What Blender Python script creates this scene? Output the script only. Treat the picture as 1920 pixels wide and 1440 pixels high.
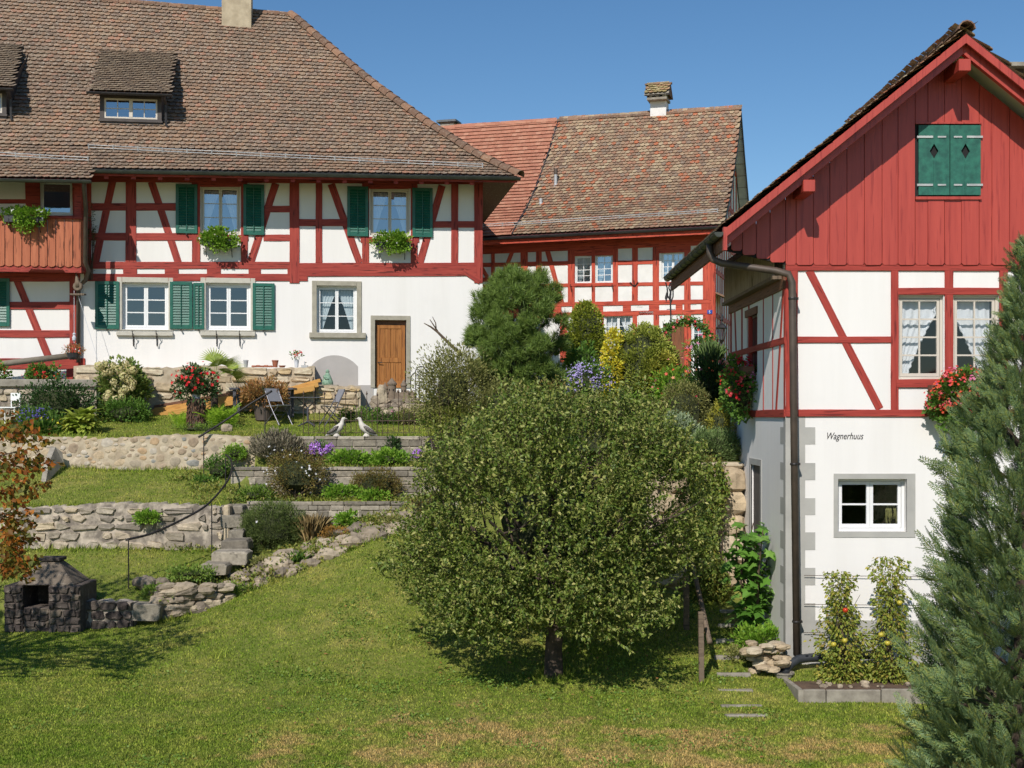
import bpy, math, random
import numpy as np
from mathutils import Matrix, Vector

for _o in list(bpy.data.objects):
    bpy.data.objects.remove(_o)
scene = bpy.context.scene
COL = scene.collection
R = math.radians
rnd = random.Random(7)

# ------------------------------------------------------------------ camera
F = 2400.0      # focal length in photo pixels (1920 wide)
HY = 780.0      # horizon row
CZ = 4.6        # camera height above the low lawn
cam = bpy.data.cameras.new('camera')
cam.sensor_width = 36.0
cam.lens = 36.0 * F / 1920.0
cam.shift_y = (HY - 720.0) / 1920.0
cam.clip_end = 2000
camo = bpy.data.objects.new('camera', cam)
camo.location = (0, 0, CZ)
camo.rotation_euler = (R(90), 0, 0)
COL.objects.link(camo)
scene.camera = camo

# ------------------------------------------------------------------ sky and sun
LIGHT = Vector((0.32, 1.0, -0.86)).normalized()      # the way the sunlight travels
world = bpy.data.worlds.new('World')
scene.world = world
world.use_nodes = True
wn = world.node_tree
bg = wn.nodes['Background']
sky = wn.nodes.new('ShaderNodeTexSky')
sky.sky_type = 'NISHITA'
sky.sun_disc = False
sky.sun_elevation = math.asin(-LIGHT.z)
sky.sun_rotation = math.atan2(-LIGHT.x, -LIGHT.y)
sky.altitude = 500
sky.air_density = 1.0
sky.dust_density = 0.0
sky.ozone_density = 2.2
hs = wn.nodes.new('ShaderNodeHueSaturation'); hs.inputs['Saturation'].default_value = 1.22
wn.links.new(sky.outputs[0], hs.inputs['Color']); wn.links.new(hs.outputs[0], bg.inputs[0])
bg.inputs[1].default_value = 0.1
sun = bpy.data.lights.new('sun', 'SUN')
sun.energy = 4.3
sun.angle = R(0.55)
sun.color = (1.0, 0.945, 0.885)
suno = bpy.data.objects.new('sun', sun)
suno.rotation_euler = LIGHT.to_track_quat('-Z', 'Y').to_euler()
suno.location = (-20, -40, 50)
COL.objects.link(suno)
scene.view_settings.view_transform = 'Standard'
scene.view_settings.look = 'None'
scene.view_settings.exposure = 0.0
scene.view_settings.gamma = 1.0
scene.view_settings.use_curve_mapping = False
scene.cycles.use_light_tree = False
scene.cycles.max_bounces = 5
scene.cycles.diffuse_bounces = 2
scene.cycles.glossy_bounces = 2
scene.cycles.transmission_bounces = 3
scene.cycles.transparent_max_bounces = 10

# ------------------------------------------------------------------ helpers
def P(px, py, Y):
    return Vector(((px - 960) * Y / F, Y, CZ + (HY - py) * Y / F))

def lin(c):
    c = c / 255.0
    return c / 12.92 if c <= 0.04045 else ((c + 0.055) / 1.055) ** 2.4

def C(r, g, b, k=0.8):
    return (lin(r) * k, lin(g) * k, lin(b) * k, 1.0)

class MB:
    """collects faces in a wall's own frame (x along, y into the wall, z up) or in world space"""
    def __init__(s, W=None):
        s.v = []; s.f = []; s.W = W
    def add(s, vs, fs):
        n = len(s.v)
        for p in vs:
            p = Vector(p)
            s.v.append(s.W @ p if s.W is not None else p)
        for f in fs:
            s.f.append([i + n for i in f])
        return s
    def box(s, x0, x1, y0, y1, z0, z1):
        if x0 > x1: x0, x1 = x1, x0
        if y0 > y1: y0, y1 = y1, y0
        if z0 > z1: z0, z1 = z1, z0
        return s.add([(x0,y0,z0),(x1,y0,z0),(x1,y1,z0),(x0,y1,z0),(x0,y0,z1),(x1,y0,z1),(x1,y1,z1),(x0,y1,z1)],
              [(0,1,5,4),(1,2,6,5),(2,3,7,6),(3,0,4,7),(4,5,6,7),(3,2,1,0)])
    def quad(s, a, b, c, d):
        return s.add([a, b, c, d], [(0, 1, 2, 3)])
    def prism(s, poly, y0, y1):
        """poly of (x, z), counter-clockwise seen from the front; y0 is the front"""
        n = len(poly)
        vs = [(x, y0, z) for x, z in poly] + [(x, y1, z) for x, z in poly]
        fs = [list(range(n)), list(range(2 * n - 1, n - 1, -1))]
        for i in range(n):
            j = (i + 1) % n
            fs.append((j, i, i + n, j + n))
        return s.add(vs, fs)
    def tube(s, pts, r, n=6, caps=True):
        pts = [Vector(p) for p in pts]
        rr = r if isinstance(r, (list, tuple)) else [r] * len(pts)
        vs = []; fs = []
        prev = None
        for i, p in enumerate(pts):
            if i == 0: d = pts[1] - p
            elif i == len(pts) - 1: d = p - pts[i - 1]
            else: d = (pts[i + 1] - pts[i - 1])
            d.normalize()
            if prev is None:
                a = d.orthogonal().normalized()
            else:
                a = (prev - d * prev.dot(d))
                a = a.normalized() if a.length > 1e-6 else d.orthogonal().normalized()
            prev = a
            b = d.cross(a)
            for k in range(n):
                t = 2 * math.pi * k / n
                vs.append(p + (a * math.cos(t) + b * math.sin(t)) * rr[i])
        for i in range(len(pts) - 1):
            for k in range(n):
                k2 = (k + 1) % n
                fs.append((i*n+k, i*n+k2, (i+1)*n+k2, (i+1)*n+k))
        if caps:
            fs.append(list(range(n - 1, -1, -1)))
            fs.append([(len(pts)-1)*n + k for k in range(n)])
        return s.add(vs, fs)
    def lathe(s, prof, c=(0,0,0), n=14):
        c = Vector(c); vs = []; fs = []
        for r, z in prof:
            for k in range(n):
                t = 2 * math.pi * k / n
                vs.append(c + Vector((r * math.cos(t), r * math.sin(t), z)))
        m = len(prof)
        for i in range(m - 1):
            for k in range(n):
                k2 = (k + 1) % n
                fs.append((i*n+k, i*n+k2, (i+1)*n+k2, (i+1)*n+k))
        fs.append(list(range(n - 1, -1, -1)))
        fs.append([(m-1)*n + k for k in range(n)])
        return s.add(vs, fs)
    def ring(s, x0, x1, z0, z1, w, y0, y1, wb=None):
        """a picture-frame of four butted bars"""
        wb = w if wb is None else wb
        s.box(x0, x0 + w, y0, y1, z0, z1)
        s.box(x1 - w, x1, y0, y1, z0, z1)
        s.box(x0 + w, x1 - w, y0, y1, z1 - w, z1)
        s.box(x0 + w, x1 - w, y0, y1, z0, z0 + wb)
        return s

ORG = {}
def _finish(o, org):
    ORG[o] = org

def thing(name, label, cat, loc=(0, 0, 0), group=None):
    o = bpy.data.objects.new(name, None)
    COL.objects.link(o)
    o.empty_display_size = 0.2
    o.location = loc
    o['label'] = label; o['category'] = cat
    if group: o['group'] = group
    ORG[o] = Vector(loc)
    return o

def tag(o, label=None, cat=None, group=None, kind=None):
    if label: o['label'] = label
    if cat: o['category'] = cat
    if group: o['group'] = group
    if kind: o['kind'] = kind
    return o

def obj(name, mb, mat, parent=None, smooth=False, kind=None, bevel=0):
    vs = mb.v
    if parent is not None:
        org = ORG[parent]
    else:
        a = np.array([tuple(v) for v in vs])
        org = Vector(((a[:,0].min()+a[:,0].max())/2, (a[:,1].min()+a[:,1].max())/2, a[:,2].min()))
    me = bpy.data.meshes.new(name)
    me.from_pydata([tuple(v - org) for v in vs], [], mb.f)
    me.materials.append(mat)
    if smooth:
        me.polygons.foreach_set('use_smooth', [True] * len(me.polygons))
    o = bpy.data.objects.new(name, me)
    COL.objects.link(o)
    if parent is not None:
        o.parent = parent
    else:
        o.location = org
    ORG[o] = org
    if kind: o['kind'] = kind
    if bevel:
        m = o.modifiers.new('bevel', 'BEVEL'); m.width = bevel; m.segments = 1; m.limit_method = 'ANGLE'
    return o

def np_mesh(name, V, T, mat, parent=None, kind=None, smooth=False, attr=None):
    """big triangle/quad mesh from arrays"""
    V = np.asarray(V, dtype=np.float64).reshape(-1, 3); T = np.asarray(T, dtype=np.int32)
    k = T.shape[1]
    org = ORG[parent] if parent is not None else Vector(((V[:,0].min()+V[:,0].max())/2, (V[:,1].min()+V[:,1].max())/2, V[:,2].min()))
    V = V - np.array(org)
    me = bpy.data.meshes.new(name)
    me.vertices.add(len(V)); me.vertices.foreach_set('co', V.ravel().astype(np.float32))
    me.loops.add(T.size); me.loops.foreach_set('vertex_index', T.ravel())
    me.polygons.add(len(T))
    me.polygons.foreach_set('loop_start', np.arange(0, T.size, k, dtype=np.int32))
    me.polygons.foreach_set('loop_total', np.full(len(T), k, dtype=np.int32))
    if smooth: me.polygons.foreach_set('use_smooth', np.ones(len(T), dtype=bool))
    me.update(calc_edges=True)
    me.materials.append(mat)
    o = bpy.data.objects.new(name, me)
    COL.objects.link(o)
    if parent is not None: o.parent = parent
    else: o.location = org
    ORG[o] = org
    if kind: o['kind'] = kind
    return o

def inst(name, me, parent, M):
    """one object sharing mesh data, placed by a world matrix under a part that is not rotated"""
    o = bpy.data.objects.new(name, me)
    COL.objects.link(o)
    if parent is not None:
        o.parent = parent
        M = Matrix.Translation(-ORG[parent]) @ M
    o.matrix_local = M
    ORG[o] = Vector(M.translation)
    return o

def copy_tree(o, parent=None):
    c = o.copy(); COL.objects.link(c); c.parent = parent
    for ch in o.children:
        copy_tree(ch, c)
    return c

class Wall:
    """a vertical plane through point Cxy, turned by ang about z; maps photo pixels to its own metres"""
    def __init__(s, cx, cy, ang=0.0):
        s.c = np.array((cx, cy)); a = R(ang); s.a = a
        s.ux = np.array((math.cos(a), math.sin(a))); s.nn = np.array((-math.sin(a), math.cos(a)))
        s.W = Matrix.Translation((cx, cy, 0)) @ Matrix.Rotation(a, 4, 'Z')
    def uv(s, px, py, d=0.0):
        r = np.array(((px - 960) / F, 1.0))
        k = (d + s.c @ s.nn) / (r @ s.nn)
        p = r * k
        return float((p - s.c) @ s.ux), CZ + (HY - py) * k / F, k
    def rect(s, px0, px1, py0, py1, d=0.0):
        u0, _, k0 = s.uv(px0, py0, d); u1, _, k1 = s.uv(px1, py0, d)
        pm = (px0 + px1) / 2
        _, zt, _ = s.uv(pm, py0, d); _, zb, _ = s.uv(pm, py1, d)
        return min(u0, u1), max(u0, u1), zb, zt
    def pt(s, u, d, z):
        return s.W @ Vector((u, d, z))

# ------------------------------------------------------------------ materials
def _m(name):
    m = bpy.data.materials.new(name); m.use_nodes = True
    nt = m.node_tree
    return m, nt, nt.nodes['Principled BSDF']

def N(nt, typ, **kw):
    n = nt.nodes.new(typ)
    for k, v in kw.items(): setattr(n, k, v)
    return n

def ramp(nt, fac, stops, interp='LINEAR'):
    r = N(nt, 'ShaderNodeValToRGB'); r.color_ramp.interpolation = interp
    el = r.color_ramp.elements
    while len(el) < len(stops): el.new(0.5)
    for e, (p, c) in zip(el, stops): e.position = p; e.color = c if len(c) == 4 else (*c, 1)
    nt.links.new(fac, r.inputs[0])
    return r.outputs[0]

def mixc(nt, fac, a, b, mode='MIX'):
    x = N(nt, 'ShaderNodeMix', data_type='RGBA', blend_type=mode)
    if isinstance(fac, float): x.inputs[0].default_value = fac
    else: nt.links.new(fac, x.inputs[0])
    for i, q in ((6, a), (7, b)):
        if isinstance(q, (tuple, list)): x.inputs[i].default_value = q
        else: nt.links.new(q, x.inputs[i])
    return x.outputs[2]

def noise(nt, scale, detail=4, rough=0.55, vec=None, dist=0.0, out=0):
    n = N(nt, 'ShaderNodeTexNoise')
    n.inputs['Scale'].default_value = scale; n.inputs['Detail'].default_value = detail
    n.inputs['Roughness'].default_value = rough; n.inputs['Distortion'].default_value = dist
    if vec is not None: nt.links.new(vec, n.inputs['Vector'])
    return n.outputs[out]

def pos(nt):
    return N(nt, 'ShaderNodeNewGeometry').outputs['Position']

def objco(nt, scale):
    t = N(nt, 'ShaderNodeTexCoord'); mp = N(nt, 'ShaderNodeMapping')
    mp.inputs['Scale'].default_value = scale
    nt.links.new(t.outputs['Object'], mp.inputs['Vector'])
    i = N(nt, 'ShaderNodeObjectInfo')
    ad = N(nt, 'ShaderNodeVectorMath', operation='ADD')
    sc = N(nt, 'ShaderNodeVectorMath', operation='SCALE'); sc.inputs['Scale'].default_value = 37.0
    cb = N(nt, 'ShaderNodeCombineXYZ')
    for k in range(3): nt.links.new(i.outputs['Random'], cb.inputs[k])
    nt.links.new(cb.outputs[0], sc.inputs[0])
    nt.links.new(mp.outputs[0], ad.inputs[0]); nt.links.new(sc.outputs[0], ad.inputs[1])
    return ad.outputs[0]

def bump(nt, b, h, strength, dist=0.01):
    n = N(nt, 'ShaderNodeBump'); n.inputs['Strength'].default_value = strength; n.inputs['Distance'].default_value = dist
    nt.links.new(h, n.inputs['Height']); nt.links.new(n.outputs[0], b.inputs['Normal'])

def plain(name, c1, c2=None, scale=3.0, rough=0.7, bs=0.0, bscale=40.0, metal=0.0, spec=0.5, detail=5, lo=0.35, hi=0.65):
    m, nt, b = _m(name)
    v = pos(nt)
    if c2 is None: b.inputs['Base Color'].default_value = c1
    else:
        nt.links.new(ramp(nt, noise(nt, scale, detail, 0.6, v), [(lo, c1), (hi, c2)]), b.inputs['Base Color'])
    b.inputs['Roughness'].default_value = rough; b.inputs['Metallic'].default_value = metal
    b.inputs['Specular IOR Level'].default_value = spec
    if bs: bump(nt, b, noise(nt, bscale, 5, 0.6, v), bs)
    return m

def wood(name, c1, c2, crack, rough=0.65, grain=(1.2, 26, 26), bs=0.35, lo=0.3, hi=0.7, spec=0.3):
    """painted or raw timber, grain runs along each piece's own x"""
    m, nt, b = _m(name)
    v = objco(nt, grain)
    g = noise(nt, 1.0, 6, 0.65, v)
    base = ramp(nt, g, [(lo, c1), (hi, c2)])
    cr = noise(nt, 2.3, 3, 0.5, v)
    f = ramp(nt, cr, [(0.34, (0.9,0.9,0.9,1)), (0.42, (0,0,0,1))])
    base = mixc(nt, f, base, crack)
    nt.links.new(base, b.inputs['Base Color'])
    b.inputs['Roughness'].default_value = rough; b.inputs['Specular IOR Level'].default_value = spec
    bump(nt, b, g, bs, 0.006)
    return m

def leafmat(name, cols, rough=0.5, trans=0.3, spec=0.3, scale=0.0, dead=None, gain=1.45):
    """leaf colours picked leaf by leaf"""
    m, nt, b = _m(name)
    gi = N(nt, 'ShaderNodeNewGeometry'); oi = N(nt, 'ShaderNodeObjectInfo')
    ad = N(nt, 'ShaderNodeMath', operation='ADD'); nt.links.new(gi.outputs['Random Per Island'], ad.inputs[0]); nt.links.new(oi.outputs['Random'], ad.inputs[1])
    fr = N(nt, 'ShaderNodeMath', operation='FRACT'); nt.links.new(ad.outputs[0], fr.inputs[0])
    k = len(cols); cols = [(min(c[0]*gain, .8), min(c[1]*gain, .8), min(c[2]*gain, .8), 1) for c in cols]
    col = ramp(nt, fr.outputs[0], [(i / max(1, k - 1), c) for i, c in enumerate(cols)])
    if scale:
        big = noise(nt, scale, 3, 0.5, gi.outputs['Position'])
        col = mixc(nt, ramp(nt, big, [(0.35, (0,0,0,1)), (0.7, (1,1,1,1))]), col, dead)
    nt.links.new(col, b.inputs['Base Color'])
    b.inputs['Roughness'].default_value = rough; b.inputs['Specular IOR Level'].default_value = spec
    if trans:
        tr = N(nt, 'ShaderNodeBsdfTranslucent'); nt.links.new(col, tr.inputs[0])
        mx = N(nt, 'ShaderNodeMixShader'); mx.inputs[0].default_value = trans
        nt.links.new(b.outputs[0], mx.inputs[1]); nt.links.new(tr.outputs[0], mx.inputs[2])
        nt.links.new(mx.outputs[0], nt.nodes['Material Output'].inputs[0])
    return m

def tilemat(name, cols, lich, lich_amt=0.5, stain=(0.06, 0.05, 0.04, 1), stain_amt=0.5):
    m, nt, b = _m(name)
    gi = N(nt, 'ShaderNodeNewGeometry'); oi = N(nt, 'ShaderNodeObjectInfo')
    ad = N(nt, 'ShaderNodeMath', operation='ADD'); nt.links.new(gi.outputs['Random Per Island'], ad.inputs[0]); nt.links.new(oi.outputs['Random'], ad.inputs[1])
    fr = N(nt, 'ShaderNodeMath', operation='FRACT'); nt.links.new(ad.outputs[0], fr.inputs[0])
    k = len(cols)
    col = ramp(nt, fr.outputs[0], [(i / k, c) for i, c in enumerate(cols)], 'CONSTANT')
    v = gi.outputs['Position']
    big = noise(nt, 0.45, 4, 0.6, v)
    col = mixc(nt, ramp(nt, big, [(0.42, (0,0,0,1)), (0.75, (stain_amt,)*3 + (1,))]), col, stain)
    sp = noise(nt, 14, 5, 0.7, v)
    col = mixc(nt, ramp(nt, sp, [(0.52, (0,0,0,1)), (0.68, (lich_amt,)*3 + (1,))]), col, lich)
    nt.links.new(col, b.inputs['Base Color'])
    b.inputs['Roughness'].default_value = 0.85; b.inputs['Specular IOR Level'].default_value = 0.25
    return m

def glassmat(name, tint=(0.02, 0.022, 0.025, 1), refl=0.22):
    m, nt, b = _m(name)
    tr = N(nt, 'ShaderNodeBsdfTransparent'); tr.inputs[0].default_value = (0.95, 0.97, 0.97, 1)
    gl = N(nt, 'ShaderNodeBsdfGlossy'); gl.inputs['Roughness'].default_value = 0.02; gl.inputs[0].default_value = (0.9, 0.95, 1, 1)
    v = pos(nt)
    bp = N(nt, 'ShaderNodeBump'); bp.inputs['Strength'].default_value = 0.06; bp.inputs['Distance'].default_value = 0.02
    nt.links.new(noise(nt, 2.5, 2, 0.5, v), bp.inputs['Height']); nt.links.new(bp.outputs[0], gl.inputs['Normal'])
    mx = N(nt, 'ShaderNodeMixShader'); mx.inputs[0].default_value = 0.045 + refl
    nt.links.new(tr.outputs[0], mx.inputs[1]); nt.links.new(gl.outputs[0], mx.inputs[2])
    nt.links.new(mx.outputs[0], nt.nodes['Material Output'].inputs[0])
    return m

M = {}
def plastermat():
    m, nt, b = _m('white_plaster')
    v = pos(nt); mp = N(nt, 'ShaderNodeMapping'); mp.inputs['Scale'].default_value = (2.6, 2.6, 0.22); nt.links.new(v, mp.inputs['Vector'])
    c = ramp(nt, noise(nt, 1.0, 6, 0.65, mp.outputs[0]), [(0.40, (0.805,0.78,0.74,1)), (0.8, (0.75,0.725,0.68,1))])
    c = mixc(nt, ramp(nt, noise(nt, 0.7, 5, 0.6, v), [(0.55, (0,0,0,1)), (0.8, (0.35,0.35,0.35,1))]), c, (0.68,0.66,0.62,1))
    nt.links.new(c, b.inputs['Base Color']); b.inputs['Roughness'].default_value = 0.9; b.inputs['Specular IOR Level'].default_value = 0.2
    bump(nt, b, noise(nt, 7, 5, 0.6, v), 0.12, 0.02)
    return m
M['plaster'] = plastermat()
M['plaster_old'] = plain('old_white_plaster', (0.80,0.78,0.74,1), (0.71,0.69,0.65,1), 2.2, 0.9, 0.35, 9, spec=0.2)
M['grey_paint'] = plain('grey_wall_paint', C(196,194,186), C(182,180,173), 2, 0.85, 0.1, 60, spec=0.2)
M['niche'] = plain('pale_grey_plaster', C(196,190,184), C(186,181,175), 2, 0.9, 0.1, 60, spec=0.2)
M['stone_trim'] = plain('sandstone_trim', C(186,180,162), C(168,162,145), 6, 0.85, 0.2, 50, spec=0.2)
M['stone_trim_pale'] = plain('pale_stone_trim', C(215,210,196), C(200,195,180), 6, 0.85, 0.15, 50, spec=0.2)
M['red'] = wood('oxblood_timber', C(192,82,68), C(148,52,45), C(90,32,28), grain=(.9, 13, 13))
M['red_right'] = wood('brick_red_timber', C(192,78,65), C(158,56,48), C(108,36,32), bs=0.2, grain=(.9, 18, 18))
M['red_bright'] = wood('vermilion_timber', C(224,98,70), C(180,66,48), C(110,38,30), grain=(.9, 12, 12))
M['board_red'] = wood('red_painted_board', C(200,82,68), C(180,68,57), C(164,58,49), rough=0.4, grain=(10, 10, 0.5), bs=0.12, spec=0.5)
M['board_orange'] = wood('orange_brown_board', C(206,124,88), C(172,94,64), C(112,60,40), grain=(10, 10, 0.8), bs=0.2)
M['raw_brown'] = wood('weathered_brown_timber', C(142,100,76), C(112,76,56), C(60,40,30))
M['dark_slat'] = wood('dark_weathered_slat', C(92,78,64), C(62,52,44), C(30,24,20), grain=(14, 14, 1))
M['green'] = plain('green_shutter_paint', C(34,112,92), C(28,96,80), 5, 0.42, 0.1, 40)
M['green_old'] = plain('weathered_green_paint', C(44,120,100), C(24,88,76), 7, 0.55, 0.2, 30)
M['sash'] = plain('white_window_paint', (0.8,0.8,0.78,1), None, rough=0.4)
M['sash_cream'] = plain('cream_window_paint', C(222,212,196), None, rough=0.45)
M['glass'] = glassmat('window_glass', refl=0.015)
M['glass_dim'] = glassmat('dim_window_glass', refl=0.10)
M['glass_sky'] = glassmat('sky_reflecting_glass', refl=0.30)
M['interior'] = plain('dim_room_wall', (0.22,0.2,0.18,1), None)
def curtainmat(name, col):
    m, nt, b = _m(name)
    b.inputs['Base Color'].default_value = col; b.inputs['Roughness'].default_value = 0.9
    tr = N(nt, 'ShaderNodeBsdfTranslucent'); tr.inputs[0].default_value = col
    tp = N(nt, 'ShaderNodeBsdfTransparent')
    mx = N(nt, 'ShaderNodeMixShader'); mx.inputs[0].default_value = 0.2
    nt.links.new(b.outputs[0], mx.inputs[1]); nt.links.new(tr.outputs[0], mx.inputs[2])
    m2 = N(nt, 'ShaderNodeMixShader'); m2.inputs[0].default_value = 0.05
    nt.links.new(mx.outputs[0], m2.inputs[1]); nt.links.new(tp.outputs[0], m2.inputs[2])
    nt.links.new(m2.outputs[0], nt.nodes['Material Output'].inputs[0])
    return m
M['curtain'] = curtainmat('white_curtain_cloth', (0.82,0.83,0.85,1))
M['curtain_grey'] = curtainmat('blue_grey_curtain_cloth', (0.55,0.63,0.66,1))
M['gutter'] = plain('green_grey_gutter_metal', C(84,88,78), C(64,68,62), 3, 0.5, metal=0.3)
M['gutter_dark'] = plain('dark_gutter_metal', C(74,72,72), C(58,56,58), 3, 0.5, metal=0.3)
M['pipe'] = plain('brown_downpipe_metal', C(104,90,78), C(84,74,66), 4, 0.55, metal=0.2)
M['lead'] = plain('lead_flashing', C(120,124,126), C(92,96,98), 5, 0.6, metal=0.2)
M['zinc'] = plain('zinc_metal', C(206,208,206), C(176,178,178), 5, 0.5, metal=0.1)
M['iron'] = plain('dark_wrought_iron', C(70,66,64), C(48,45,44), 8, 0.55, metal=0.4)
M['rust_iron'] = plain('rusty_iron', C(104,84,70), C(80,64,54), 8, 0.7, metal=0.2)
M['dormer'] = plain('dark_brown_dormer_wood', C(84,74,68), C(66,58,54), 4, 0.6)
M['tile_brown'] = tilemat('old_brown_roof_tile', [C(156,128,106),C(146,120,98),C(164,138,112),C(136,112,94),C(162,130,104),C(150,126,106),C(156,124,98),C(140,118,98),C(166,132,104),C(152,122,98),C(174,128,102)], C(216,204,182), 0.9, C(112,98,84), 0.6)
M['tile_mixed'] = tilemat('mixed_old_roof_tile', [C(175,141,112),C(192,166,132),C(149,117,95),C(164,128,102),C(190,166,134),C(169,123,97),C(156,125,102),C(179,149,119),C(140,112,93),C(167,136,108),C(179,125,97),C(182,154,123),C(151,128,110),C(193,112,76)], C(210,199,173), 0.7, C(128,112,93), 0.5)
M['tile_orange'] = tilemat('orange_roof_tile', [C(200,138,110),C(190,126,100),C(206,148,120),C(196,132,106),C(184,122,98)], C(226,184,156), 0.5, C(172,118,94), 0.5)
M['tile_dormer'] = tilemat('mossy_dark_roof_tile', [C(156,134,112),C(140,120,102),C(168,146,122),C(148,126,104)], C(206,194,168), 0.8, C(112,100,84), 0.5)
M['tile_pale'] = tilemat('ochre_tile', [C(196,176,122),C(180,160,108),C(206,186,138),C(188,150,110)], C(216,204,170), 0.4)
M['tile_cap'] = tilemat('brown_ridge_tile', [C(146,112,90),C(128,100,82),C(160,122,96),C(136,104,84)], C(190,176,152), 0.5)
M['under'] = plain('dark_roof_boarding', C(90,36,34), C(70,28,28), 4, 0.8)
M['under_brown'] = plain('brown_roof_boarding', C(110,80,62), C(80,58,46), 4, 0.8)
M['chimney'] = plain('chimney_render', C(206,190,160), C(180,164,136), 4, 0.9, 0.3, 25)
M['concrete'] = plain('weathered_concrete', C(176,168,152), C(140,132,118), 5, 0.9, 0.35, 30)
M['mortar'] = plain('pale_wall_mortar', C(214,198,170), C(180,162,136), 4, 0.95, 0.8, 12)
M['mortar_grey'] = plain('grey_wall_mortar', C(206,192,172), C(132,122,110), 3.0, 0.95, 0.9, 12, lo=0.42, hi=0.6)
def stonemat(name, cols, bs=0.6, sc=9, lich=None):
    m, nt, b = _m(name)
    oi = N(nt, 'ShaderNodeObjectInfo'); gi = N(nt, 'ShaderNodeNewGeometry')
    ad = N(nt, 'ShaderNodeMath', operation='ADD'); nt.links.new(gi.outputs['Random Per Island'], ad.inputs[0]); nt.links.new(oi.outputs['Random'], ad.inputs[1])
    fr = N(nt, 'ShaderNodeMath', operation='FRACT'); nt.links.new(ad.outputs[0], fr.inputs[0])
    col = ramp(nt, fr.outputs[0], [(i / len(cols), c) for i, c in enumerate(cols)], 'CONSTANT')
    v = gi.outputs['Position']
    n1 = noise(nt, sc, 6, 0.65, v)
    col = mixc(nt, 0.6, col, ramp(nt, n1, [(0.3, (0.25,0.25,0.25,1)), (0.7, (0.75,0.75,0.75,1))]), 'OVERLAY')
    if lich is not None:
        n2 = noise(nt, 6, 6, 0.75, v)
        col = mixc(nt, ramp(nt, n2, [(0.55, (0,0,0,1)), (0.66, (0.7,0.7,0.7,1))]), col, lich)
    nt.links.new(col, b.inputs['Base Color']); b.inputs['Roughness'].default_value = 0.92; b.inputs['Specular IOR Level'].default_value = 0.2
    bump(nt, b, noise(nt, 22, 6, 0.7, v), bs, 0.02)
    return m
M['cobble'] = stonemat('field_stone', [C(196,178,150),C(176,162,140),C(202,180,148),C(158,156,148),C(212,196,170),C(186,166,140),C(172,152,128),C(202,190,172),C(198,168,132)], 0.5)
M['grey_stone'] = stonemat('grey_rubble_stone', [C(188,176,156),C(168,156,138),C(200,184,160),C(152,142,128),C(206,188,158),C(178,166,148)], 0.8, 8, C(112,104,94))
M['block'] = stonemat('grey_concrete_block', [C(176,166,148),C(150,142,126),C(190,180,160),C(164,154,136),C(136,128,114)], 0.8, 9, C(98,92,82))
M['limestone'] = stonemat('ochre_limestone', [C(214,194,162),C(206,184,150),C(220,204,174),C(198,178,146),C(212,186,142)], 0.8, 7)
M['boulder'] = stonemat('pale_boulder_stone', [C(208,188,156),C(196,176,146),C(216,200,172)], 0.8, 5)
M['shade_stone'] = stonemat('shade_toned_stone', [C(104,94,86),C(86,78,72),C(124,112,98),C(76,68,64)], 0.8, 8, C(164,152,138))  # darkness of the tree shade on the barbecue is put into this colour
M['rock'] = stonemat('rockery_stone', [C(180,164,140),C(160,146,126),C(196,180,154),C(140,128,112)], 0.8, 7, C(112,100,86))
M['door'] = wood('golden_oak', C(190,130,70), C(156,98,48), C(110,66,32), grain=(16, 16, 0.8), bs=0.15, rough=0.5)
M['door_brown'] = wood('brown_door_wood', C(150,96,62), C(122,76,48), C(80,48,32), grain=(16, 16, 0.8), bs=0.15, rough=0.55)
M['lumber'] = wood('fresh_yellow_lumber', C(226,176,98), C(206,150,76), C(170,116,60), bs=0.1)
M['post_wood'] = wood('grey_post_wood', C(140,122,102), C(112,96,80), C(70,60,50), grain=(14, 14, 1))
M['bark'] = plain('apple_bark', C(98,82,68), C(64,54,46), 9, 0.95, 0.9, 22)
M['twig'] = plain('brown_twig', C(110,92,72), C(80,66,52), 8, 0.9)
M['soil'] = plain('garden_soil', C(120,96,76), C(86,68,54), 5, 0.98, 0.8, 18)
M['terracotta'] = plain('terracotta_clay', C(186,116,86), C(160,96,70), 6, 0.85)
M['grey_pot'] = plain('grey_brown_pot', C(104,92,84), C(88,78,70), 4, 0.7)
M['black_pot'] = plain('dark_plastic_pot', C(56,56,58), None, rough=0.5)
M['white_pot'] = plain('white_glazed_pot', C(222,226,232), None, rough=0.3)
M['chair_metal'] = plain('anthracite_metal', C(104,104,110), None, rough=0.45, metal=0.4)
M['chair_mesh'] = plain('grey_mesh_fabric', C(158,158,162), C(142,142,146), 60, 0.8)
M['bird_white'] = plain('white_figure_paint', C(236,228,214), C(214,206,194), 12, 0.7)
M['bird_dark'] = plain('dark_wing_paint', C(84,76,70), C(160,150,140), 45, 0.7, lo=0.5, hi=0.62)
M['castle'] = plain('clay_castle', C(150,132,112), C(124,108,92), 14, 0.9, 0.5, 40)
M['verdigris'] = plain('verdigris_green', C(170,196,170), C(110,150,124), 14, 0.8)
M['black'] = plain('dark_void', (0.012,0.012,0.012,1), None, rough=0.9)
M['blue_plate'] = plain('blue_enamel', C(34,72,170), None, rough=0.3)
M['white_enamel'] = plain('white_enamel', (0.85,0.85,0.85,1), None, rough=0.3)
M['ink'] = plain('dark_lettering_paint', C(52,50,50), None, rough=0.8)
M['faint_ink'] = plain('faded_lettering_paint', C(196,188,180), None, rough=0.8)
M['drain'] = plain('dark_drain_plastic', C(62,66,72), C(52,56,60), 4, 0.45)
M['awning'] = plain('grey_beige_awning_cloth', C(150,140,122), C(134,124,108), 8, 0.8)
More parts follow.
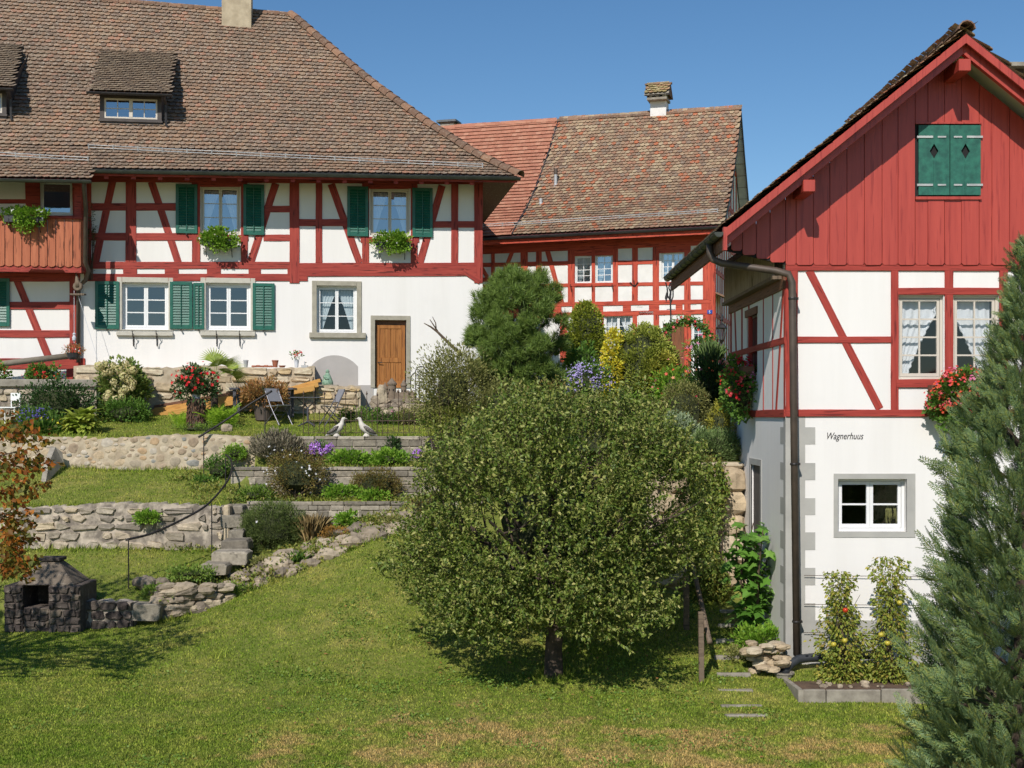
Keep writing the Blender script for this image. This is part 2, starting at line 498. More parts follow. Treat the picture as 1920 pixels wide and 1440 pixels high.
# ================================================================== ground
# profiles across the garden: (Y, height relative to the camera) at each X, interpolated between
_pf = [
 (-120, [(-60,-5),(12,-4.6),(20,-4.42),(25.0,-4.25),(25.1,-3.68),(28.4,-2.95),(28.45,-2.03),(30,-1.65),(30.1,-1.62),(31.5,-1.3),(31.55,-.53),(36.2,.2),(60,.4),(300,2)]),
 (-6.9, [(-60,-5),(12,-4.6),(20,-4.42),(25.2,-4.1),(25.3,-3.68),(28.4,-2.95),(28.45,-2.03),(30,-1.65),(30.1,-1.62),(31.5,-1.3),(31.55,-.53),(36.2,.2),(60,.4),(300,2)]),
 (-6.45,[(-60,-5),(12,-4.6),(20,-4.42),(25.4,-3.95),(25.7,-3.62),(28.4,-2.95),(28.45,-2.03),(30,-1.65),(30.1,-1.62),(31.5,-1.3),(31.55,-.53),(36.2,.15),(60,.4),(300,2)]),
 (-6.1, [(-60,-5),(12,-4.6),(20.2,-4.42),(25.65,-3.85),(25.9,-3.6),(29.25,-2.8),(29.32,-1.97),(30.25,-1.93),(30.32,-1.24),(31.3,-1.21),(31.37,-.53),(36.2,.1),(60,.4),(300,2)]),
 (-4.43,[(-60,-5),(12,-4.6),(20.6,-4.41),(26.6,-3.21),(27.3,-2.9),(29.25,-2.6),(29.32,-1.97),(30.25,-1.93),(30.32,-1.24),(31.3,-1.21),(31.37,-.53),(36.2,.05),(60,.4),(300,2)]),
 (-2.97,[(-60,-5),(12,-4.6),(21,-4.38),(27.4,-2.63),(28.1,-2.3),(29.25,-2.2),(29.32,-1.97),(30.25,-1.93),(30.32,-1.24),(31.3,-1.21),(31.37,-.53),(36.2,.05),(60,.4),(300,2)]),
 (-1.2, [(-60,-5),(12,-4.6),(21.5,-4.33),(27.9,-2.46),(28.5,-2.2),(29.25,-2.1),(29.32,-1.97),(30.25,-1.93),(30.32,-1.24),(31.3,-1.21),(31.37,-.53),(36.2,.1),(60,.9),(300,2)]),
 (0.8,  [(-60,-5),(12,-4.6),(21.3,-4.36),(27,-2.9),(27.5,-2.7),(28.5,-2.2),(28.6,-2.1),(29.5,-1.5),(29.6,-1.4),(31,-.8),(31.2,-.7),(36,.3),(60,1.4),(300,2)]),
 (2.3,  [(-60,-5),(12,-4.6),(20.6,-4.42),(25.8,-3.4),(26,-3.2),(26.4,-2.4),(26.6,-2.0),(27.6,-1.1),(27.7,-1.0),(29,-.5),(29.2,-.4),(36,.5),(60,1.4),(300,2)]),
 (3.3,  [(-60,-5),(12,-4.66),(20,-4.55),(25.4,-3.6),(25.5,-3.55),(25.75,-3.4),(25.85,-1.0),(27,-.7),(27.1,-.68),(29,-.2),(29.2,-.15),(36,.7),(60,1.4),(300,2)]),
 (120,  [(-60,-5),(12,-4.68),(20.2,-4.57),(25.4,-3.6),(25.5,-3.55),(25.75,-3.4),(25.85,-1.0),(27,-.7),(27.1,-.68),(29,-.2),(29.2,-.15),(36,.7),(60,1.4),(300,2)]),
]
_px = np.array([p[0] for p in _pf], float)
_pY = np.array([[q[0] for q in p[1]] for p in _pf]); _pZ = np.array([[q[1] for q in p[1]] for p in _pf])
def prof_at(x):
    return (np.array([np.interp(x, _px, _pY[:, k]) for k in range(_pY.shape[1])]),
            np.array([np.interp(x, _px, _pZ[:, k]) for k in range(_pZ.shape[1])]))
def gz(x, y):
    a, b = prof_at(x)
    return CZ + float(np.interp(y, a, b))
def lump(x, y):
    return 0.02*np.sin(1.3*x+.4)*np.cos(1.1*y) + 0.012*np.sin(3.1*x+1.7*y) + 0.008*np.sin(5.3*y-2.2*x)

def build_ground():
    xs = np.concatenate([[-120,-70,-40,-25], np.arange(-16, 16.01, 0.16), [25,40,70,120]])
    sub = [3, 48, 40, 2, 20, 2, 12, 2, 12, 2, 26, 6, 3]
    cols = []
    for x in xs:
        a, b = prof_at(x)
        ys = []; 
        for k in range(len(a) - 1):
            n = sub[k]
            ys.extend(np.linspace(a[k], a[k+1], n, endpoint=False))
        ys.append(a[-1]); ys = np.array(ys)
        z = np.interp(ys, a, b) + CZ + lump(x, ys) * (ys < 45)
        cols.append(np.stack([np.full_like(ys, x), ys, z], 1))
    V = np.array(cols); nx, ny, _ = V.shape
    idx = np.arange(nx * ny).reshape(nx, ny)
    T = np.stack([idx[:-1,:-1], idx[1:,:-1], idx[1:,1:], idx[:-1,1:]], -1).reshape(-1, 4)
    return np_mesh('ground', V.reshape(-1, 3), T, M['lawn'], kind='structure', smooth=True)

def lawnmat(name, blade):
    m, nt, b = _m(name)
    g = N(nt, 'ShaderNodeNewGeometry'); v = g.outputs['Position']
    n1 = noise(nt, 0.55, 5, 0.6, v)
    n2 = noise(nt, 3.0, 4, 0.6, v)
    green = ramp(nt, n1, [(0.32, C(112,138,46,1)), (0.5, C(140,154,64,1)), (0.68, C(174,170,92,1))])
    green = mixc(nt, ramp(nt, n2, [(0.4, (0,0,0,1)), (0.62, (0.75,0.75,0.75,1))]), green, C(112,140,44,1))
    n3 = noise(nt, 9.0, 3, 0.6, v)
    green = mixc(nt, ramp(nt, n3, [(0.5, (0,0,0,1)), (0.72, (0.45,0.45,0.45,1))]), green, C(194,188,108,1))
    # dry patches, mostly on the trodden front lawn
    sx = N(nt, 'ShaderNodeSeparateXYZ'); nt.links.new(v, sx.inputs[0])
    nd = noise(nt, 1.15, 8, 0.75, v)
    md = N(nt, 'ShaderNodeMapRange'); md.inputs['From Min'].default_value = 20.6; md.inputs['From Max'].default_value = 18.0
    md.inputs['To Min'].default_value = -0.2; md.inputs['To Max'].default_value = 0.015
    nt.links.new(sx.outputs['Y'], md.inputs['Value'])
    mx_ = N(nt, 'ShaderNodeMapRange'); mx_.inputs['From Min'].default_value = -5.0; mx_.inputs['From Max'].default_value = -1.0
    mx_.inputs['To Min'].default_value = -0.12; mx_.inputs['To Max'].default_value = 0.03
    nt.links.new(sx.outputs['X'], mx_.inputs['Value'])
    ad = N(nt, 'ShaderNodeMath', operation='ADD'); nt.links.new(nd, ad.inputs[0]); nt.links.new(md.outputs[0], ad.inputs[1])
    ad2 = N(nt, 'ShaderNodeMath', operation='ADD'); nt.links.new(ad.outputs[0], ad2.inputs[0]); nt.links.new(mx_.outputs[0], ad2.inputs[1])
    dry = ramp(nt, ad2.outputs[0], [(0.48, (0,0,0,1)), (0.60, (0.8,0.8,0.8,1))])
    col = mixc(nt, dry, green, C(196,166,116,1))
    if blade:
        rr = ramp(nt, g.outputs['Random Per Island'], [(0, (0.3,0.36,0.25,1)), (0.5, (0.95,0.95,0.9,1)), (1, (1.9,1.75,1.5,1))])
        col = mixc(nt, 1.0, col, rr, 'MULTIPLY')
    else:
        col = mixc(nt, 0.45, col, C(96,84,50,1))
    nt.links.new(col, b.inputs['Base Color'])
    b.inputs['Roughness'].default_value = 0.7; b.inputs['Specular IOR Level'].default_value = 0.2
    if blade:
        tr = N(nt, 'ShaderNodeBsdfTranslucent'); nt.links.new(col, tr.inputs[0])
        mx = N(nt, 'ShaderNodeMixShader'); mx.inputs[0].default_value = 0.3
        nt.links.new(b.outputs[0], mx.inputs[1]); nt.links.new(tr.outputs[0], mx.inputs[2])
        nt.links.new(mx.outputs[0], nt.nodes['Material Output'].inputs[0])
    else:
        bump(nt, b, noise(nt, 30, 5, 0.7, v), 0.8, 0.03)
    return m
M['lawn'] = lawnmat('lawn_turf', False)
M['grass'] = lawnmat('grass_blade', True)
ground = build_ground()

def gz_many(x, y):
    out = np.zeros_like(x)
    o = np.argsort(x)
    # columns in small bins share a profile
    bins = np.round(x / 0.08).astype(int)
    for bb in np.unique(bins):
        m = bins == bb
        a, b = prof_at(bb * 0.08)
        out[m] = np.interp(y[m], a, b)
    return out + CZ + lump(x, y)

def grass(name, label, regions, seed, hmin, hmax):
    g = np.random.default_rng(seed)
    Vs = []; n0 = 0
    PX = []
    for (x0, x1, y0f, y1f, dens) in regions:
        n = int((x1 - x0) * dens * 1.0)
        x = g.uniform(x0, x1, n)
        prof = [prof_at(q) for q in np.linspace(x0, x1, 60)]
        xs = np.linspace(x0, x1, 60)
        lo = np.array([y0f(a) for a, b in prof]); hi = np.array([y1f(a) for a, b in prof])
        yl = np.interp(x, xs, lo); yh = np.interp(x, xs, hi)
        y = yl + (yh - yl) * g.uniform(0, 1, n)
        PX.append(np.stack([x, y], 1))
    XY = np.concatenate(PX); n = len(XY)
    x, y = XY[:, 0], XY[:, 1]
    z = gz_many(x, y)
    tall = 0.5 + 0.5*np.sin(1.7*x + 2.0*np.sin(0.9*y)) * np.sin(1.3*y + 1.1*np.sin(1.2*x))
    h = g.uniform(hmin, hmax, n) * (0.85 + 0.3 * tall)
    th = g.uniform(0, 2*np.pi, n); w = g.uniform(0.006, 0.014, n)
    lean = g.uniform(0.1, 0.9, n) * h; la = g.uniform(0, 2*np.pi, n)
    base = np.stack([x, y, z - 0.005], 1)
    side = np.stack([np.cos(th)*w, np.sin(th)*w, np.zeros(n)], 1)
    tip = base + np.stack([np.cos(la)*lean, np.sin(la)*lean, h], 1)
    V = np.stack([base - side, base + side, tip], 1).reshape(-1, 3)
    T = np.arange(3*n, dtype=np.int32).reshape(-1, 3)
    o = np_mesh(name, V, T, M['grass'], kind='stuff')
    return tag(o, label, 'grass')
GY = lambda k, d=0.0: (lambda a: a[k] + d)
grass('lawn_grass', 'short patchy green and straw grass of the sloping front lawn',
      [(-10.5, 9.5, lambda a: 15.2, lambda a: 18.5, 13500), (-10.5, 9.5, lambda a: 18.5, GY(2, 1.5), 7500), (-10.5, 4.0, GY(2, 1.5), GY(3, -0.02), 7000)], 3, 0.02, 0.042)
grass('terrace_grass', 'mown green grass on the two terraces left of the steps',
      [(-13, -6.5, GY(4, .05), GY(5, -.03), 2600), (-13, -6.5, GY(6, .1), GY(9, -.03), 2600)], 4, 0.02, 0.05)
grass('upper_lawn_grass', 'smooth bright green grass around the bistro table', [(-13.5, 0.3, GY(10, .1), GY(11, 0), 4200)], 5, 0.02, 0.045)

def edge_grass():
    """longer unmown grass and weeds where the lawn meets walls, stones, trunk and steps"""
    g = np.random.default_rng(66); pts = []
    def along(x0, x1, k, off, n, sd=.09):
        x = g.uniform(x0, x1, n); xs = np.linspace(x0, x1, 50); ys = np.array([prof_at(q)[0][k] for q in xs])
        pts.append(np.stack([x, np.interp(x, xs, ys) + off + g.normal(0, sd, n)], 1))
    along(-13, -6.5, 5, -.1, 1600); along(-13, -6.5, 9, -.1, 1600); along(-7, -1.2, 3, -.06, 2600, .08); along(-6.6, -1.0, 10, .12, 1500, .06)
    along(-6.1, -1.0, 6, .15, 900, .1); along(-6.1, -1.0, 8, .15, 900, .1); along(-13, -6.5, 6, .14, 900, .05); along(-13, -6.5, 10, .12, 900, .05)
    for cx, cy, r, n in ((.69, 21.3, .28, 500), (3.1, 20.9, .12, 120), (2.9, 23.6, .15, 120)):
        a = g.uniform(0, 2*np.pi, n); pts.append(np.stack([cx+np.cos(a)*r*g.uniform(.5,1.3,n), cy+np.sin(a)*r*g.uniform(.5,1.3,n)], 1))
    for k in range(35):
        cx, cy = g.uniform(-8.5, 4.5), g.uniform(16, 25); n = 34
        pts.append(np.stack([cx+g.normal(0,.07,n), cy+g.normal(0,.07,n)], 1))
    XY = np.concatenate(pts); n = len(XY); z = gz_many(XY[:,0], XY[:,1])
    h = g.uniform(.05, .17, n); la = g.uniform(0, 2*np.pi, n); ln = h*g.uniform(.1,.8,n); th = g.uniform(0, 2*np.pi, n); w = .009
    b = np.stack([XY[:,0], XY[:,1], z-.01], 1); s = np.stack([np.cos(th)*w, np.sin(th)*w, 0*th], 1)
    V = np.stack([b-s, b+s, b+np.stack([np.cos(la)*ln, np.sin(la)*ln, h], 1)], 1).reshape(-1,3)
    o = np_mesh('edge_grass', V, np.arange(3*n).reshape(-1,3), M['grass'], kind='stuff'); tag(o, 'longer unmown grass along the garden walls and tree foot', 'grass')
edge_grass()
# ================================================================== building helpers
_tc = [0]
def timber(name, W, p0, p1, wpx, mat, parent, proud=0.02, depth=0.06, bevel=0.006, d=0.0):
    """one beam laid between two photo pixels on a wall, wpx wide"""
    _tc[0] += 1
    proud = proud + (_tc[0] % 23) * 0.0004
    u0, z0, k0 = W.uv(p0[0], p0[1], d); u1, z1, k1 = W.uv(p1[0], p1[1], d)
    w = wpx * (k0 + k1) / 2 / F
    return timber_uv(name, W, (u0, z0), (u1, z1), w, mat, parent, proud, depth, bevel, d)

def timber_uv(name, W, a, b, w, mat, parent, proud=0.02, depth=0.06, bevel=0.006, d=0.0):
    du, dz = b[0] - a[0], b[1] - a[1]
    L = math.hypot(du, dz); ang = math.atan2(dz, du)
    n = max(2, min(7, int(L / 0.45)))
    vs = []; fs = []
    for i in range(n + 1):
        x = -L/2 + L * i / n
        j = [rnd.uniform(-1, 1) * min(0.006, w * 0.04) for _ in range(4)]
        vs += [(x, -proud, -w/2 + j[0]), (x, depth, -w/2), (x, depth, w/2), (x, -proud, w/2 + j[1])]
    for i in range(n):
        q = 4 * i
        for k in range(4):
            k2 = (k + 1) % 4
            fs.append((q + k, q + 4 + k, q + 4 + k2, q + k2))
    fs.append((0, 1, 2, 3)); fs.append((4*n+3, 4*n+2, 4*n+1, 4*n))
    me = bpy.data.meshes.new(name)
    me.from_pydata(vs, [], [tuple(reversed(f)) for f in fs]); me.materials.append(mat)
    c = W.pt((a[0] + b[0]) / 2, d, (a[1] + b[1]) / 2)
    Mx = Matrix.Translation(c) @ Matrix.Rotation(W.a, 4, 'Z') @ Matrix.Rotation(-ang, 4, 'Y')
    o = inst(name, me, parent, Mx)
    if bevel:
        m = o.modifiers.new('bevel', 'BEVEL'); m.width = bevel; m.segments = 1; m.limit_method = 'ANGLE'; m.angle_limit = R(50)
    return o

def hbeam(name, W, px0, px1, py0, py1, mat, parent, **kw):
    ym = (py0 + py1) / 2
    return timber(name, W, (px0, ym), (px1, ym), abs(py1 - py0), mat, parent, **kw)
def vbeam(name, W, px0, px1, py0, py1, mat, parent, **kw):
    xm = (px0 + px1) / 2
    return timber(name, W, (xm, py1), (xm, py0), abs(px1 - px0), mat, parent, **kw)

def wall_mesh(W, u0, u1, z0, z1, openings=(), depth=0.28, top=None):
    """front sheet of a wall with real openings and reveals; top = optional function z(u)"""
    mb = MB(W.W)
    us = sorted({u0, u1, *[o[0] for o in openings], *[o[1] for o in openings]})
    zs = sorted({z0, z1, *[o[2] for o in openings], *[o[3] for o in openings]})
    us = [u for u in us if u0 <= u <= u1]; zs = [z for z in zs if z0 <= z <= z1]
    for i in range(len(us) - 1):
        for j in range(len(zs) - 1):
            um, zm = (us[i] + us[i+1]) / 2, (zs[j] + zs[j+1]) / 2
            if any(o[0] < um < o[1] and o[2] < zm < o[3] for o in openings): continue
            mb.quad((us[i], 0, zs[j]), (us[i+1], 0, zs[j]), (us[i+1], 0, zs[j+1]), (us[i], 0, zs[j+1]))
            mb.quad((us[i], depth, zs[j]), (us[i], depth, zs[j+1]), (us[i+1], depth, zs[j+1]), (us[i+1], depth, zs[j]))
    for a, b, c, e in openings:
        mb.quad((a,0,c), (a,0,e), (a,depth,e), (a,depth,c))
        mb.quad((b,0,e), (b,0,c), (b,depth,c), (b,depth,e))
        mb.quad((a,0,e), (b,0,e), (b,depth,e), (a,depth,e))
        mb.quad((b,0,c), (a,0,c), (a,depth,c), (b,depth,c))
    return mb

def curtain_mesh(W, u0, u1, z0, z1, y, side, tie=0.30, low=0.25):
    """gathered cloth hung in one sash and drawn to the outer side (-1 left, 1 right)"""
    mb = MB(W.W); nu, nz = 26, 14
    w = u1 - u0; vs = []; fs = []
    for j in range(nz + 1):
        t = j / nz
        z = z1 + (z0 - z1) * t
        if t < tie: wd = 1.0
        else:
            q = (t - tie) / (1 - tie)
            wd = 1.0 - (1.0 - low) * (q ** 0.8)
        for i in range(nu + 1):
            s = i / nu
            x = u0 + w * wd * s if side < 0 else u1 - w * wd * s
            yy = y + 0.018 * math.sin(s * 30 + 1.5 * t) * (0.6 + 0.4 * math.sin(5 * s + t))
            zz = z + (0.02 * math.sin(s * 40) if s > 0.9 else 0)
            vs.append((x, yy, zz))
    for j in range(nz):
        for i in range(nu):
            a = j * (nu + 1) + i
            fs.append((a, a + 1, a + nu + 2, a + nu + 1))
    return mb.add(vs, fs)

def window(W, parent, r, sashes=2, rows=3, cols=1, fmat=None, gmat=None, d=0.10, fw=0.05, sw=0.045, mw=0.022,
           curtain=None, label=None, join_panes=False, tie=0.12, low=0.25):
    u0, u1, z0, z1 = r
    fmat = fmat or M['sash']; gmat = gmat or M['glass']
    win = obj('window', MB(W.W).ring(u0 - 0.004, u1 + 0.004, z0 - 0.004, z1 + 0.004, fw, d, d + 0.07), fmat, parent, bevel=0.005)
    if label: win['label'] = label
    iw = (u1 - u0 - 2 * fw) / sashes
    for s in range(sashes):
        a = u0 + fw + iw * s + 0.002; b = a + iw - 0.004
        zb, zt = z0 + fw + 0.002, z1 - fw - 0.002
        mb = MB(W.W).ring(a, b, zb, zt, sw, d + 0.012, d + 0.055, sw * 1.25)
        gx0, gx1, gz0, gz1 = a + sw, b - sw, zb + sw * 1.25, zt - sw
        for k in range(1, rows):
            z = gz0 + (gz1 - gz0) * k / rows
            mb.box(gx0, gx1, d + 0.016, d + 0.045, z - mw / 2, z + mw / 2)
        xs = [gx0 + (gx1 - gx0) * k / cols for k in range(cols + 1)]
        zs = [gz0 + (gz1 - gz0) * k / rows for k in range(rows + 1)]
        for k in range(1, cols):
            for j in range(rows):
                mb.box(xs[k] - mw/2, xs[k] + mw/2, d + 0.017, d + 0.044, zs[j] + (mw/2 if j else 0), zs[j+1] - (mw/2 if j < rows-1 else 0))
        obj('sash', mb, fmat, win)
        y = d + 0.03
        if join_panes:
            obj('pane', MB(W.W).quad((gx0,y,gz0),(gx1,y,gz0),(gx1,y,gz1),(gx0,y,gz1)), gmat, win)
        else:
            for i in range(cols):
                for j in range(rows):
                    x0, x1 = xs[i] + (mw/2 if i else 0), xs[i+1] - (mw/2 if i < cols-1 else 0)
                    q0, q1 = zs[j] + (mw/2 if j else 0), zs[j+1] - (mw/2 if j < rows-1 else 0)
                    t = rnd.uniform(-0.002, 0.002)
                    obj('pane', MB(W.W).quad((x0,y+t,q0),(x1,y-t,q0),(x1,y-t,q1),(x0,y+t,q1)), gmat, win)
        if curtain:
            side = -1 if (s == 0) else 1
            obj('curtain', curtain_mesh(W, gx0, gx1, gz0 + 0.02, gz1, d + 0.16, side, tie, low), curtain, win, smooth=True)
    return win

def shutter(W, parent, r, mat, d=-0.045, slats=13, dark=False):
    u0, u1, z0, z1 = r
    w = min(0.085, (u1 - u0) * 0.2); h = z1 - z0
    mb = MB(W.W)
    mb.box(u0, u0 + w, d, d + 0.035, z0, z1); mb.box(u1 - w, u1, d, d + 0.035, z0, z1)
    for a, b in ((z0, z0 + 0.11), (z1 - 0.09, z1)):
        mb.box(u0 + w, u1 - w, d, d + 0.035, a, b)
    um = (u0 + u1) / 2
    mb.box(um - 0.012, um + 0.012, d - 0.022, d - 0.006, z0 + 0.08, z1 - 0.07)
    for q in (z0 + 0.2, z1 - 0.2):
        mb.box(u0 - 0.03, u0 + 0.05, d - 0.012, d - 0.002, q - 0.018, q + 0.018) if False else None
    s = obj('shutter', mb, mat, parent, bevel=0.004)
    lv = MB(W.W)
    n = max(6, int((h - 0.2) / 0.075))
    for k in range(n):
        z = z0 + 0.11 + (h - 0.20) * (k + 0.5) / n
        hh = (h - 0.2) / n
        lv.add([(u0 + w, d + 0.004, z - hh*0.40), (u1 - w, d + 0.004, z - hh*0.40), (u1 - w, d + 0.031, z + hh*0.5), (u0 + w, d + 0.031, z + hh*0.5),
                (u0 + w, d + 0.010, z - hh*0.52), (u1 - w, d + 0.010, z - hh*0.52), (u1 - w, d + 0.036, z + hh*0.38), (u0 + w, d + 0.036, z + hh*0.38)],
               [(0,1,2,3), (4,7,6,5), (0,4,5,1), (3,2,6,7)])
    obj('louvres', lv, mat, s, kind='stuff')
    hk = MB(W.W)
    hk.box(um - 0.02, um + 0.02, d - 0.05, d + 0.04, z0 - 0.045, z0 - 0.01)
    obj('shutter_catch', hk, M['iron'], s)
    return s

# ---------------------------------------------------------------- tiled roof slopes
def tile_template(w, ln, flat=False):
    """beaver-tail tile: x across, y up the slope, z off the roof; tail at y = 0"""
    hw = w * 0.496
    if flat: arc = [(-hw, 0.0), (-hw*0.5, 0.0), (0, 0.0), (hw*0.5, 0.0), (hw, 0.0)]
    else: arc = [(-hw, w*0.46), (-hw*0.72, w*0.14), (0, 0.0), (hw*0.72, w*0.14), (hw, w*0.46)]
    top = [(hw, ln), (-hw, ln)]
    lift = 0.078; th = 0.015
    zf = lambda y: 0.006 + lift * (1 - y / ln)
    v = [(x, y, zf(y)) for x, y in arc] + [(x, y, zf(y)) for x, y in top] + [(x, y, zf(y) - th) for x, y in arc]
    f = [tuple(range(7))] + [(i + 7, i + 8, i + 1, i) for i in range(4)]
    return np.array(v), f

class Slope:
    def __init__(s, base, e, n, prof, zmod=None):
        s.base = np.array(base, float); s.e = np.array((e[0], e[1], 0.0)); s.n = np.array((n[0], n[1], 0.0))
        s.pr = np.array(prof, float)
        dd = np.hypot(np.diff(s.pr[:,0]), np.diff(s.pr[:,1]))
        s.d = np.concatenate([[0], np.cumsum(dd)]); s.L = s.d[-1]
        s.zmod = zmod or (lambda u, t: 0 * u)
    def at(s, u, d):
        u = np.asarray(u, float); d = np.asarray(d, float)
        run = np.interp(d, s.d, s.pr[:,0]); rise = np.interp(d, s.d, s.pr[:,1])
        over = np.maximum(d - s.L, 0)
        k = (s.pr[-1] - s.pr[-2]) / np.linalg.norm(s.pr[-1] - s.pr[-2])
        run = run + over * k[0]; rise = rise + over * k[1]
        p = s.base + u[..., None] * s.e + run[..., None] * s.n
        p[..., 2] += rise + s.zmod(u, d / s.L)
        return p
    def frame(s, u, d):
        e1 = s.at(u + 0.1, d) - s.at(u - 0.1, d); e1 /= np.linalg.norm(e1, axis=-1, keepdims=True)
        t = s.at(u, d + 0.12) - s.at(u, np.maximum(d - 0.12, 0)); t /= np.linalg.norm(t, axis=-1, keepdims=True)
        nn = np.cross(e1, t); nn /= np.linalg.norm(nn, axis=-1, keepdims=True)
        return e1, t, nn

def tiled(S, house, u0, u1, mat, keep, name='roof', tw=0.17, ex=0.16, under=None, singles=300, seed=1, d0=0.0, flat=False, undermat=None, part_name='tile', nsub=26, jit=1.0, kids=None):
    """roof part: boarding under real overlapping tiles; the largest-looking ones are parts of their own"""
    g = np.random.default_rng(seed)
    us = np.linspace(u0, u1, nsub + 1); ds = np.linspace(d0, S.L, 17)
    mb = MB()
    for i in range(nsub):
        for j in range(16):
            um, dm = (us[i] + us[i+1]) / 2, (ds[j] + ds[j+1]) / 2
            if not keep(um, dm): continue
            q = S.at(np.array([us[i], us[i+1], us[i+1], us[i]]), np.array([ds[j], ds[j], ds[j+1], ds[j+1]]))
            mb.add([tuple(p) for p in q], [(0,1,2,3)])
            e1, t, nn = S.frame(np.array([um]), np.array([dm]))
            mb.add([tuple(p - nn[0]*0.05) for p in q], [(3,2,1,0)])
    roof = obj(name, mb, undermat or M['under'], house)
    rows = int((S.L - d0) / ex) + 1
    U = []; D = []
    for k in range(rows):
        d = d0 + k * ex
        off = (k % 2) * tw / 2
        u = np.arange(u0 + off + tw/2, u1, tw)
        U.append(u + g.normal(0, 0.004*jit, len(u))); D.append(np.full(len(u), d) + g.normal(0, 0.007*jit, len(u)) + 0.012*jit*np.sin(u*1.7 + k*0.6))
    U = np.concatenate(U); D = np.concatenate(D)
    m = np.array([keep(a, b + 0.08) for a, b in zip(U, D)]); U = U[m]; D = D[m]
    n = len(U)
    ln = min(ex * 2.1, 0.40)
    tv, tf = tile_template(tw, ln, flat)
    p = S.at(U, D); e1, t, nn = S.frame(U, D)
    rot = g.normal(0, 0.018*jit, n)
    a = e1 * np.cos(rot)[:,None] + t * np.sin(rot)[:,None]
    b = t * np.cos(rot)[:,None] - e1 * np.sin(rot)[:,None]
    lift = g.normal(0, 0.003*jit, n)
    p = p + nn * (0.004 + np.abs(lift))[:,None]
    # how large each shows
    pxx = 960 + p[:,0] / p[:,1] * F; pyy = HY - (p[:,2] - CZ) / p[:,1] * F
    vis = (pxx > 0) & (pxx < 1920) & (pyy > 0) & (pyy < 1440)
    view = p - np.array((0, 0, CZ)); dist = np.linalg.norm(view, axis=1)
    face = -np.einsum('ij,ij->i', view, nn) / dist
    score = np.where(vis, np.maximum(face, 0.01), 0) / dist**2
    order = np.argsort(-score)
    single = np.zeros(n, bool); single[order[:singles]] = True
    single &= score > 0
    mes = bpy.data.meshes.new(part_name); mes.from_pydata([tuple(q) for q in tv], [], tf); mes.materials.append(mat)
    for i in np.nonzero(single)[0]:
        Mx = Matrix(((a[i,0], b[i,0], nn[i,0], p[i,0]), (a[i,1], b[i,1], nn[i,1], p[i,1]), (a[i,2], b[i,2], nn[i,2], p[i,2]), (0,0,0,1)))
        inst(part_name, mes, roof, Mx)
    rest = np.nonzero(~single)[0]
    if len(rest):
        V = p[rest][:,None,:] + tv[None,:,0:1]*a[rest][:,None,:] + tv[None,:,1:2]*b[rest][:,None,:] + tv[None,:,2:3]*nn[rest][:,None,:]
        V = V.reshape(-1, 3); nv = len(tv)
        fs = []
        for i in range(len(rest)):
            for f in tf: fs.append([q + i*nv for q in f])
        mb = MB(); mb.v = [Vector(q) for q in V]; mb.f = fs
        obj('tiles', mb, mat, roof, kind='stuff')
    return roof

def cap_tiles(pts, parent, mat, name, ln=0.38, r=0.11, up=0.03, n=7):
    """half-round cover tiles along a polyline, each its own part"""
    pts = [Vector(p) for p in pts]
    seg = [(pts[i+1] - pts[i]).length for i in range(len(pts)-1)]
    tot = sum(seg); k = max(1, int(tot / ln)); step = tot / k
    def at(s):
        for i, L in enumerate(seg):
            if s <= L or i == len(seg) - 1: return pts[i] + (pts[i+1] - pts[i]) * (s / L)
            s -= L
    vs = []; fs = []
    for j, (x, q) in enumerate(((-0.03, 1.12), (step * 0.5, 1.03), (step + 0.02, 0.92))):
        for rr in (r, r - 0.018):
            for i in range(n):
                t = math.pi * i / (n - 1)
                vs.append((x, rr * q * math.cos(t), rr * q * math.sin(t)))
    for j in range(2):
        for i in range(n - 1):
            a = j*2*n + i; fs.append((a, a+1, a+1+2*n, a+2*n))
            a = j*2*n + n + i; fs.append((a, a+2*n, a+1+2*n, a+1))
    for i in range(n - 1): fs.append((i, n+i, n+i+1, i+1))
    me = bpy.data.meshes.new(name); me.from_pydata(vs, [], fs); me.materials.append(mat)
    for q in range(k):
        a, b = at(q * step), at(min(tot, (q+1) * step))
        x = (b - a).normalized(); z = Vector((0,0,1)); y = z.cross(x).normalized(); z = x.cross(y)
        a = a + Vector((0,0,up)) + z * rnd.uniform(-0.006, 0.006)
        y = (y + z * rnd.uniform(-0.04, 0.04)).normalized(); z = x.cross(y)
        inst(name, me, parent, Matrix(((x.x,y.x,z.x,a.x),(x.y,y.y,z.y,a.y),(x.z,y.z,z.z,a.z),(0,0,0,1))))

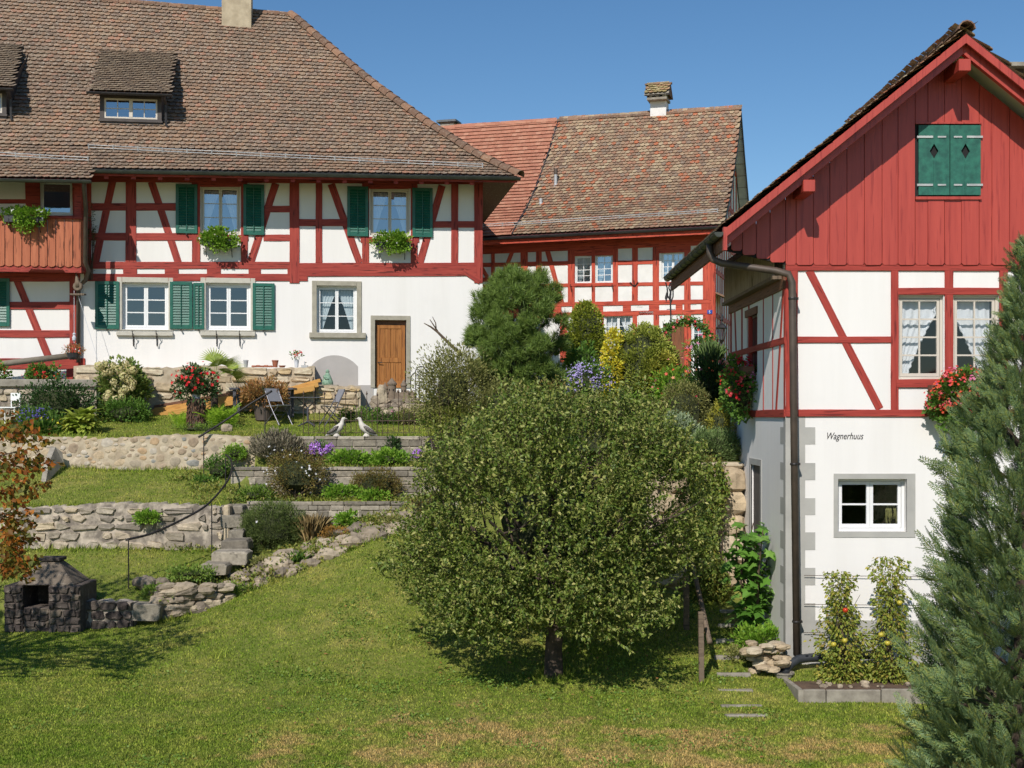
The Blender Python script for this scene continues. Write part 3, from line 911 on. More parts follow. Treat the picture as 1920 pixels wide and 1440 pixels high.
def gutter(a, b, r, mat, parent, seams=0.9, name='gutter'):
    """half-round gutter with bead and joints between two world points"""
    a, b = Vector(a), Vector(b); d = (b - a); L = d.length; d.normalize()
    s = Vector((0,0,1)).cross(d).normalized(); up = Vector((0,0,1))
    mb = MB(); n = 9; vs = []; fs = []
    for q, p in enumerate((a, b)):
        for rr in (r, r - 0.008):
            for i in range(n):
                t = math.pi * i / (n-1)
                vs.append(p + s * (rr * math.cos(t)) - up * (rr * math.sin(t)))
    for i in range(n - 1):
        fs.append((i, i+1, i+1+2*n, i+2*n)); fs.append((n+i, n+i+2*n, n+i+1+2*n, n+i+1))
    for e in (0, 2*n):
        for i in range(n-1): fs.append((e+i, e+n+i, e+n+i+1, e+i+1))
    mb.add(vs, fs)
    for sgn in (1, -1):
        mb.tube([a + s*r*sgn, b + s*r*sgn], 0.014, 6)
    mb.add([a - s*r, a + s*r, a - up*r*0.7 + s*r*0.7, a - up*r, a - up*r*0.7 - s*r*0.7], [(0,1,2,3,4)])
    mb.add([b - s*r, b + s*r, b - up*r*0.7 + s*r*0.7, b - up*r, b - up*r*0.7 - s*r*0.7], [(4,3,2,1,0)])
    g = obj(name, mb, mat, parent, smooth=False)
    k = int(L / seams)
    for i in range(1, k + 1):
        p = a + d * (L * i / (k + 1))
        pts = [p + s * (r*1.04*math.cos(math.pi*j/8)) - up * (r*1.04*math.sin(math.pi*j/8)) for j in range(9)]
        obj('gutter_bracket', MB().tube(pts, 0.012, 5), mat, g)
    return g

# ---------------------------------------------------------------- masonry
_dome = []
def dome_meshes(mat, key):
    out = []
    for q in range(7):
        n = 9; vs = []; fs = []
        ph = [rnd.uniform(0.82, 1.12) for _ in range(n)]
        for rr, y in ((1.0, 0.25), (0.93, -0.35), (0.66, -0.85)):
            for i in range(n):
                t = 2*math.pi*i/n
                vs.append((0.5*rr*ph[i]*math.cos(t), y * rnd.uniform(0.85, 1.1), 0.5*rr*ph[i]*math.sin(t)))
        vs.append((0, -1.0, 0))
        for j in range(2):
            for i in range(n):
                i2 = (i+1) % n
                fs.append((j*n+i, j*n+i2, (j+1)*n+i2, (j+1)*n+i))
        for i in range(n): fs.append((2*n+i, 2*n+(i+1) % n, 3*n))
        me = bpy.data.meshes.new('stone'); me.from_pydata(vs, [], fs); me.materials.append(mat)
        me.polygons.foreach_set('use_smooth', [True]*len(me.polygons))
        out.append(me)
    return out

def cobble_wall(W, wall, poly_top, u0, u1, zb, mat, n, smin, smax, d=0.0, proud=0.05, seed=1, aspect=(0.6, 1.0)):
    """rounded field stones bedded in a mortar wall, thrown so that they do not overlap"""
    g = random.Random(seed); mes = dome_meshes(mat, wall.name)
    placed = []; tries = 0
    while len(placed) < n and tries < 12000:
        tries += 1
        s = smin + (smax - smin) * g.random() ** (1.0 + tries / 3000)
        a = s * g.uniform(*aspect)
        u = g.uniform(u0 + s*0.4, u1 - s*0.4); zt = poly_top(u)
        b0 = zb(u) if callable(zb) else zb
        if zt - b0 < a: continue
        z = g.uniform(b0 + a*0.45, zt - a*0.45)
        if any((u - p[0])**2 / ((s + p[2])*0.52)**2 + (z - p[1])**2 / ((a + p[3])*0.52)**2 < 1 for p in placed): continue
        placed.append((u, z, s, a))
    for u, z, s, a in placed:
        Mx = W.W @ Matrix.Translation((u, d, z)) @ Matrix.Rotation(g.uniform(-0.25, 0.25), 4, 'Y') @ Matrix.Diagonal((s, proud * g.uniform(0.6, 1.2), a, 1))
        inst('stone', g.choice(mes), wall, Mx)

def block_mesh(w, h, t, g, round_=0.1, rough=0.006):
    """one dressed block, x across, y into wall, z up, centred, with worn front edges"""
    c = min(w, h) * round_
    j = lambda: g.uniform(-rough, rough)
    fr = [(-w/2+c+j(), -t+j(), -h/2+j()), (w/2-c+j(), -t+j(), -h/2+j()), (w/2+j(), -t+j(), -h/2+c+j()), (w/2+j(), -t+j(), h/2-c+j()),
          (w/2-c+j(), -t+j(), h/2+j()), (-w/2+c+j(), -t+j(), h/2+j()), (-w/2+j(), -t+j(), h/2-c+j()), (-w/2+j(), -t+j(), -h/2+c+j())]
    inn = [(x*(1-2.2*0.012/w) , -t-0.012-abs(j())*1.5, z*(1-2.2*0.012/h)) for x, y, z in fr]
    bk = [(x, 0.05, z) for x, y, z in fr]
    v = inn + fr + bk; f = [tuple(range(8))]
    for k in range(2):
        for i in range(8):
            i2 = (i+1) % 8
            f.append((k*8+i2, k*8+i, (k+1)*8+i, (k+1)*8+i2))
    return v, f

def block_wall(W, wall, u0, u1, zt, zb, mat, rows, wmin, wmax, d=0.0, proud=0.03, seed=1, gap=0.012, rough=0.006, round_=0.08, name='block', zfun=None, drop=0.0):
    g = random.Random(seed)
    z = zb
    hs = [g.uniform(0.8, 1.2) for _ in range(rows)]; tot = sum(hs)
    for k in range(rows):
        h = (zt - zb) * hs[k] / tot
        u = u0 + (g.uniform(-0.2, 0) * wmax if k % 2 else 0)
        while u < u1 - 0.03:
            w = g.uniform(wmin, wmax)
            a, b = max(u, u0), min(u + w, u1)
            if u1 - b < wmin * 0.4: b = u1
            if b - a > 0.05 and g.random() >= drop:
                v, f = block_mesh(b - a - gap, h - gap, proud * g.uniform(0.5, 1.3), g, round_, rough)
                me = bpy.data.meshes.new(name); me.from_pydata(v, [], f); me.materials.append(mat)
                zo = zfun((a+b)/2) if zfun else 0
                inst(name, me, wall, W.W @ Matrix.Translation(((a+b)/2, d, z + h/2 + zo)) @ Matrix.Rotation(g.uniform(-0.012, 0.012), 4, 'Y'))
            u = b if b > u + w else u + w
        z += h
# ================================================================== left farmhouse
def ray_slope(S, px, py):
    """where the camera ray through a photo pixel meets a roof slope -> (u, d along slope, world point)"""
    best = None
    def gap(Y):
        p = P(px, py, Y)
        rel = np.array(p) - S.base
        u = rel @ S.e / (S.e @ S.e); run = rel @ S.n
        d = np.interp(run, S.pr[:,0], S.d)
        q = S.at(np.array([u]), np.array([d]))[0]
        return p.z - q[2], u, d, p
    ys = np.linspace(15, 60, 181); prev = gap(ys[0])[0]
    for a, b in zip(ys[:-1], ys[1:]):
        c = gap(b)[0]
        if prev > 0 >= c or prev < 0 <= c:
            lo, hi = a, b
            for _ in range(40):
                m = (lo + hi) / 2
                if (gap(m)[0] > 0) == (prev > 0): lo = m
                else: hi = m
            g = gap((lo + hi) / 2)
            if S.pr[0,0] - 0.05 <= (np.array(g[3]) - S.base) @ S.n <= S.pr[-1,0] + 0.05:
                return g[1], g[2], g[3]
        prev = c
    g = gap(40.0); return g[1], g[2], g[3]

L = Wall(-6.17, 37.0, 8.0)
house = thing('timbered_farmhouse', 'large white farmhouse with dark red timber framing under a hipped brown tile roof', 'house', L.pt(0, 0, CZ + 0.1))
LH = house
uL = L.uv(-190, 500)[0]; uR = L.uv(905, 500)[0]
zG = CZ - 0.25
zTop = L.uv(560, 322)[1] + 0.1
op = {}
for k, r in {'w1': (376,450,349,440), 'w2': (694,768,353,442), 'g1': (229,316,530,618), 'g2': (386,470,531,619), 'g3': (594,669,536,624), 'door': (703,762,600,727), 'wing': (74,137,338,404)}.items():
    op[k] = L.rect(*r)
wall = obj('wall', wall_mesh(L, uL, uR, zG, zTop, list(op.values())), M['plaster'], LH)
# side and back walls close the house
Ls = Wall(*L.pt(uR, 0, 0).xy, 8.0 + 91.5)
obj('side_wall', wall_mesh(Ls, 0.0, 11.9, zG, zTop), M['plaster'], LH)
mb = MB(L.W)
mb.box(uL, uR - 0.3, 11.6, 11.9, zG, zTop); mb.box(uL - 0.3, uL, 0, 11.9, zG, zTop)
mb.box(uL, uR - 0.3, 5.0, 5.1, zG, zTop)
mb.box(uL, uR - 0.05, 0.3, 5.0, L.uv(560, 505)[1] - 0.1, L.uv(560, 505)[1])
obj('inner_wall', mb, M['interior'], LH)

T = lambda nm, p0, p1, w, mat=M['red'], **k: timber(nm, L, p0, p1, w, mat, LH, **k)
H = lambda nm, a, b, c, d, mat=M['red'], **k: hbeam(nm, L, a, b, c, d, mat, LH, **k)
V = lambda nm, a, b, c, d, mat=M['red'], **k: vbeam(nm, L, a, b, c, d, mat, LH, **k)
# plates and rails
T('wall_plate', (158, 331), (906, 336), 20, proud=0.035)
H('floor_beam', 158, 548, 491, 504, proud=0.03)
T('floor_beam', (556, 506), (893, 505), 25, proud=0.032)
H('lower_beam', 158, 577, 513.5, 527, proud=0.03)
for a, b in ((231,257),(309,335),(388,414),(466,489),(539,577)): H('joist_end', a, b, 503, 514.5, proud=0.024)
for a, b, c, d in ((162,330,381,395),(495,545,386,398),(162,362,437,451),(494,545,440,452),(560,652,411,424),(811,891,415,427),(360,466,441,452),(676,786,444,455)):
    H('rail', a, b, c, d)
for a, b, c, d in ((158,171,340,492),(236,255,340,492),(360,375,340,492),(452,464,340,492),(543,561,340,531),(592,604,342,493),(679,692,342,494),(770,783,344,494),(846,859,344,494),(889,905,340,531)):
    V('post', a, b, c, d, proud=0.027)
for p0, p1 in (((211,340),(179,492)),((284,341),(334,492)),((517,344),(470,492)),((621,345),(674,493)),((829,348),(787,493))):
    T('brace', p1, p0, 13.5, proud=0.014)
T('bracket', (868, 508), (900, 529), 9, proud=0.036)
# wing at the left, under and behind the balcony
for a, b, c, d in ((-190,150,512,528),(-190,132,566,580),(-190,132,619,633),(-190,160,672,692)): H('rail', a, b, c, d, proud=0.026)
for a, b, c, d in ((131,143,520,675),(-120,-106,525,672)): V('post', a, b, c, d, proud=0.03)
T('brace', (92,672), (32,526), 13, proud=0.018)
V('post', 125, 139, 692, 712, proud=0.03)
for a, b, c, d in ((-190,75,374,382),(137,160,336,500),(48,75,336,408),(-190,160,404,412)): H('rail', a, b, c, d, proud=0.022)

for a, b, c, d in ((374,453,337,350),(691,771,341,354)): H('lintel', a, b, c, d, proud=0.031)
# stone trims round the ground-floor openings
def trim(rin, rout, mat, name='window_surround', proud=0.035, sill=None):
    a, b, c, d = L.rect(*rout); i0, i1, j0, j1 = rin
    m = MB(L.W)
    m.box(a, i0, -proud, 0.02, c, d); m.box(i1, b, -proud, 0.02, c, d)
    m.box(i0, i1, -proud, 0.02, j1, d)
    if c < j0: m.box(i0, i1, -proud, 0.02, c, j0)
    o = obj(name, m, mat, LH, bevel=0.008)
    if sill:
        a, b, c, d = L.rect(*sill)
        obj('sill', MB(L.W).box(a, b, -0.11, 0.10, c, d), mat, LH, bevel=0.01)
    return o
trim(op['g1'], (219,325,520,620), M['stone_trim_pale'], sill=(219,325,622,630))
trim(op['g2'], (376,479,521,621), M['stone_trim_pale'], sill=(376,479,622,630))
trim(op['g3'], (585,678,527,624), M['stone_trim'], sill=(580,686,624,634))
trim(op['door'], (695,769,592,727), M['stone_trim'], name='door_surround')
# windows
for k in ('w1', 'w2'):
    window(L, LH, op[k], 2, 3, 1, M['sash_cream'], M['glass_sky'], d=0.07, curtain=M['curtain'], tie=0.1, low=0.18)
window(L, LH, op['g1'], 2, 3, 1, M['sash'], M['glass_dim'], d=0.12, fw=0.06, sw=0.055, mw=0.03)
window(L, LH, op['g2'], 2, 3, 1, M['sash'], M['glass_dim'], d=0.12, fw=0.06, sw=0.055, mw=0.03)
window(L, LH, op['g3'], 2, 3, 1, M['sash'], M['glass'], d=0.12, fw=0.05, curtain=M['curtain_grey'], tie=0.15, low=0.2)
window(L, LH, op['wing'], 1, 1, 1, M['sash'], M['glass_sky'], d=0.07)
# shutters
for r in ((330,370.5,346,438),(456.5,495.5,346.5,441),(651,690.5,350,443.5),(773,811,353,445),
          (179,224,528,617),(319,361,529,617),(474,515,531.5,619),(-30,19,522,612)):
    shutter(L, LH, L.rect(*r), M['green'], d=-0.075)
shutter(L, LH, L.rect(362.5,383,530.5,617.5), M['green'], d=-0.065)
# door: planked leaf with two panels
a, b, c, d = L.rect(705, 760, 609, 727)
m = MB(L.W); m.ring(a, b, c, d, 0.11, 0.12, 0.16, 0.2)
zm = L.uv(730, 675)[1]
m.box(a + 0.11, b - 0.11, 0.12, 0.16, zm - 0.07, zm + 0.07)
door = obj('door', m, M['door'], LH, bevel=0.008)
for z0, z1 in ((c + 0.2, zm - 0.07), (zm + 0.07, d - 0.11)):
    for k in range(4):
        w = (b - a - 0.22) / 4
        obj('plank', MB(L.W).box(a + 0.11 + w*k + 0.003, a + 0.11 + w*(k+1) - 0.003, 0.136 + 0.002*(k % 2), 0.155, z0, z1), M['door'], door, bevel=0.005)
obj('transom', MB(L.W).box(a - 0.02, b + 0.02, 0.13, 0.2, d, op['door'][3] + 0.01), M['raw_brown'], door)
h = L.uv(708, 679); obj('handle', MB(L.W).tube([(h[0]+0.02, 0.12, h[1]), (h[0]+0.02, 0.06, h[1]), (h[0]+0.14, 0.06, h[1]-0.01)], 0.014, 6), M['iron'], door)
# grey blind arch
u0, u1, zb, zt = L.rect(583, 671, 666, 740)
zs = L.uv(627, 687)[1]; um = (u0 + u1) / 2
poly = [(u0, zb), (u1, zb), (u1, zs)]
hw = (u1 - u0) / 2; sag = zt - zs; rad = (hw*hw + sag*sag) / (2*sag); a0 = math.asin(hw / rad)
for k in range(1, 16):
    t = a0 - 2 * a0 * k / 16
    poly.append((um + rad * math.sin(t), zt - rad + rad * math.cos(t)))
poly.append((u0, zs))
obj('blind_arch', MB(L.W).prism(poly, -0.012, 0.02), M['niche'], LH)
a, b, c, d = L.rect(664, 700, 722, 790)
obj('grey_plinth', MB(L.W).box(a, b, -0.02, 0.02, c, d), M['niche'], LH)
# iron brackets below the ground-floor sills
for px in (251, 295, 407, 450):
    u, z, _ = L.uv(px, 623)
    pts = [(u, -0.02, z - 0.05), (u, -0.26, z - 0.06), (u, -0.28, z), (u, -0.28, z + 0.03)]
    pts2 = [(u, -0.03, z - 0.04), (u, -0.03, z - 0.36), (u, -0.06, z - 0.40), (u, -0.12, z - 0.36), (u, -0.14, z - 0.22), (u, -0.24, z - 0.07)]
    obj('sill_bracket', MB(L.W).tube(pts, 0.012, 5).tube(pts2, 0.012, 5), M['iron'], LH)

# ---------------------------------------------------------------- roof
OV = -1.3; RD = 6.0
eR = L.uv(974, 333, OV); eL = L.uv(170, 319, OV)
rR = L.uv(545, 30, RD); rL = L.uv(160, 0, RD)
def ze(u): return eL[1] + (eR[1] - eL[1]) * (u - eL[0]) / (eR[0] - eL[0])
def zr(u): return rL[1] + (rR[1] - rL[1]) * (u - rL[0]) / (rR[0] - rL[0])
uref = -4.0
gt = np.array([0, .15, .35, .6, 1.0]); gg = np.array([0, .112, .30, .552, 1.0])
Href = zr(uref) - ze(uref)
prof = [(t * (RD - OV), g * Href) for t, g in zip(gt, gg)]
base = L.pt(0, OV, ze(uref))
def zm_main(u, t):
    g = np.interp(t, Smain.d / Smain.L, Smain.pr[:,1]) / Href
    return (ze(u) - ze(uref)) + g * ((zr(u) - ze(u)) - Href)
Smain = Slope(base, L.ux, L.nn, prof)
Smain.zmod = zm_main
hipk = (rR[0] - eR[0]) / (RD - OV)
runof = lambda d: np.interp(d, Smain.d, Smain.pr[:,0])
roof = tiled(Smain, LH, uL - 0.4, eR[0], M['tile_brown'], lambda u, d: u < eR[0] + hipk * runof(d) + 0.03, singles=300, seed=11, nsub=60, tw=0.185, ex=0.205)
# hipped end and back slope
def world_hip(run): return L.pt(eR[0] + hipk * run, OV + run, float(Smain.at(np.array([eR[0] + hipk*run]), np.array([np.interp(run, Smain.pr[:,0], Smain.d)]))[0][2]))
hip = [world_hip(q) for q in np.linspace(0, RD - OV, 14)]
mb = MB()
back = [L.pt(eR[0] + hipk * (q), 2*RD - OV - q, hip[i].z) for i, q in enumerate(np.linspace(0, RD - OV, 14))]
for i in range(13):
    mb.add([hip[i], back[i], back[i+1], hip[i+1]], [(0,1,2,3)])
    lb0 = L.pt(uL - 0.4, 2*RD - OV - (RD-OV)*i/13, hip[i].z); lb1 = L.pt(uL - 0.4, 2*RD - OV - (RD-OV)*(i+1)/13, hip[i+1].z)
    mb.add([back[i], lb0, lb1, back[i+1]], [(0,1,2,3)])
obj('hidden_slope', mb, M['tile_cap'], roof)
cap_tiles(hip, roof, M['tile_cap'], 'hip_tile', 0.38, 0.16, 0.05)
rid = [Vector(Smain.at(np.array([u]), np.array([Smain.L]))[0]) for u in np.linspace(rR[0], uL - 0.3, 12)]
cap_tiles(rid, roof, M['tile_cap'], 'ridge_tile', 0.40, 0.11, 0.0)
# wing slope runs lower
uW = L.uv(169, 335, OV - 0.6)[0]
Swing = Slope(L.pt(0, OV - 0.62, ze(uref) - 0.40), L.ux, L.nn, [(0,0), (0.62, 0.40)], lambda u, t: ze(u) - ze(uref))
wroof = tiled(Swing, LH, uL - 0.4, uW, M['tile_brown'], lambda u, d: True, name='wing_roof', singles=80, seed=12, nsub=20, tw=0.185, ex=0.205)
# gutters, fascia and rafters
def lp(u, d, z): return L.pt(u, d, z)
obj('fascia', MB().add([lp(uW, OV+0.02, ze(uW)-0.02), lp(eR[0]-0.06, OV+0.02, ze(eR[0])-0.02), lp(eR[0]-0.06, OV+0.02, ze(eR[0])-0.14), lp(uW, OV+0.02, ze(uW)-0.14),
                       lp(uW, OV+0.05, ze(uW)-0.02), lp(eR[0]-0.06, OV+0.05, ze(eR[0])-0.02), lp(eR[0]-0.06, OV+0.05, ze(eR[0])-0.14), lp(uW, OV+0.05, ze(uW)-0.14)],
                      [(0,3,2,1),(4,5,6,7),(3,7,6,2),(0,1,5,4)]), M['red'], LH)
gutter(lp(uW - 0.05, OV - 0.06, ze(uW) - 0.02), lp(eR[0] + 0.02, OV - 0.06, ze(eR[0]) - 0.02), 0.075, M['gutter'], LH, 0.8)
gutter(lp(uL - 0.4, OV - 0.70, ze(uL) - 0.42), lp(uW + 0.05, OV - 0.70, ze(uW) - 0.42), 0.07, M['gutter'], LH, 1.2)
obj('eaves_flashing', MB().add([lp(uW, OV-0.02, ze(uW)+0.03), lp(eR[0], OV-0.02, ze(eR[0])+0.03), lp(eR[0], OV+0.12, ze(eR[0])+0.075), lp(uW, OV+0.12, ze(uW)+0.075)], [(0,1,2,3)]), M['lead'], LH)
u = uW + 0.3
while u < uR + 0.25:
    z0, z1 = ze(u) - 0.09, ze(u) - 0.09 + 0.70 * 1.4
    mb = MB()
    for s in (0,):
        a = [lp(u-0.06, OV+0.08, z0), lp(u+0.06, OV+0.08, z0), lp(u+0.06, OV+0.08, z0-0.13), lp(u-0.06, OV+0.08, z0-0.13)]
        b = [lp(u-0.06, 0.05, z1), lp(u+0.06, 0.05, z1), lp(u+0.06, 0.05, z1-0.13), lp(u-0.06, 0.05, z1-0.13)]
        mb.add(a + b, [(0,3,2,1),(4,5,6,7),(0,1,5,4),(1,2,6,5),(2,3,7,6),(3,0,4,7)])
    obj('rafter', mb, M['red'], LH)
    u += 0.72
# snow guard: two wires on little posts
for seg in (((167,279),(905,315)), ((-60,290),(166,303))):
    pts = []; n = 16 if seg[0][0] > 0 else 5
    S_ = Smain
    top = []
    sg = None
    for k in range(n + 1):
        px = seg[0][0] + (seg[1][0] - seg[0][0]) * k / n; py = seg[0][1] + (seg[1][1] - seg[0][1]) * k / n
        q = ray_slope(S_, px, py + 4)[2]
        pts.append(q)
    guard = obj('snow_guard', MB().tube([p + Vector((0,-0.05,0.16)) for p in pts], 0.012, 5).tube([p + Vector((0,-0.03,0.09)) for p in pts], 0.012, 5), M['zinc'], roof)
    guard_posts = MB()
    for p in pts[::1]: guard_posts.tube([p + Vector((0,0,0.0)), p + Vector((0,-0.06,0.19))], 0.02, 5)
    obj('guard_posts', guard_posts, M['zinc'], roof, kind='stuff')
# chimney
q = ray_slope(Smain, 446, 26)[2]
cz = MB(L.W); cu = L.uv(446, 20, RD - 0.3)
c0 = L.uv(418, 10, RD - 0.3)[0]; c1 = L.uv(473, 10, RD - 0.3)[0]
cz.box(c0, c1, RD - 0.8, RD + 0.0, cu[1] - 0.8, cu[1] + 1.2)
obj('chimney', cz, M['chimney'], LH, bevel=0.01)

# dormers
def dormer(pxs, label, first):
    (bx0, bx1, fy), (ex0, ex1, ey), (tx0, tx1, ty) = pxs      # face foot, eave, back edge
    _, _, pf = ray_slope(Smain, (bx0 + bx1)/2, fy)
    rel = np.array(pf) - np.array(L.pt(0,0,0)); df = float(rel[:2] @ L.nn) - 0.03
    f0, f1 = L.uv(bx0, fy, df)[0], L.uv(bx1, fy, df)[0]
    zf = L.uv((bx0+bx1)/2, fy, df)[1]; de = df - 0.35
    zt = L.uv((ex0+ex1)/2, ey, de)[1]
    _, _, pb = ray_slope(Smain, (tx0+tx1)/2, ty)
    rel = np.array(pb) - np.array(L.pt(0,0,0)); db = float(rel[:2] @ L.nn)
    e0, e1 = L.uv(ex0, ey, de)[0], L.uv(ex1, ey, de)[0]
    ztop = pb.z
    zface = zt + (ztop - zt) * 0.35 / (db - de) - 0.14
    t0 = L.uv(tx0, ty, db)[0]
    d = obj('dormer', MB(L.W).box(f0, f0+0.12, df, df+0.1, zf-0.1, zface).box(f1-0.12, f1, df, df+0.1, zf-0.1, zface).box(f0+0.12, f1-0.12, df, df+0.1, zface-0.14, zface).box(f0+0.12, f1-0.12, df, df+0.1, zf-0.1, zf+0.24)
            .box(f0-0.03, f1+0.03, df-0.05, df, zf+0.14, zf+0.2).add([(f0,df+.1,zf-.1),(f0,df+.1,zface),(f0,db,ztop-.1)],[(0,1,2)]).add([(f1,df+.1,zf-.1),(f1,df+.1,zface),(f1,db,ztop-.1)],[(2,1,0)])
            .box(f0+.12, f1-.12, df+.6, df+.65, zf, zface), M['dormer'], LH)
    if label: d['label'] = label
    w = (f1 - f0)
    r0, r1, q0, q1 = f0+0.12, f1-0.12, zf+0.24, zface-0.14
    mb = MB(L.W).ring(r0, r1, q0, q1, 0.05, df+0.02, df+0.07)
    m = (r0+r1)/2
    mb.box(m-0.05, m+0.05, df+0.01, df+0.07, q0+0.05, q1-0.05)
    for a, b in ((r0+0.05, m-0.05), (m+0.05, r1-0.05)):
        c = (a+b)/2; z = (q0+q1)/2
        mb.box(c-0.012, c+0.012, df+0.03, df+0.06, q0+0.05, q1-0.05); mb.box(a, c-0.012, df+0.03, df+0.06, z-0.012, z+0.012); mb.box(c+0.012, b, df+0.03, df+0.06, z-0.012, z+0.012)
    obj('sash', mb, M['sash_cream'], d)
    obj('pane', MB(L.W).quad((r0+.05,df+.045,q0+.05),(m-.05,df+.045,q0+.05),(m-.05,df+.045,q1-.05),(r0+.05,df+.045,q1-.05)), M['glass_sky'], d)
    obj('pane', MB(L.W).quad((m+.05,df+.045,q0+.05),(r1-.05,df+.045,q0+.05),(r1-.05,df+.045,q1-.05),(m+.05,df+.045,q1-.05)), M['glass_sky'], d)
    # roof
    sk = (t0 - e0) / (db - de)
    S = Slope(L.pt(0, de, zt), L.ux, L.nn, [(0,0), (db-de, ztop-zt)])
    Lr = S.L
    tiled(S, LH, e0 - 0.4, e1 + 0.3, M['tile_dormer'], lambda u, dd: e0 + sk*(db-de)*dd/Lr*0.6 < u < e1 + sk*(db-de)*dd/Lr*0.6, name='dormer_roof', singles=60, seed=21, undermat=M['under_brown'], nsub=30, tw=0.17, ex=0.185)
    gutter(L.pt(e0-0.05, de-0.05, zt-0.02), L.pt(e1+0.05, de-0.05, zt-0.02), 0.05, M['gutter_dark'], LH, 0.8)
    obj('dormer_pipe', MB(L.W).tube([(f1+0.1, de-0.02, zt-0.06), (f1+0.12, df, zt-0.2), (f1+0.12, df+0.05, zf+0.1), (f1+0.2, df-0.1, zf)], 0.04, 8), M['gutter_dark'], LH)
dormer(((187, 303, 238), (166, 320, 175), (178, 322, 98)), None, True)
dormer(((-95, 12, 226), (-110, 22, 164), (-100, 47, 84)), None, False)

# ---------------------------------------------------------------- balcony
BD = -1.05
bal = obj('balcony', MB(L.W).box(uL, L.uv(152,500,BD)[0], BD+0.04, -0.02, L.uv(70,503,BD)[1]-0.02, L.uv(70,503,BD)[1]+0.1), M['red'], LH)
b0 = L.uv(152, 450, BD)[0]; zt = L.uv(70, 409, BD)[1]; zb = L.uv(70, 497, BD)[1]
bw = 15.25 * L.uv(70, 450, BD)[2] / F
k = 0; u = b0
while u > uL:
    a, b = u - bw + 0.008, u - 0.008
    poly = [(a, zb), (a+bw*0.2, zb-0.035), (a+bw*0.45, zb-0.05), (b-bw*0.2, zb-0.035), (b, zb), (b, zt), (a, zt)]
    obj('board', MB(L.W).prism(poly, BD - 0.004*(k % 2), BD + 0.025), M['board_orange'], bal, bevel=0.004)
    u -= bw; k += 1
# boards on the balcony's end
for k in range(5):
    y0 = BD + 0.05 + k * 0.195
    obj('board', MB(L.W).box(b0 - 0.035, b0 - 0.01, y0, y0 + 0.185, zb, zt), M['board_orange'], bal)
obj('balcony_rail', MB(L.W).box(uL, b0 + 0.04, BD - 0.06, BD + 0.07, zt, zt + 0.06), M['red'], bal, bevel=0.006)
zf0 = L.uv(70, 510, BD)[1]; zf1 = zb - 0.02
ca, cb = L.uv(57, 500, BD)[0], L.uv(119, 500, BD)[0]
poly = [(uL, zf0), (L.uv(18,500,BD)[0], zf0), (L.uv(52,500,BD)[0], zf0), (ca, zf0+0.06), (ca+0.05, zf0+0.13), (cb-0.05, zf0+0.13), (cb, zf0+0.06), (L.uv(122,500,BD)[0], zf0), (b0, zf0), (b0, zf1), (uL, zf1)]
obj('balcony_apron', MB(L.W).prism(poly, BD + 0.03, BD + 0.09), M['red'], bal)
u, z, _ = L.uv(146, 400, BD + 0.1)
obj('balcony_post', MB(L.W).box(u - 0.09, u + 0.09, BD + 0.06, BD + 0.24, zt + 0.06, L.uv(146, 338, BD)[1]), M['red'], bal, bevel=0.008)
# downpipe
ptsp = [L.pt(L.uv(158, 338, OV - 0.66)[0], OV - 0.66, L.uv(158, 338, OV - 0.66)[1]),
        L.pt(L.uv(158, 352, OV - 0.55)[0], OV - 0.55, L.uv(158, 352, OV - 0.55)[1]),
        L.pt(L.uv(161, 400, BD - 0.08)[0], BD - 0.08, L.uv(161, 390, BD - 0.08)[1]),
        L.pt(L.uv(160, 490, BD - 0.08)[0], BD - 0.08, L.uv(160, 492, BD - 0.08)[1]),
        L.pt(L.uv(166, 508, BD + 0.3)[0], BD + 0.3, L.uv(166, 508, BD + 0.3)[1]),
        L.pt(L.uv(160, 524, -0.4)[0], -0.4, L.uv(160, 526, -0.4)[1]),
        L.pt(L.uv(147, 536, -0.12)[0], -0.12, L.uv(147, 538, -0.12)[1]),
        L.pt(L.uv(147, 690, -0.12)[0], -0.12, L.uv(147, 680, -0.12)[1])]
obj('downpipe', MB().tube(ptsp, 0.06, 10), M['pipe'], LH, smooth=True)
obj('awning_roll', MB(L.W).tube([(L.uv(-120, 697, -0.5)[0], -0.5, L.uv(-120, 697, -0.5)[1]), (L.uv(132, 667, -0.5)[0], -0.5, L.uv(132, 667, -0.5)[1])], 0.085, 12), M['awning'], LH, smooth=True)
# ================================================================== middle house
MF = Wall(6.81, 43.0, -16.4)
MG = Wall(6.81, 43.0, 73.6)
MH = thing('timbered_cottage', 'white cottage with bright red timber framing between the two nearer houses', 'house', MF.pt(-4, 0, CZ + 0.8))
um0 = MF.uv(760, 500)[0]; zb = CZ + 0.3; zt = MF.uv(1150, 455)[1] + 0.2
mo = {}
for k, r in {'a': (1078,1109.5,480,532), 'b': (1116,1149,477,531), 'c': (1240,1283,472.5,527), 'd': (1132,1186,590,650), 'door': (1243,1284,606,725), 'e': (1296,1322,600,690)}.items():
    mo[k] = MF.rect(*r)
obj('wall', wall_mesh(MF, um0, 0.0, zb, zt, list(mo.values())), M['plaster_old'], MH)
GD = 9.0
gw = MB(MG.W)
zr_ = CZ + 11.1
gw.add([(0,0,zb),(GD,0,zb),(GD,0,zt),(GD/2,0,zr_),(0,0,zt)], [(0,1,2,3,4)])
obj('gable_wall', gw, M['plaster_old'], MH)
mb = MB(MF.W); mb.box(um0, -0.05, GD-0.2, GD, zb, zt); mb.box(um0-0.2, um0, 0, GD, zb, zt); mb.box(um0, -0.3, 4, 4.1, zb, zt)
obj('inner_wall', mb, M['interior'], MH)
T = lambda nm, p0, p1, w, **k: timber(nm, MF, p0, p1, w, M['red_bright'], MH, **k)
V = lambda nm, a, b, c, d, **k: vbeam(nm, MF, a, b, c, d, M['red_bright'], MH, **k)
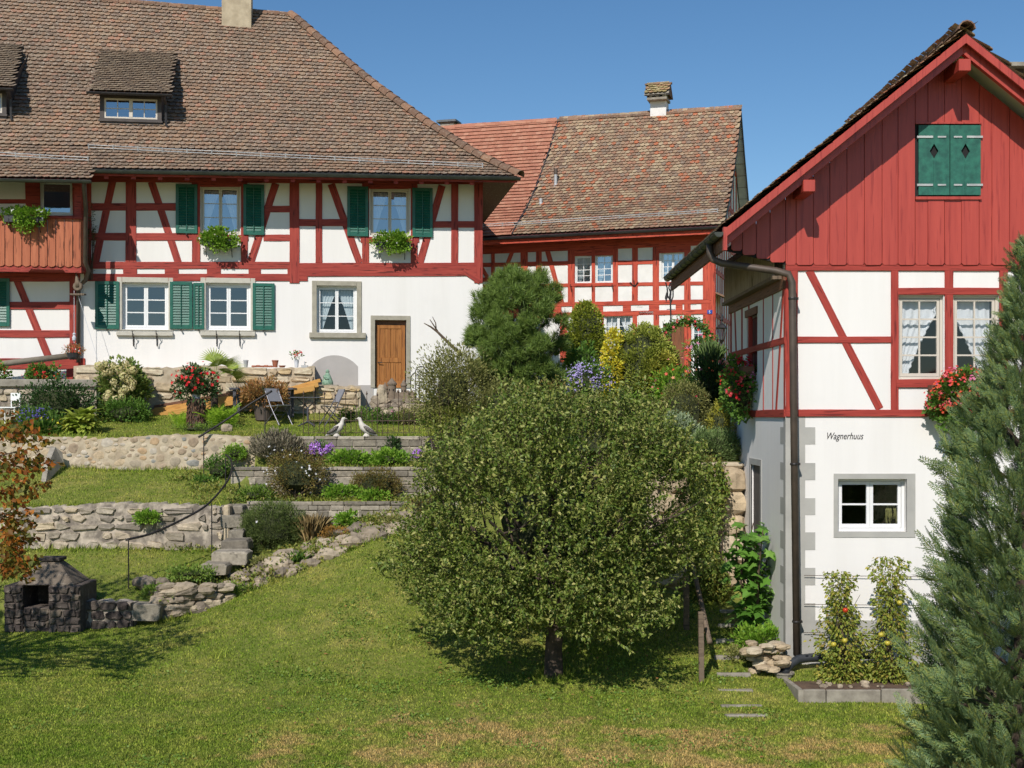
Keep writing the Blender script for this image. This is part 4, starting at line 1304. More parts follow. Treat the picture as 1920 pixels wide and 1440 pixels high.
T('wall_plate', (880, 468), (1342, 449), 20, proud=0.035)
def HR(nm, x0, x1, yl, yr, w, **k):
    """rail given its centre rows at px 905 and 1340"""
    f = lambda x: yl + (yr - yl) * (x - 905) / 435
    T(nm, (x0, f(x0)), (x1, f(x1)), w, **k)
HR('rail', 880, 1076, 497, 487, 8); HR('rail', 1150, 1236, 498, 489, 8); HR('rail', 1283, 1330, 498, 489, 8)
HR('rail', 880, 1330, 537, 531, 7); 
T('rail', (880, 525), (1000, 522), 8); T('sill_rail', (1068, 534.5), (1156, 533), 6, proud=0.05)
HR('floor_beam', 880, 1334, 574, 565, 8, proud=0.03); HR('floor_beam', 880, 1334, 594, 584, 9, proud=0.03)
for a, b in ((905,1053),(1073,1131),(1168,1183),(1217,1236),(1267,1280),(1315,1326)):
    HR('joist_end', a, b, 584, 575, 11.5, proud=0.024)
for a, b, c in ((921,928,520),(976,990,600),(1005,1016,600),(1065,1078,570),(1109.5,1116,570),(1149,1159,570),(1185,1196,570),(1224,1236,680),(1283,1295,700),(1318,1340,720)):
    V('post', a, b, 455, c, proud=0.027)
T('lintel', (1066, 470), (1158, 467), 22, proud=0.03); T('lintel', (1230, 464), (1294, 461), 22, proud=0.03)
V('post', 1186, 1195, 588, 680, proud=0.026); V('post', 1128, 1132, 588, 680, proud=0.026); V('post', 1050, 1064, 588, 680, proud=0.026)
V('post', 1284, 1296, 588, 720, proud=0.029)
T('brace', (943, 516), (961, 471), 8, proud=0.016); T('brace', (1054, 570), (1026, 468), 9, proud=0.016); T('brace', (914, 520), (902, 500), 7, proud=0.016)
for k in 'ab': window(MF, MH, mo[k], 1, 4, 2, M['sash'], M['glass_sky'], d=0.05, fw=0.035, sw=0.035, mw=0.02, curtain=M['curtain_grey'], join_panes=True)
window(MF, MH, mo['c'], 2, 4, 2, M['sash'], M['glass_sky'], d=0.05, fw=0.035, sw=0.035, mw=0.02, curtain=M['curtain_grey'], join_panes=True)
window(MF, MH, mo['d'], 2, 3, 2, M['sash'], M['glass'], d=0.05, fw=0.04, sw=0.04, mw=0.02, curtain=M['curtain'], join_panes=True)
window(MF, MH, mo['e'], 1, 4, 2, M['sash'], M['glass_sky'], d=0.05, fw=0.05, sw=0.04, mw=0.02, join_panes=True)
a, b, c, d = mo['door']
dr = obj('door', MB(MF.W).ring(a, b, c, d, 0.09, 0.08, 0.13).box(a+.09, b-.09, 0.08, 0.13, (c+d)/2-0.06, (c+d)/2+0.06).box((a+b)/2-.04, (a+b)/2+.04, 0.081, 0.13, (c+d)/2+.06, d-.09), M['door_brown'], MH, bevel=0.006)
obj('door_panel', MB(MF.W).box(a+.09, b-.09, 0.10, 0.125, c+.09, (c+d)/2-.06), M['door_brown'], dr); obj('door_panel', MB(MF.W).box(a+.09, b-.09, 0.10, 0.125, (c+d)/2+.06, d-.09), M['door_brown'], dr)
# curved white panel beside the door
u0, u1, z0, z1 = MF.rect(1197, 1226, 583.5, 650)
obj('plaster_panel', MB(MF.W).box(u0, u1, -0.034, 0.01, z0, z1), M['plaster_old'], MH, bevel=0.015)
# sill brackets, iron fan anchor, house number
for px in (1072, 1112, 1150):
    u, z, _ = MF.uv(px, 537); obj('sill_bracket', MB(MF.W).tube([(u,-.03,z), (u,-.2,z), (u,-.2,z+.06)], 0.012, 5).tube([(u,-.03,z-.2),(u,-.18,z-.02)], 0.012, 5), M['iron'], MH)
u, z, _ = MF.uv(1190, 537)
fan = MB(MF.W)
for du, dz in ((-0.16, 0.14), (-0.02, 0.2), (0.13, 0.14)): fan.tube([(u + du*0.1, -0.05, z), (u + du, -0.06, z + dz)], 0.018, 5)
obj('iron_anchor', fan, M['iron'], MH)
u0, u1, z0, z1 = MF.rect(1326.5, 1336, 581.5, 588.5)
plate = obj('number_plate', MB(MF.W).box(u0, u1, -0.055, -0.042, z0, z1), M['blue_plate'], MH)
def text_part(txt, W, u, z, h, d, mat, parent, name, shear=0.0, ext=0.002, width=None):
    cu = bpy.data.curves.new(name, 'FONT'); cu.body = txt; cu.size = h; cu.shear = shear; cu.align_x = 'LEFT'; cu.extrude = ext; cu.resolution_u = 4
    t = bpy.data.objects.new(name, cu); COL.objects.link(t)
    dg = bpy.context.evaluated_depsgraph_get()
    me = bpy.data.meshes.new_from_object(t.evaluated_get(dg))
    bpy.data.objects.remove(t)
    xs = [v.co.x for v in me.vertices]; wd = max(xs) - min(xs); x0 = min(xs)
    sc = (width / wd) if width else 1.0
    mb = MB(W.W)
    mb.add([(u + (v.co.x - x0) * sc, d - v.co.z, z + v.co.y) for v in me.vertices], [list(p.vertices) for p in me.polygons])
    bpy.data.meshes.remove(me)
    return obj(name, mb, mat, parent)
text_part('5', MF, (u0+u1)/2 - 0.03, z0 + 0.018, 0.13, -0.058, M['white_enamel'], plate, 'numeral')
# faded hand-lettered lines on two of the small panels (unreadable in the photo)
for a, b, yy in ((1194, 1205, 575.5), (1290, 1306, 571.5)):
    mb = MB(MF.W); n = 14
    pts = []
    for i in range(n):
        u, z, _ = MF.uv(a + (b-a)*i/(n-1), yy); pts.append((u, -0.006, z + (0.02 if i % 2 else -0.015)))
    obj('lettering', mb.tube(pts, 0.004, 4), M['faint_ink'], MH)

# gable timbers (in shade, facing right)
def gt_(name, p0, p1, w, proud): timber_uv(name, MG, p0, p1, w, M['red_bright'], MH, proud=proud, bevel=0)
zc = CZ
for k, u in enumerate((0.12, 0.75, 1.35, 1.9, 2.5, 3.2, 3.9, 4.5, 5.3, 6.2, 7.1, 8.0)):
    top = zt + (zr_ - zt) * (1 - abs(u - GD/2) / (GD/2)) - 0.15
    gt_('gable_post', (u, zb), (u, top), 0.14 if k % 3 else 0.2, 0.02 + 0.0005*k)
for k, z in enumerate((CZ + 1.9, CZ + 3.4, CZ + 4.9, CZ + 6.1, CZ + 7.6, CZ + 9.2)):
    f = max(0.0, (z - zt) / (zr_ - zt)) * GD / 2
    gt_('gable_rail', (f, z), (GD - f, z), 0.16, 0.03 + 0.0005*k)
# ---------------------------------------------------------------- roof
OV2 = -0.9; RD2 = 4.5
e0 = MF.uv(905, 446, OV2); e1 = MF.uv(1349, 424, OV2); r0 = MF.uv(850, 241, RD2); r1 = MF.uv(1389, 206, RD2)
ze2 = lambda u: e0[1] + (e1[1]-e0[1]) * (u-e0[0]) / (e1[0]-e0[0]); zr2 = lambda u: r0[1] + (r1[1]-r0[1]) * (u-r0[0]) / (r1[0]-r0[0])
H2 = zr2(-4.) - ze2(-4.)
gt2 = np.array([0, .11, .3, .47, .767, 1.0]); gg2 = np.array([0, .085, .225, .375, .70, 1.0])
Sm = Slope(MF.pt(0, OV2, ze2(-4.)), MF.ux, MF.nn, [(t*(RD2-OV2), g*H2) for t, g in zip(gt2, gg2)])
Sm.zmod = lambda u, t: (ze2(u) - ze2(-4.)) + np.interp(t, Sm.d / Sm.L, Sm.pr[:,1]) / H2 * ((zr2(u) - ze2(u)) - H2)
uE = max(e1[0], r1[0])
sA = ray_slope(Sm, 1046, 232)[:2]; sB = ray_slope(Sm, 962, 438)[:2]
useam = lambda d: sB[0] + (sA[0] - sB[0]) * (d - sB[1]) / (sA[1] - sB[1])
mroof = tiled(Sm, MH, um0 - 0.3, uE, M['tile_mixed'], lambda u, d: u > useam(d), singles=300, seed=31, tw=0.17, ex=0.18, nsub=50)
oroof = tiled(Sm, MH, um0 - 0.3, uE, M['tile_orange'], lambda u, d: u <= useam(d) - 0.03, name='orange_roof', singles=150, seed=32, tw=0.19, ex=0.215, nsub=50, flat=True, jit=0.5)
pts = [Vector(Sm.at(np.array([useam(d)]), np.array([d]))[0]) + Vector((0,-0.02,0.06)) for d in np.linspace(0.05, Sm.L, 14)]
obj('roof_seam', MB().tube(pts, 0.035, 6), M['gutter_dark'], mroof)
rid = [Vector(Sm.at(np.array([u]), np.array([Sm.L]))[0]) for u in np.linspace(um0, uE, 10)]
ia = int(len(rid) * 0.45)
cap_tiles([rid[0], Vector(Sm.at(np.array([sA[0]]), np.array([Sm.L]))[0])], oroof, M['tile_orange'], 'ridge_tile', 0.4, 0.11, 0)
cap_tiles([Vector(Sm.at(np.array([sA[0]]), np.array([Sm.L]))[0]), rid[-1]], mroof, M['tile_cap'], 'ridge_tile', 0.4, 0.11, 0)
# back slope, verge boards
mb = MB()
for i in range(12):
    d0_, d1_ = Sm.L*i/12, Sm.L*(i+1)/12
    q = [Sm.at(np.array([u]), np.array([d]))[0] for u, d in ((um0-.3, d0_), (uE, d0_), (uE, d1_), (um0-.3, d1_))]
    def mir(p):
        rel = (np.array(p)[:2] - MF.c) @ MF.nn
        q2 = np.array(p)[:2] + MF.nn * 2 * (RD2 - rel); return (q2[0], q2[1], p[2])
    mb.add([mir(p) for p in q], [(3,2,1,0)])
obj('hidden_slope', mb, M['tile_cap'], mroof)
vb = MB()
for i in range(16):
    d0_, d1_ = Sm.L*i/16, Sm.L*(i+1)/16
    a = Vector(Sm.at(np.array([uE]), np.array([d0_]))[0]); b = Vector(Sm.at(np.array([uE]), np.array([d1_]))[0]); dn = Vector((0,0,-0.24))
    s = Vector((MF.ux[0], MF.ux[1], 0)) * 0.03
    vb.add([a, b, b+dn, a+dn, a+s, b+s, b+dn+s, a+dn+s], [(0,1,2,3),(4,7,6,5),(3,2,6,7),(0,4,5,1)])
    a, b = Vector(mir(a)), Vector(mir(b))
    vb.add([a, b, b+dn, a+dn, a+s, b+s, b+dn+s, a+dn+s], [(3,2,1,0),(5,6,7,4),(7,6,2,3),(1,5,4,0)])
obj('verge_board', vb, M['dark_slat'], MH)
# pale soffit boarding under the gable overhang
sb = MB()
for i in range(14):
    for f in (lambda p: p, mir):
        a = Sm.at(np.array([uE - 0.34]), np.array([Sm.L*i/14 + .02]))[0]; b = Sm.at(np.array([uE]), np.array([Sm.L*i/14 + .02]))[0]
        c = Sm.at(np.array([uE]), np.array([Sm.L*(i+1)/14]))[0]; d = Sm.at(np.array([uE - 0.34]), np.array([Sm.L*(i+1)/14]))[0]
        sb.add([Vector(f(p)) - Vector((0,0,0.12)) for p in (a,b,c,d)], [(0,1,2,3)])
obj('gable_soffit', sb, plain('pale_grey_boarding', C(226,226,230), C(206,206,212), 6, .8), MH)
gutter(MF.pt(um0, OV2 - 0.06, ze2(um0) - 0.03), MF.pt(uE, OV2 - 0.06, ze2(uE) - 0.03), 0.075, M['gutter_dark'], MH, 1.3)
ga = MF.pt(um0, OV2+0.02, ze2(um0)-0.08); gb = MF.pt(uE, OV2+0.02, ze2(uE)-0.08)
fb = MB(); nn3 = Vector((MF.nn[0], MF.nn[1], 0)) * 0.04
fb.add([ga, gb, gb - Vector((0,0,.16)), ga - Vector((0,0,.16)), ga+nn3, gb+nn3, gb+nn3-Vector((0,0,.16)), ga+nn3-Vector((0,0,.16))], [(0,3,2,1),(4,5,6,7),(3,7,6,2)])
obj('fascia', fb, M['red_bright'], MH)
sf = MB(); wl = MF.pt(um0, 0.02, ze2(um0)-0.02); wr = MF.pt(uE, 0.02, ze2(uE)-0.02)
sf.add([ga - Vector((0,0,.1)), gb - Vector((0,0,.1)), wr, wl], [(0,1,2,3)])
obj('soffit', sf, M['under'], MH)
# snow guards, vents, chimneys
for seg in (((905, 430), (1345, 402)),):
    pts = [ray_slope(Sm, seg[0][0] + (seg[1][0]-seg[0][0])*k/12, seg[0][1] + (seg[1][1]-seg[0][1])*k/12)[2] for k in range(13)]
    obj('snow_guard', MB().tube([p + Vector((0,-.05,.16)) for p in pts], 0.012, 5).tube([p + Vector((0,-.03,.09)) for p in pts], 0.012, 5), M['zinc'], mroof)
    gp = MB()
    for p in pts: gp.tube([p, p + Vector((0,-.06,.19))], 0.02, 5)
    obj('guard_posts', gp, M['zinc'], mroof, kind='stuff')
for px, py, h, r in ((1042, 349, 0.42, 0.06), (1014, 384, 0.22, 0.06)):
    p = ray_slope(Sm, px, py)[2]
    v = obj('vent_pipe', MB().lathe([(r*1.8, -0.05), (r*1.1, 0.08), (r, 0.1), (r, h), (r*0.6, h+0.01)], p, 10), M['zinc'], mroof, smooth=False)
    if h > 0.3: obj('vent_cap', MB().lathe([(r*1.05, h), (r*1.15, h+0.02), (r*1.15, h+0.2), (r*0.9, h+0.22)], p, 10), M['pipe'], v)
# tall white chimney with its own little tiled roof
cu0, cu1 = MF.uv(1220, 200, RD2)[0], MF.uv(1250, 200, RD2)[0]; zc0 = MF.uv(1235, 218, RD2)[1] - 0.4; zc1 = MF.uv(1235, 191, RD2)[1]; zc2 = MF.uv(1235, 181, RD2)[1]; zc3 = MF.uv(1235, 159, RD2)[1]
ch = obj('chimney', MB(MF.W).box(cu0, cu1, RD2-0.12, RD2+0.45, zc0, zc1), M['plaster_old'], MH, bevel=0.01)
obj('chimney_slab', MB(MF.W).box(cu0-.07, cu1+.07, RD2-.42, RD2+.42, zc1, zc1+0.09), M['concrete'], ch)
for a in (cu0+.06, (cu0+cu1)/2, cu1-.06):
    obj('chimney_pier', MB(MF.W).box(a-.05, a+.05, RD2-.33, RD2+.33, zc1+.09, zc2+.1), M['plaster_old'], ch)
obj('chimney_void', MB(MF.W).box(cu0+.08, cu1-.08, RD2-.2, RD2+.2, zc1+.09, zc2+.1), M['black'], ch)
Sc = Slope(MF.pt(0, RD2-0.52, zc2-0.03), MF.ux, MF.nn, [(0,0), (0.52, zc3-zc2+0.03)])
croof = tiled(Sc, MH, cu0-.16, cu1+.16, M['tile_pale'], lambda u, d: True, name='chimney_roof', singles=40, seed=33, tw=0.17, ex=0.15, nsub=3, undermat=M['concrete'])
cb = MB(MF.W); cb.add([(cu0-.16, RD2, zc3), (cu1+.16, RD2, zc3), (cu1+.16, RD2+.52, zc2-.03), (cu0-.16, RD2+.52, zc2-.03)], [(0,1,2,3)])
cb.add([(cu1+.13, RD2-.5, zc2), (cu1+.13, RD2+.5, zc2), (cu1+.13, RD2, zc3-.02)], [(0,1,2)]).add([(cu0-.13, RD2-.5, zc2), (cu0-.13, RD2, zc3-.02), (cu0-.13, RD2+.5, zc2)], [(0,1,2)])
obj('chimney_roof_back', cb, M['tile_cap'], ch)
cap_tiles([MF.pt(cu0-.18, RD2, zc3), MF.pt(cu1+.18, RD2, zc3)], croof, M['tile_cap'], 'ridge_tile', 0.3, 0.08, 0.0)
s0, s1 = MF.uv(830, 240, RD2+.4)[0], MF.uv(855, 240, RD2+.4)[0]; zs0 = MF.uv(842, 232, RD2+.4)[1]
c2 = obj('chimney', MB(MF.W).box(s0, s1, RD2+.1, RD2+.6, zs0-1.2, zs0), M['concrete'], MH)
obj('chimney_slab', MB(MF.W).box(s0-.12, s1+.12, RD2, RD2+.72, zs0, zs0+.08), M['lead'], c2)
# small lean-to canopy on the gable
cp = MB(MG.W); zz = MG.uv(1345, 560)[1]
cp.add([(0.0, -0.02, zz+.12), (1.5, -0.02, zz+.12), (1.5, -0.55, zz-.12), (0.0, -0.55, zz-.12), (0.0, -0.02, zz+.18), (1.5, -0.02, zz+.18), (1.5, -0.55, zz-.06), (0.0, -0.55, zz-.06)], [(0,1,2,3),(7,6,5,4),(3,2,6,7),(0,3,7,4),(1,5,6,2)])
obj('canopy', cp, M['tile_cap'], MH)
# ================================================================== right house
RY = 21.8; RX0 = 4.66; RXR = 7.43; RX1 = 2*RXR - RX0
RG = Wall(RX0, RY, 0.0); RS = Wall(RX0, RY, -90.0)
RH = thing('gabled_workshop_house', 'white house with brick red boarded gable in the right foreground', 'house', (RXR, RY + 2.7, CZ - 4.3))
DEP = 5.5
zb = CZ - 4.6; zE = CZ + 3.07; XE = 3.457; SL = 0.808; VY = 20.95
def zroof(X): return zE + (min(X, 2*RXR - X) - XE) * SL
ro = {}
for k, r in {'a': (1684,1769,554,711), 'b': (1787,1873,554,711), 'c': (1571,1700,898,997)}.items(): ro[k] = RG.rect(*r)
zPl = RG.uv(1500, 497)[1]
obj('wall', wall_mesh(RG, 0, RX1 - RX0, zb, zPl, list(ro.values())), M['plaster'], RH)
so = {'w': RS.rect(1400, 1420, 592, 700), 'd': RS.rect(1408, 1426, 872, 1000)}
so['d'] = (so['d'][0], so['d'][1], gz(4.5, 25.0) - 0.2, so['d'][3])
zS = RS.uv(1440, 470)[1]
obj('side_wall', wall_mesh(RS, -DEP, 0, zb, zE - 0.1, list(so.values())), M['plaster'], RH)
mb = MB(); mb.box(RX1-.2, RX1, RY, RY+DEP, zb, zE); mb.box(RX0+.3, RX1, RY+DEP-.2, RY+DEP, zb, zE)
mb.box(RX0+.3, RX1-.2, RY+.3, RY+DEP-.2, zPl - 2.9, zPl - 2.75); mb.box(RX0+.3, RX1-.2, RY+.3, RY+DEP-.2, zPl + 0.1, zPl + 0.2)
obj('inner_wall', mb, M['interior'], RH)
T = lambda nm, p0, p1, w, **k: timber(nm, RG, p0, p1, w, M['red_right'], RH, **k)
H = lambda nm, a, b, c, d, **k: hbeam(nm, RG, a, b, c, d, M['red_right'], RH, **k)
V = lambda nm, a, b, c, d, **k: vbeam(nm, RG, a, b, c, d, M['red_right'], RH, **k)
H('top_beam', 1473, 2083, 496, 508, proud=0.03)
H('sill_beam', 1473, 2083, 768, 781, proud=0.03)
H('rail', 1494, 1672, 631, 643); H('rail', 1885, 2083, 628, 641)
H('lintel', 1683, 1880, 540, 553, proud=0.03); H('window_sill', 1680, 1890, 711, 727, proud=0.034)
for a, b in ((1473,1495),(1670,1684),(1771,1786.5),(1873,1889),(2062,2083)): V('post', a, b, 507, 769, proud=0.024)
T('brace', (1649,767), (1517,507), 14.5, proud=0.016)
T('brace', (1930,767), (2030,507), 14.5, proud=0.016)
for k in 'ab':
    window(RG, RH, ro[k], 1, 4, 2, M['sash_cream'], M['glass'], d=0.06, fw=0.045, sw=0.045, mw=0.028)
# curtains, drawn apart to the outer sides
for k, side in (('a', -1), ('b', 1)):
    r = ro[k]
    w = obj('curtain', curtain_mesh(RG, r[0]+.05, r[1]-.08, r[2]+.06, r[3]-.04, 0.22, side, 0.22, 0.22), M['curtain'], RH, smooth=True)
    fr = MB(RG.W); pts = []
    for j in range(40):
        t = j / 39; q = max(0, (t - 0.22) / 0.78); wd = 1 - 0.78 * q ** 0.8; ww = (r[1]-r[0]-.13)
        x = r[0]+.05 + ww*wd if side < 0 else r[1]-.08 - ww*wd
        pts.append((x + 0.012*math.sin(j*1.9), 0.2 + 0.012*math.cos(j*2.3), r[3]-.04 + (r[2]+.06 - r[3]+.04)*t))
    obj('curtain_frill', fr.tube(pts, 0.022, 6), M['curtain'], RH, smooth=True)
window(RG, RH, ro['c'], 2, 2, 1, M['sash'], M['glass'], d=0.14, fw=0.05, sw=0.055, mw=0.03)
a, b, c, d = RG.rect(1563, 1716, 888, 1007.5); i0, i1, j0, j1 = ro['c']
sm = MB(RG.W); sm.box(a, i0, -.012, .02, c, d).box(i1, b, -.012, .02, c, d).box(i0, i1, -.012, .02, j1, d).box(i0, i1, -.012, .02, c, j0)
obj('window_surround', sm, M['grey_paint'], RH)
# trailing plant just inside the cellar window
g = random.Random(4); tp = MB(RG.W)
px0, pz0 = RG.uv(1678, 948)[:2]
for k in range(26):
    x = px0 + g.uniform(-.1, .1)
    tp.tube([(x*0.6+px0*0.4, .24, pz0), (x, .22, pz0 - g.uniform(.08,.15)), (x + g.uniform(-.03,.03), .22, pz0 - g.uniform(.2,.36))], [.006,.009,.003], 4)
obj('hanging_houseplant', tp, plain('dull_yellow_green_leaf', C(130,128,64), C(96,92,44), 20, 0.7), RH)
# painted grey quoins and base band
q = [RG.uv(1473,781)[1]]
col = MB(RG.W); cx0 = 0.0; cx1 = RG.uv(1509.5, 900)[0]; cx2 = RG.uv(1528.5, 900)[0]
ztop = RG.uv(1473, 781)[1]; zband = RG.uv(1473, 1163)[1]
quoin = MB(RG.W).box(-0.004, cx1, -.006, .01, zband, ztop)
obj('quoin_strip', quoin, M['grey_paint'], RH)
for y0, y1 in ((801,833),(868,900),(934,965.5),(998,1031),(1064.5,1097),(1131,1163)):
    obj('quoin', MB(RG.W).box(cx1, cx2, -.006, .01, RG.uv(1500,y1)[1], RG.uv(1500,y0)[1]), M['grey_paint'], RH)
obj('base_band', MB(RG.W).box(-0.004, RX1-RX0, -.008, .01, zb, zband), M['grey_paint'], RH)
sq = MB(RS.W)
obj('quoin_strip', MB(RS.W).box(-0.16, 0, -.004, .01, zb, ztop), M['grey_paint'], RH)
for y0, y1 in ((801,833),(868,900),(934,965.5),(998,1031),(1064.5,1097),(1131,1163)):
    obj('quoin', MB(RS.W).box(-0.42, -0.16, -.004, .01, RG.uv(1500,y1)[1], RG.uv(1500,y0)[1]), M['grey_paint'], RH)
u0, z0, _ = RG.uv(1551, 823.5)
text_part('Wagnerhuus', RG, u0, z0, 0.165, -0.004, M['ink'], RH, 'lettering', shear=0.35, width=RG.uv(1619,820)[0]-u0)

# side wall timbers
TS = lambda nm, p0, p1, w, mat=M['red_right'], **k: timber_uv(nm, RS, p0, p1, w, mat, RH, **k)
zz = lambda py: RG.uv(1473, py)[1]
TS('sill_beam', (-DEP, zz(775)), (0, zz(775)), 0.13, proud=0.03)
TS('rail', (-DEP, zz(638)), (0, zz(638)), 0.12, proud=0.022)
TS('wall_plate', (-DEP, zz(527)), (0, zz(527)), 0.26, M['raw_brown'], proud=0.04)
for k, (u, w) in enumerate(((-0.06,.12),(-1.05,.04),(-1.9,.04),(-3.35,.10),(-4.1,.1),(-DEP+.1,.14))): TS('post', (u, zz(781)), (u, zz(530)), w, proud=0.012 + .001*k)
TS('brace', (-0.75, zz(770)), (-0.12, zz(530)), 0.10, proud=0.016)
TS('brace', (-4.55, zz(770)), (-4.95, zz(530)), 0.10, proud=0.016)
a, b, c, d = so['w']
obj('side_shutter', MB(RS.W).box(a+.02, b-.02, .1, .14, c+.02, d-.02), plain('dark_red_panel', C(110,34,34), C(92,28,28), 6, 0.6), RH)
obj('side_lintel', MB(RS.W).box(a-.05, b+.05, -.03, .05, d, d+.14), M['raw_brown'], RH)
a, b, c, d = so['d']
obj('side_door', MB(RS.W).box(a, b, .05, .09, c, d), plain('grey_brown_door', C(110,102,94), C(92,86,80), 4, .7), RH)
obj('side_door_trim', MB(RS.W).box(a-.12, a, -.012, .02, c, d+.12).box(b, b+.12, -.012, .02, c, d+.12).box(a, b, -.012, .02, d, d+.12), M['grey_paint'], RH)
M['slat'] = wood('weathered_grey_slat', C(206,188,164), C(176,156,134), C(110,94,78), grain=(14, 14, 1))
# dark slatted vent screen under the eaves, set out over the plate
for k in range(46):
    u = -0.25 - k * (DEP - 0.4) / 46
    obj('slat', MB(RS.W).box(u-.04, u+.01, -0.17, -0.14, zz(515), zz(515)+.72), M['slat'], RH)
obj('slat_backing', MB(RS.W).box(-DEP, -0.2, -0.10, -0.02, zz(515)+.02, zz(515)+.9), M['dark_slat'], RH)
obj('slat_ledge', MB(RS.W).box(-DEP, -0.15, -0.19, -0.02, zz(515)-.06, zz(515)), M['post_wood'], RH)

# gable boarding with notched feet
seams = [1371,1392,1418,1444,1473,1493,1525,1556,1588,1621,1654,1684,1716,1740,1771,1803,1836,1860,1893,1925,1957,1989,2021,2053,2085,2112,2140,2166,2190]
foot = {1371:470, 1392:478, 1418:485, 1444:492}
sh = RG.rect(1717.5, 1834, 234, 370)
for k in range(len(seams) - 1):
    d = -0.045 - 0.014 * (k % 2)
    a = RG.uv(seams[k], 400, d)[0] + 0.003; b = RG.uv(seams[k+1], 400, d)[0] - 0.003
    yf = foot.get(seams[k], 497); 
    if seams[k] >= 2085: yf = 497 - (seams[k]-2085)*0.2
    zf = RG.uv(1500, yf, d)[1]
    zr = lambda u: zroof(RX0 + u) - 0.22
    n = 0.03
    parts = [(zf, None)]
    inside = a < sh[1] and b > sh[0]
    def board(z0, z1a, z1b, notch):
        pol = [(a + n, z0), (b - n, z0), (b, z0 + n), (b, z1b)]
        if a < RXR - RX0 < b and not notch is None and z1b > sh[3]: pol.append((RXR-RX0, zr(RXR-RX0)))
        pol += [(a, z1a), (a, z0 + n)]
        if not notch: pol = [(a, z0), (b, z0), (b, z1b)] + ([(RXR-RX0, zr(RXR-RX0))] if (a < RXR-RX0 < b and z1b > sh[3]) else []) + [(a, z1a)]
        obj('board', MB(RG.W).prism(pol, d, d + 0.02), M['board_red'], RH, bevel=0.003)
    if inside:
        board(zf, sh[2], sh[2], True); board(sh[3], zr(a), zr(b), False)
    else:
        board(zf, zr(a), zr(b), True)
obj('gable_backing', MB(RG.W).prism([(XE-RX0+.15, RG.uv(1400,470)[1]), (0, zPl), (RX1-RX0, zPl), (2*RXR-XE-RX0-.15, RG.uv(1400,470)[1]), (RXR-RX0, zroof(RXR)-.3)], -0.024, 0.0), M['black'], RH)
# hayloft shutters with diamond holes
for a, b in ((RG.uv(1720,300)[0], RG.uv(1777.5,300)[0]), (RG.uv(1779,300)[0], RG.uv(1836,300)[0])):
    c, e = RG.uv(1778, 367)[1], RG.uv(1778, 236.5)[1]
    cx = (a + b) / 2; cz = RG.uv(1778, 285)[1]; rw, rh = .075, .13
    for y in (-0.075,):
        fr = [(a,y,e),(b,y,e),(b,y,c),(a,y,c),(cx,y,cz+rh),(cx+rw,y,cz),(cx,y,cz-rh),(cx-rw,y,cz)]
        bk = [(p[0], y+.03, p[2]) for p in fr]
        f = [(0,7,4),(0,4,1),(1,4,5),(1,5,2),(2,5,6),(2,6,3),(3,6,7),(3,7,0)]
        f += [(4,12,13,5),(5,13,14,6),(6,14,15,7),(7,15,12,4),(0,1,9,8),(1,2,10,9),(2,3,11,10),(3,0,8,11)]
        leaf = obj('loft_shutter', MB(RG.W).add(fr + bk, f), M['green_old'], RH)
    obj('cover_strip', MB(RG.W).box(cx-.012, cx+.012, -.083, -.075, c, cz-rh-.02), M['green_old'], leaf)
    s = 1 if a > RG.uv(1778,300)[0] - .05 else -1
    for z in (c + .17, e - .2):
        xo = b if s > 0 else a
        obj('strap_hinge', MB(RG.W).box(xo - s*.24, xo + s*.03, -.089, -.0755, z-.018, z+.018).box(xo - s*.46, xo - s*.32, -.089, -.0755, z-.014, z+.014), M['zinc'], leaf)
a, b, c, d = sh
obj('loft_frame', MB(RG.W).box(a-.03, b+.03, -.09, -.03, c-.05, c).box(a-.03, b+.03, -.08, -.03, d, d+.03), M['board_red'], RH)

# ---------------------------------------------------------------- roof
prof = [(0,0), (RXR-XE, (RXR-XE)*SL)]
YB = 27.9
Sl = Slope((XE, YB, zE), (0,-1), (1,0), prof); Sr = Slope((2*RXR-XE, VY, zE), (0,1), (-1,0), prof)
rl = tiled(Sl, RH, 0, YB-VY, M['tile_mixed'], lambda u, d: True, singles=180, seed=41, tw=0.18, ex=0.19, nsub=4, undermat=M['under_brown'])
rr = tiled(Sr, RH, 0, YB-VY, M['tile_mixed'], lambda u, d: True, name='roof', singles=60, seed=42, tw=0.18, ex=0.19, nsub=4, undermat=M['sash_cream'])
cap_tiles([(RXR, VY-.03, zroof(RXR)+.02), (RXR, YB, zroof(RXR)+.02)], rl, M['tile_cap'], 'ridge_tile', 0.4, 0.13, 0.02)
# barge boards, flying rafters, purlins
for s in (1, -1):
    X = lambda x: x if s > 0 else 2*RXR - x
    def slab(name, x0, x1, t, bdep, y0, y1, mat):
        pol = [(X(x0), zroof(x0)-t), (X(x0), zroof(x0)-t-bdep), (X(x1), zroof(x1)-t-bdep), (X(x1), zroof(x1)-t)]
        if s < 0: pol.reverse()
        obj(name, MB().prism(pol, y0, y1), mat, RH, bevel=0.004)
    slab('barge_board', XE+.05, RXR, 0.03, 0.15, VY-.02, VY+.02, M['board_red'])
    slab('barge_rafter', XE+.05, RXR, 0.05, 0.27, VY+.12, VY+.22, M['board_red'])
    obj('barge_end', MB().box(X(XE+.0), X(XE+.06), VY-.03, VY+.1, zroof(XE)-.36, zroof(XE)+.02), M['board_red'], RH)
for x, z in ((RXR, zroof(RXR)-.42), (XE+1.42, zroof(XE+1.42)-.34), (2*RXR-XE-1.42, zroof(XE+1.42)-.34)):
    obj('purlin', MB().box(x-.1, x+.1, VY+.04, RY-.02, z-.2, z), M['board_red'], RH, bevel=0.01)
zg = zE - 0.06
gutter((XE-.07, VY-.02, zg), (XE-.07, YB, zg), 0.085, M['gutter'], RH, 0.55)
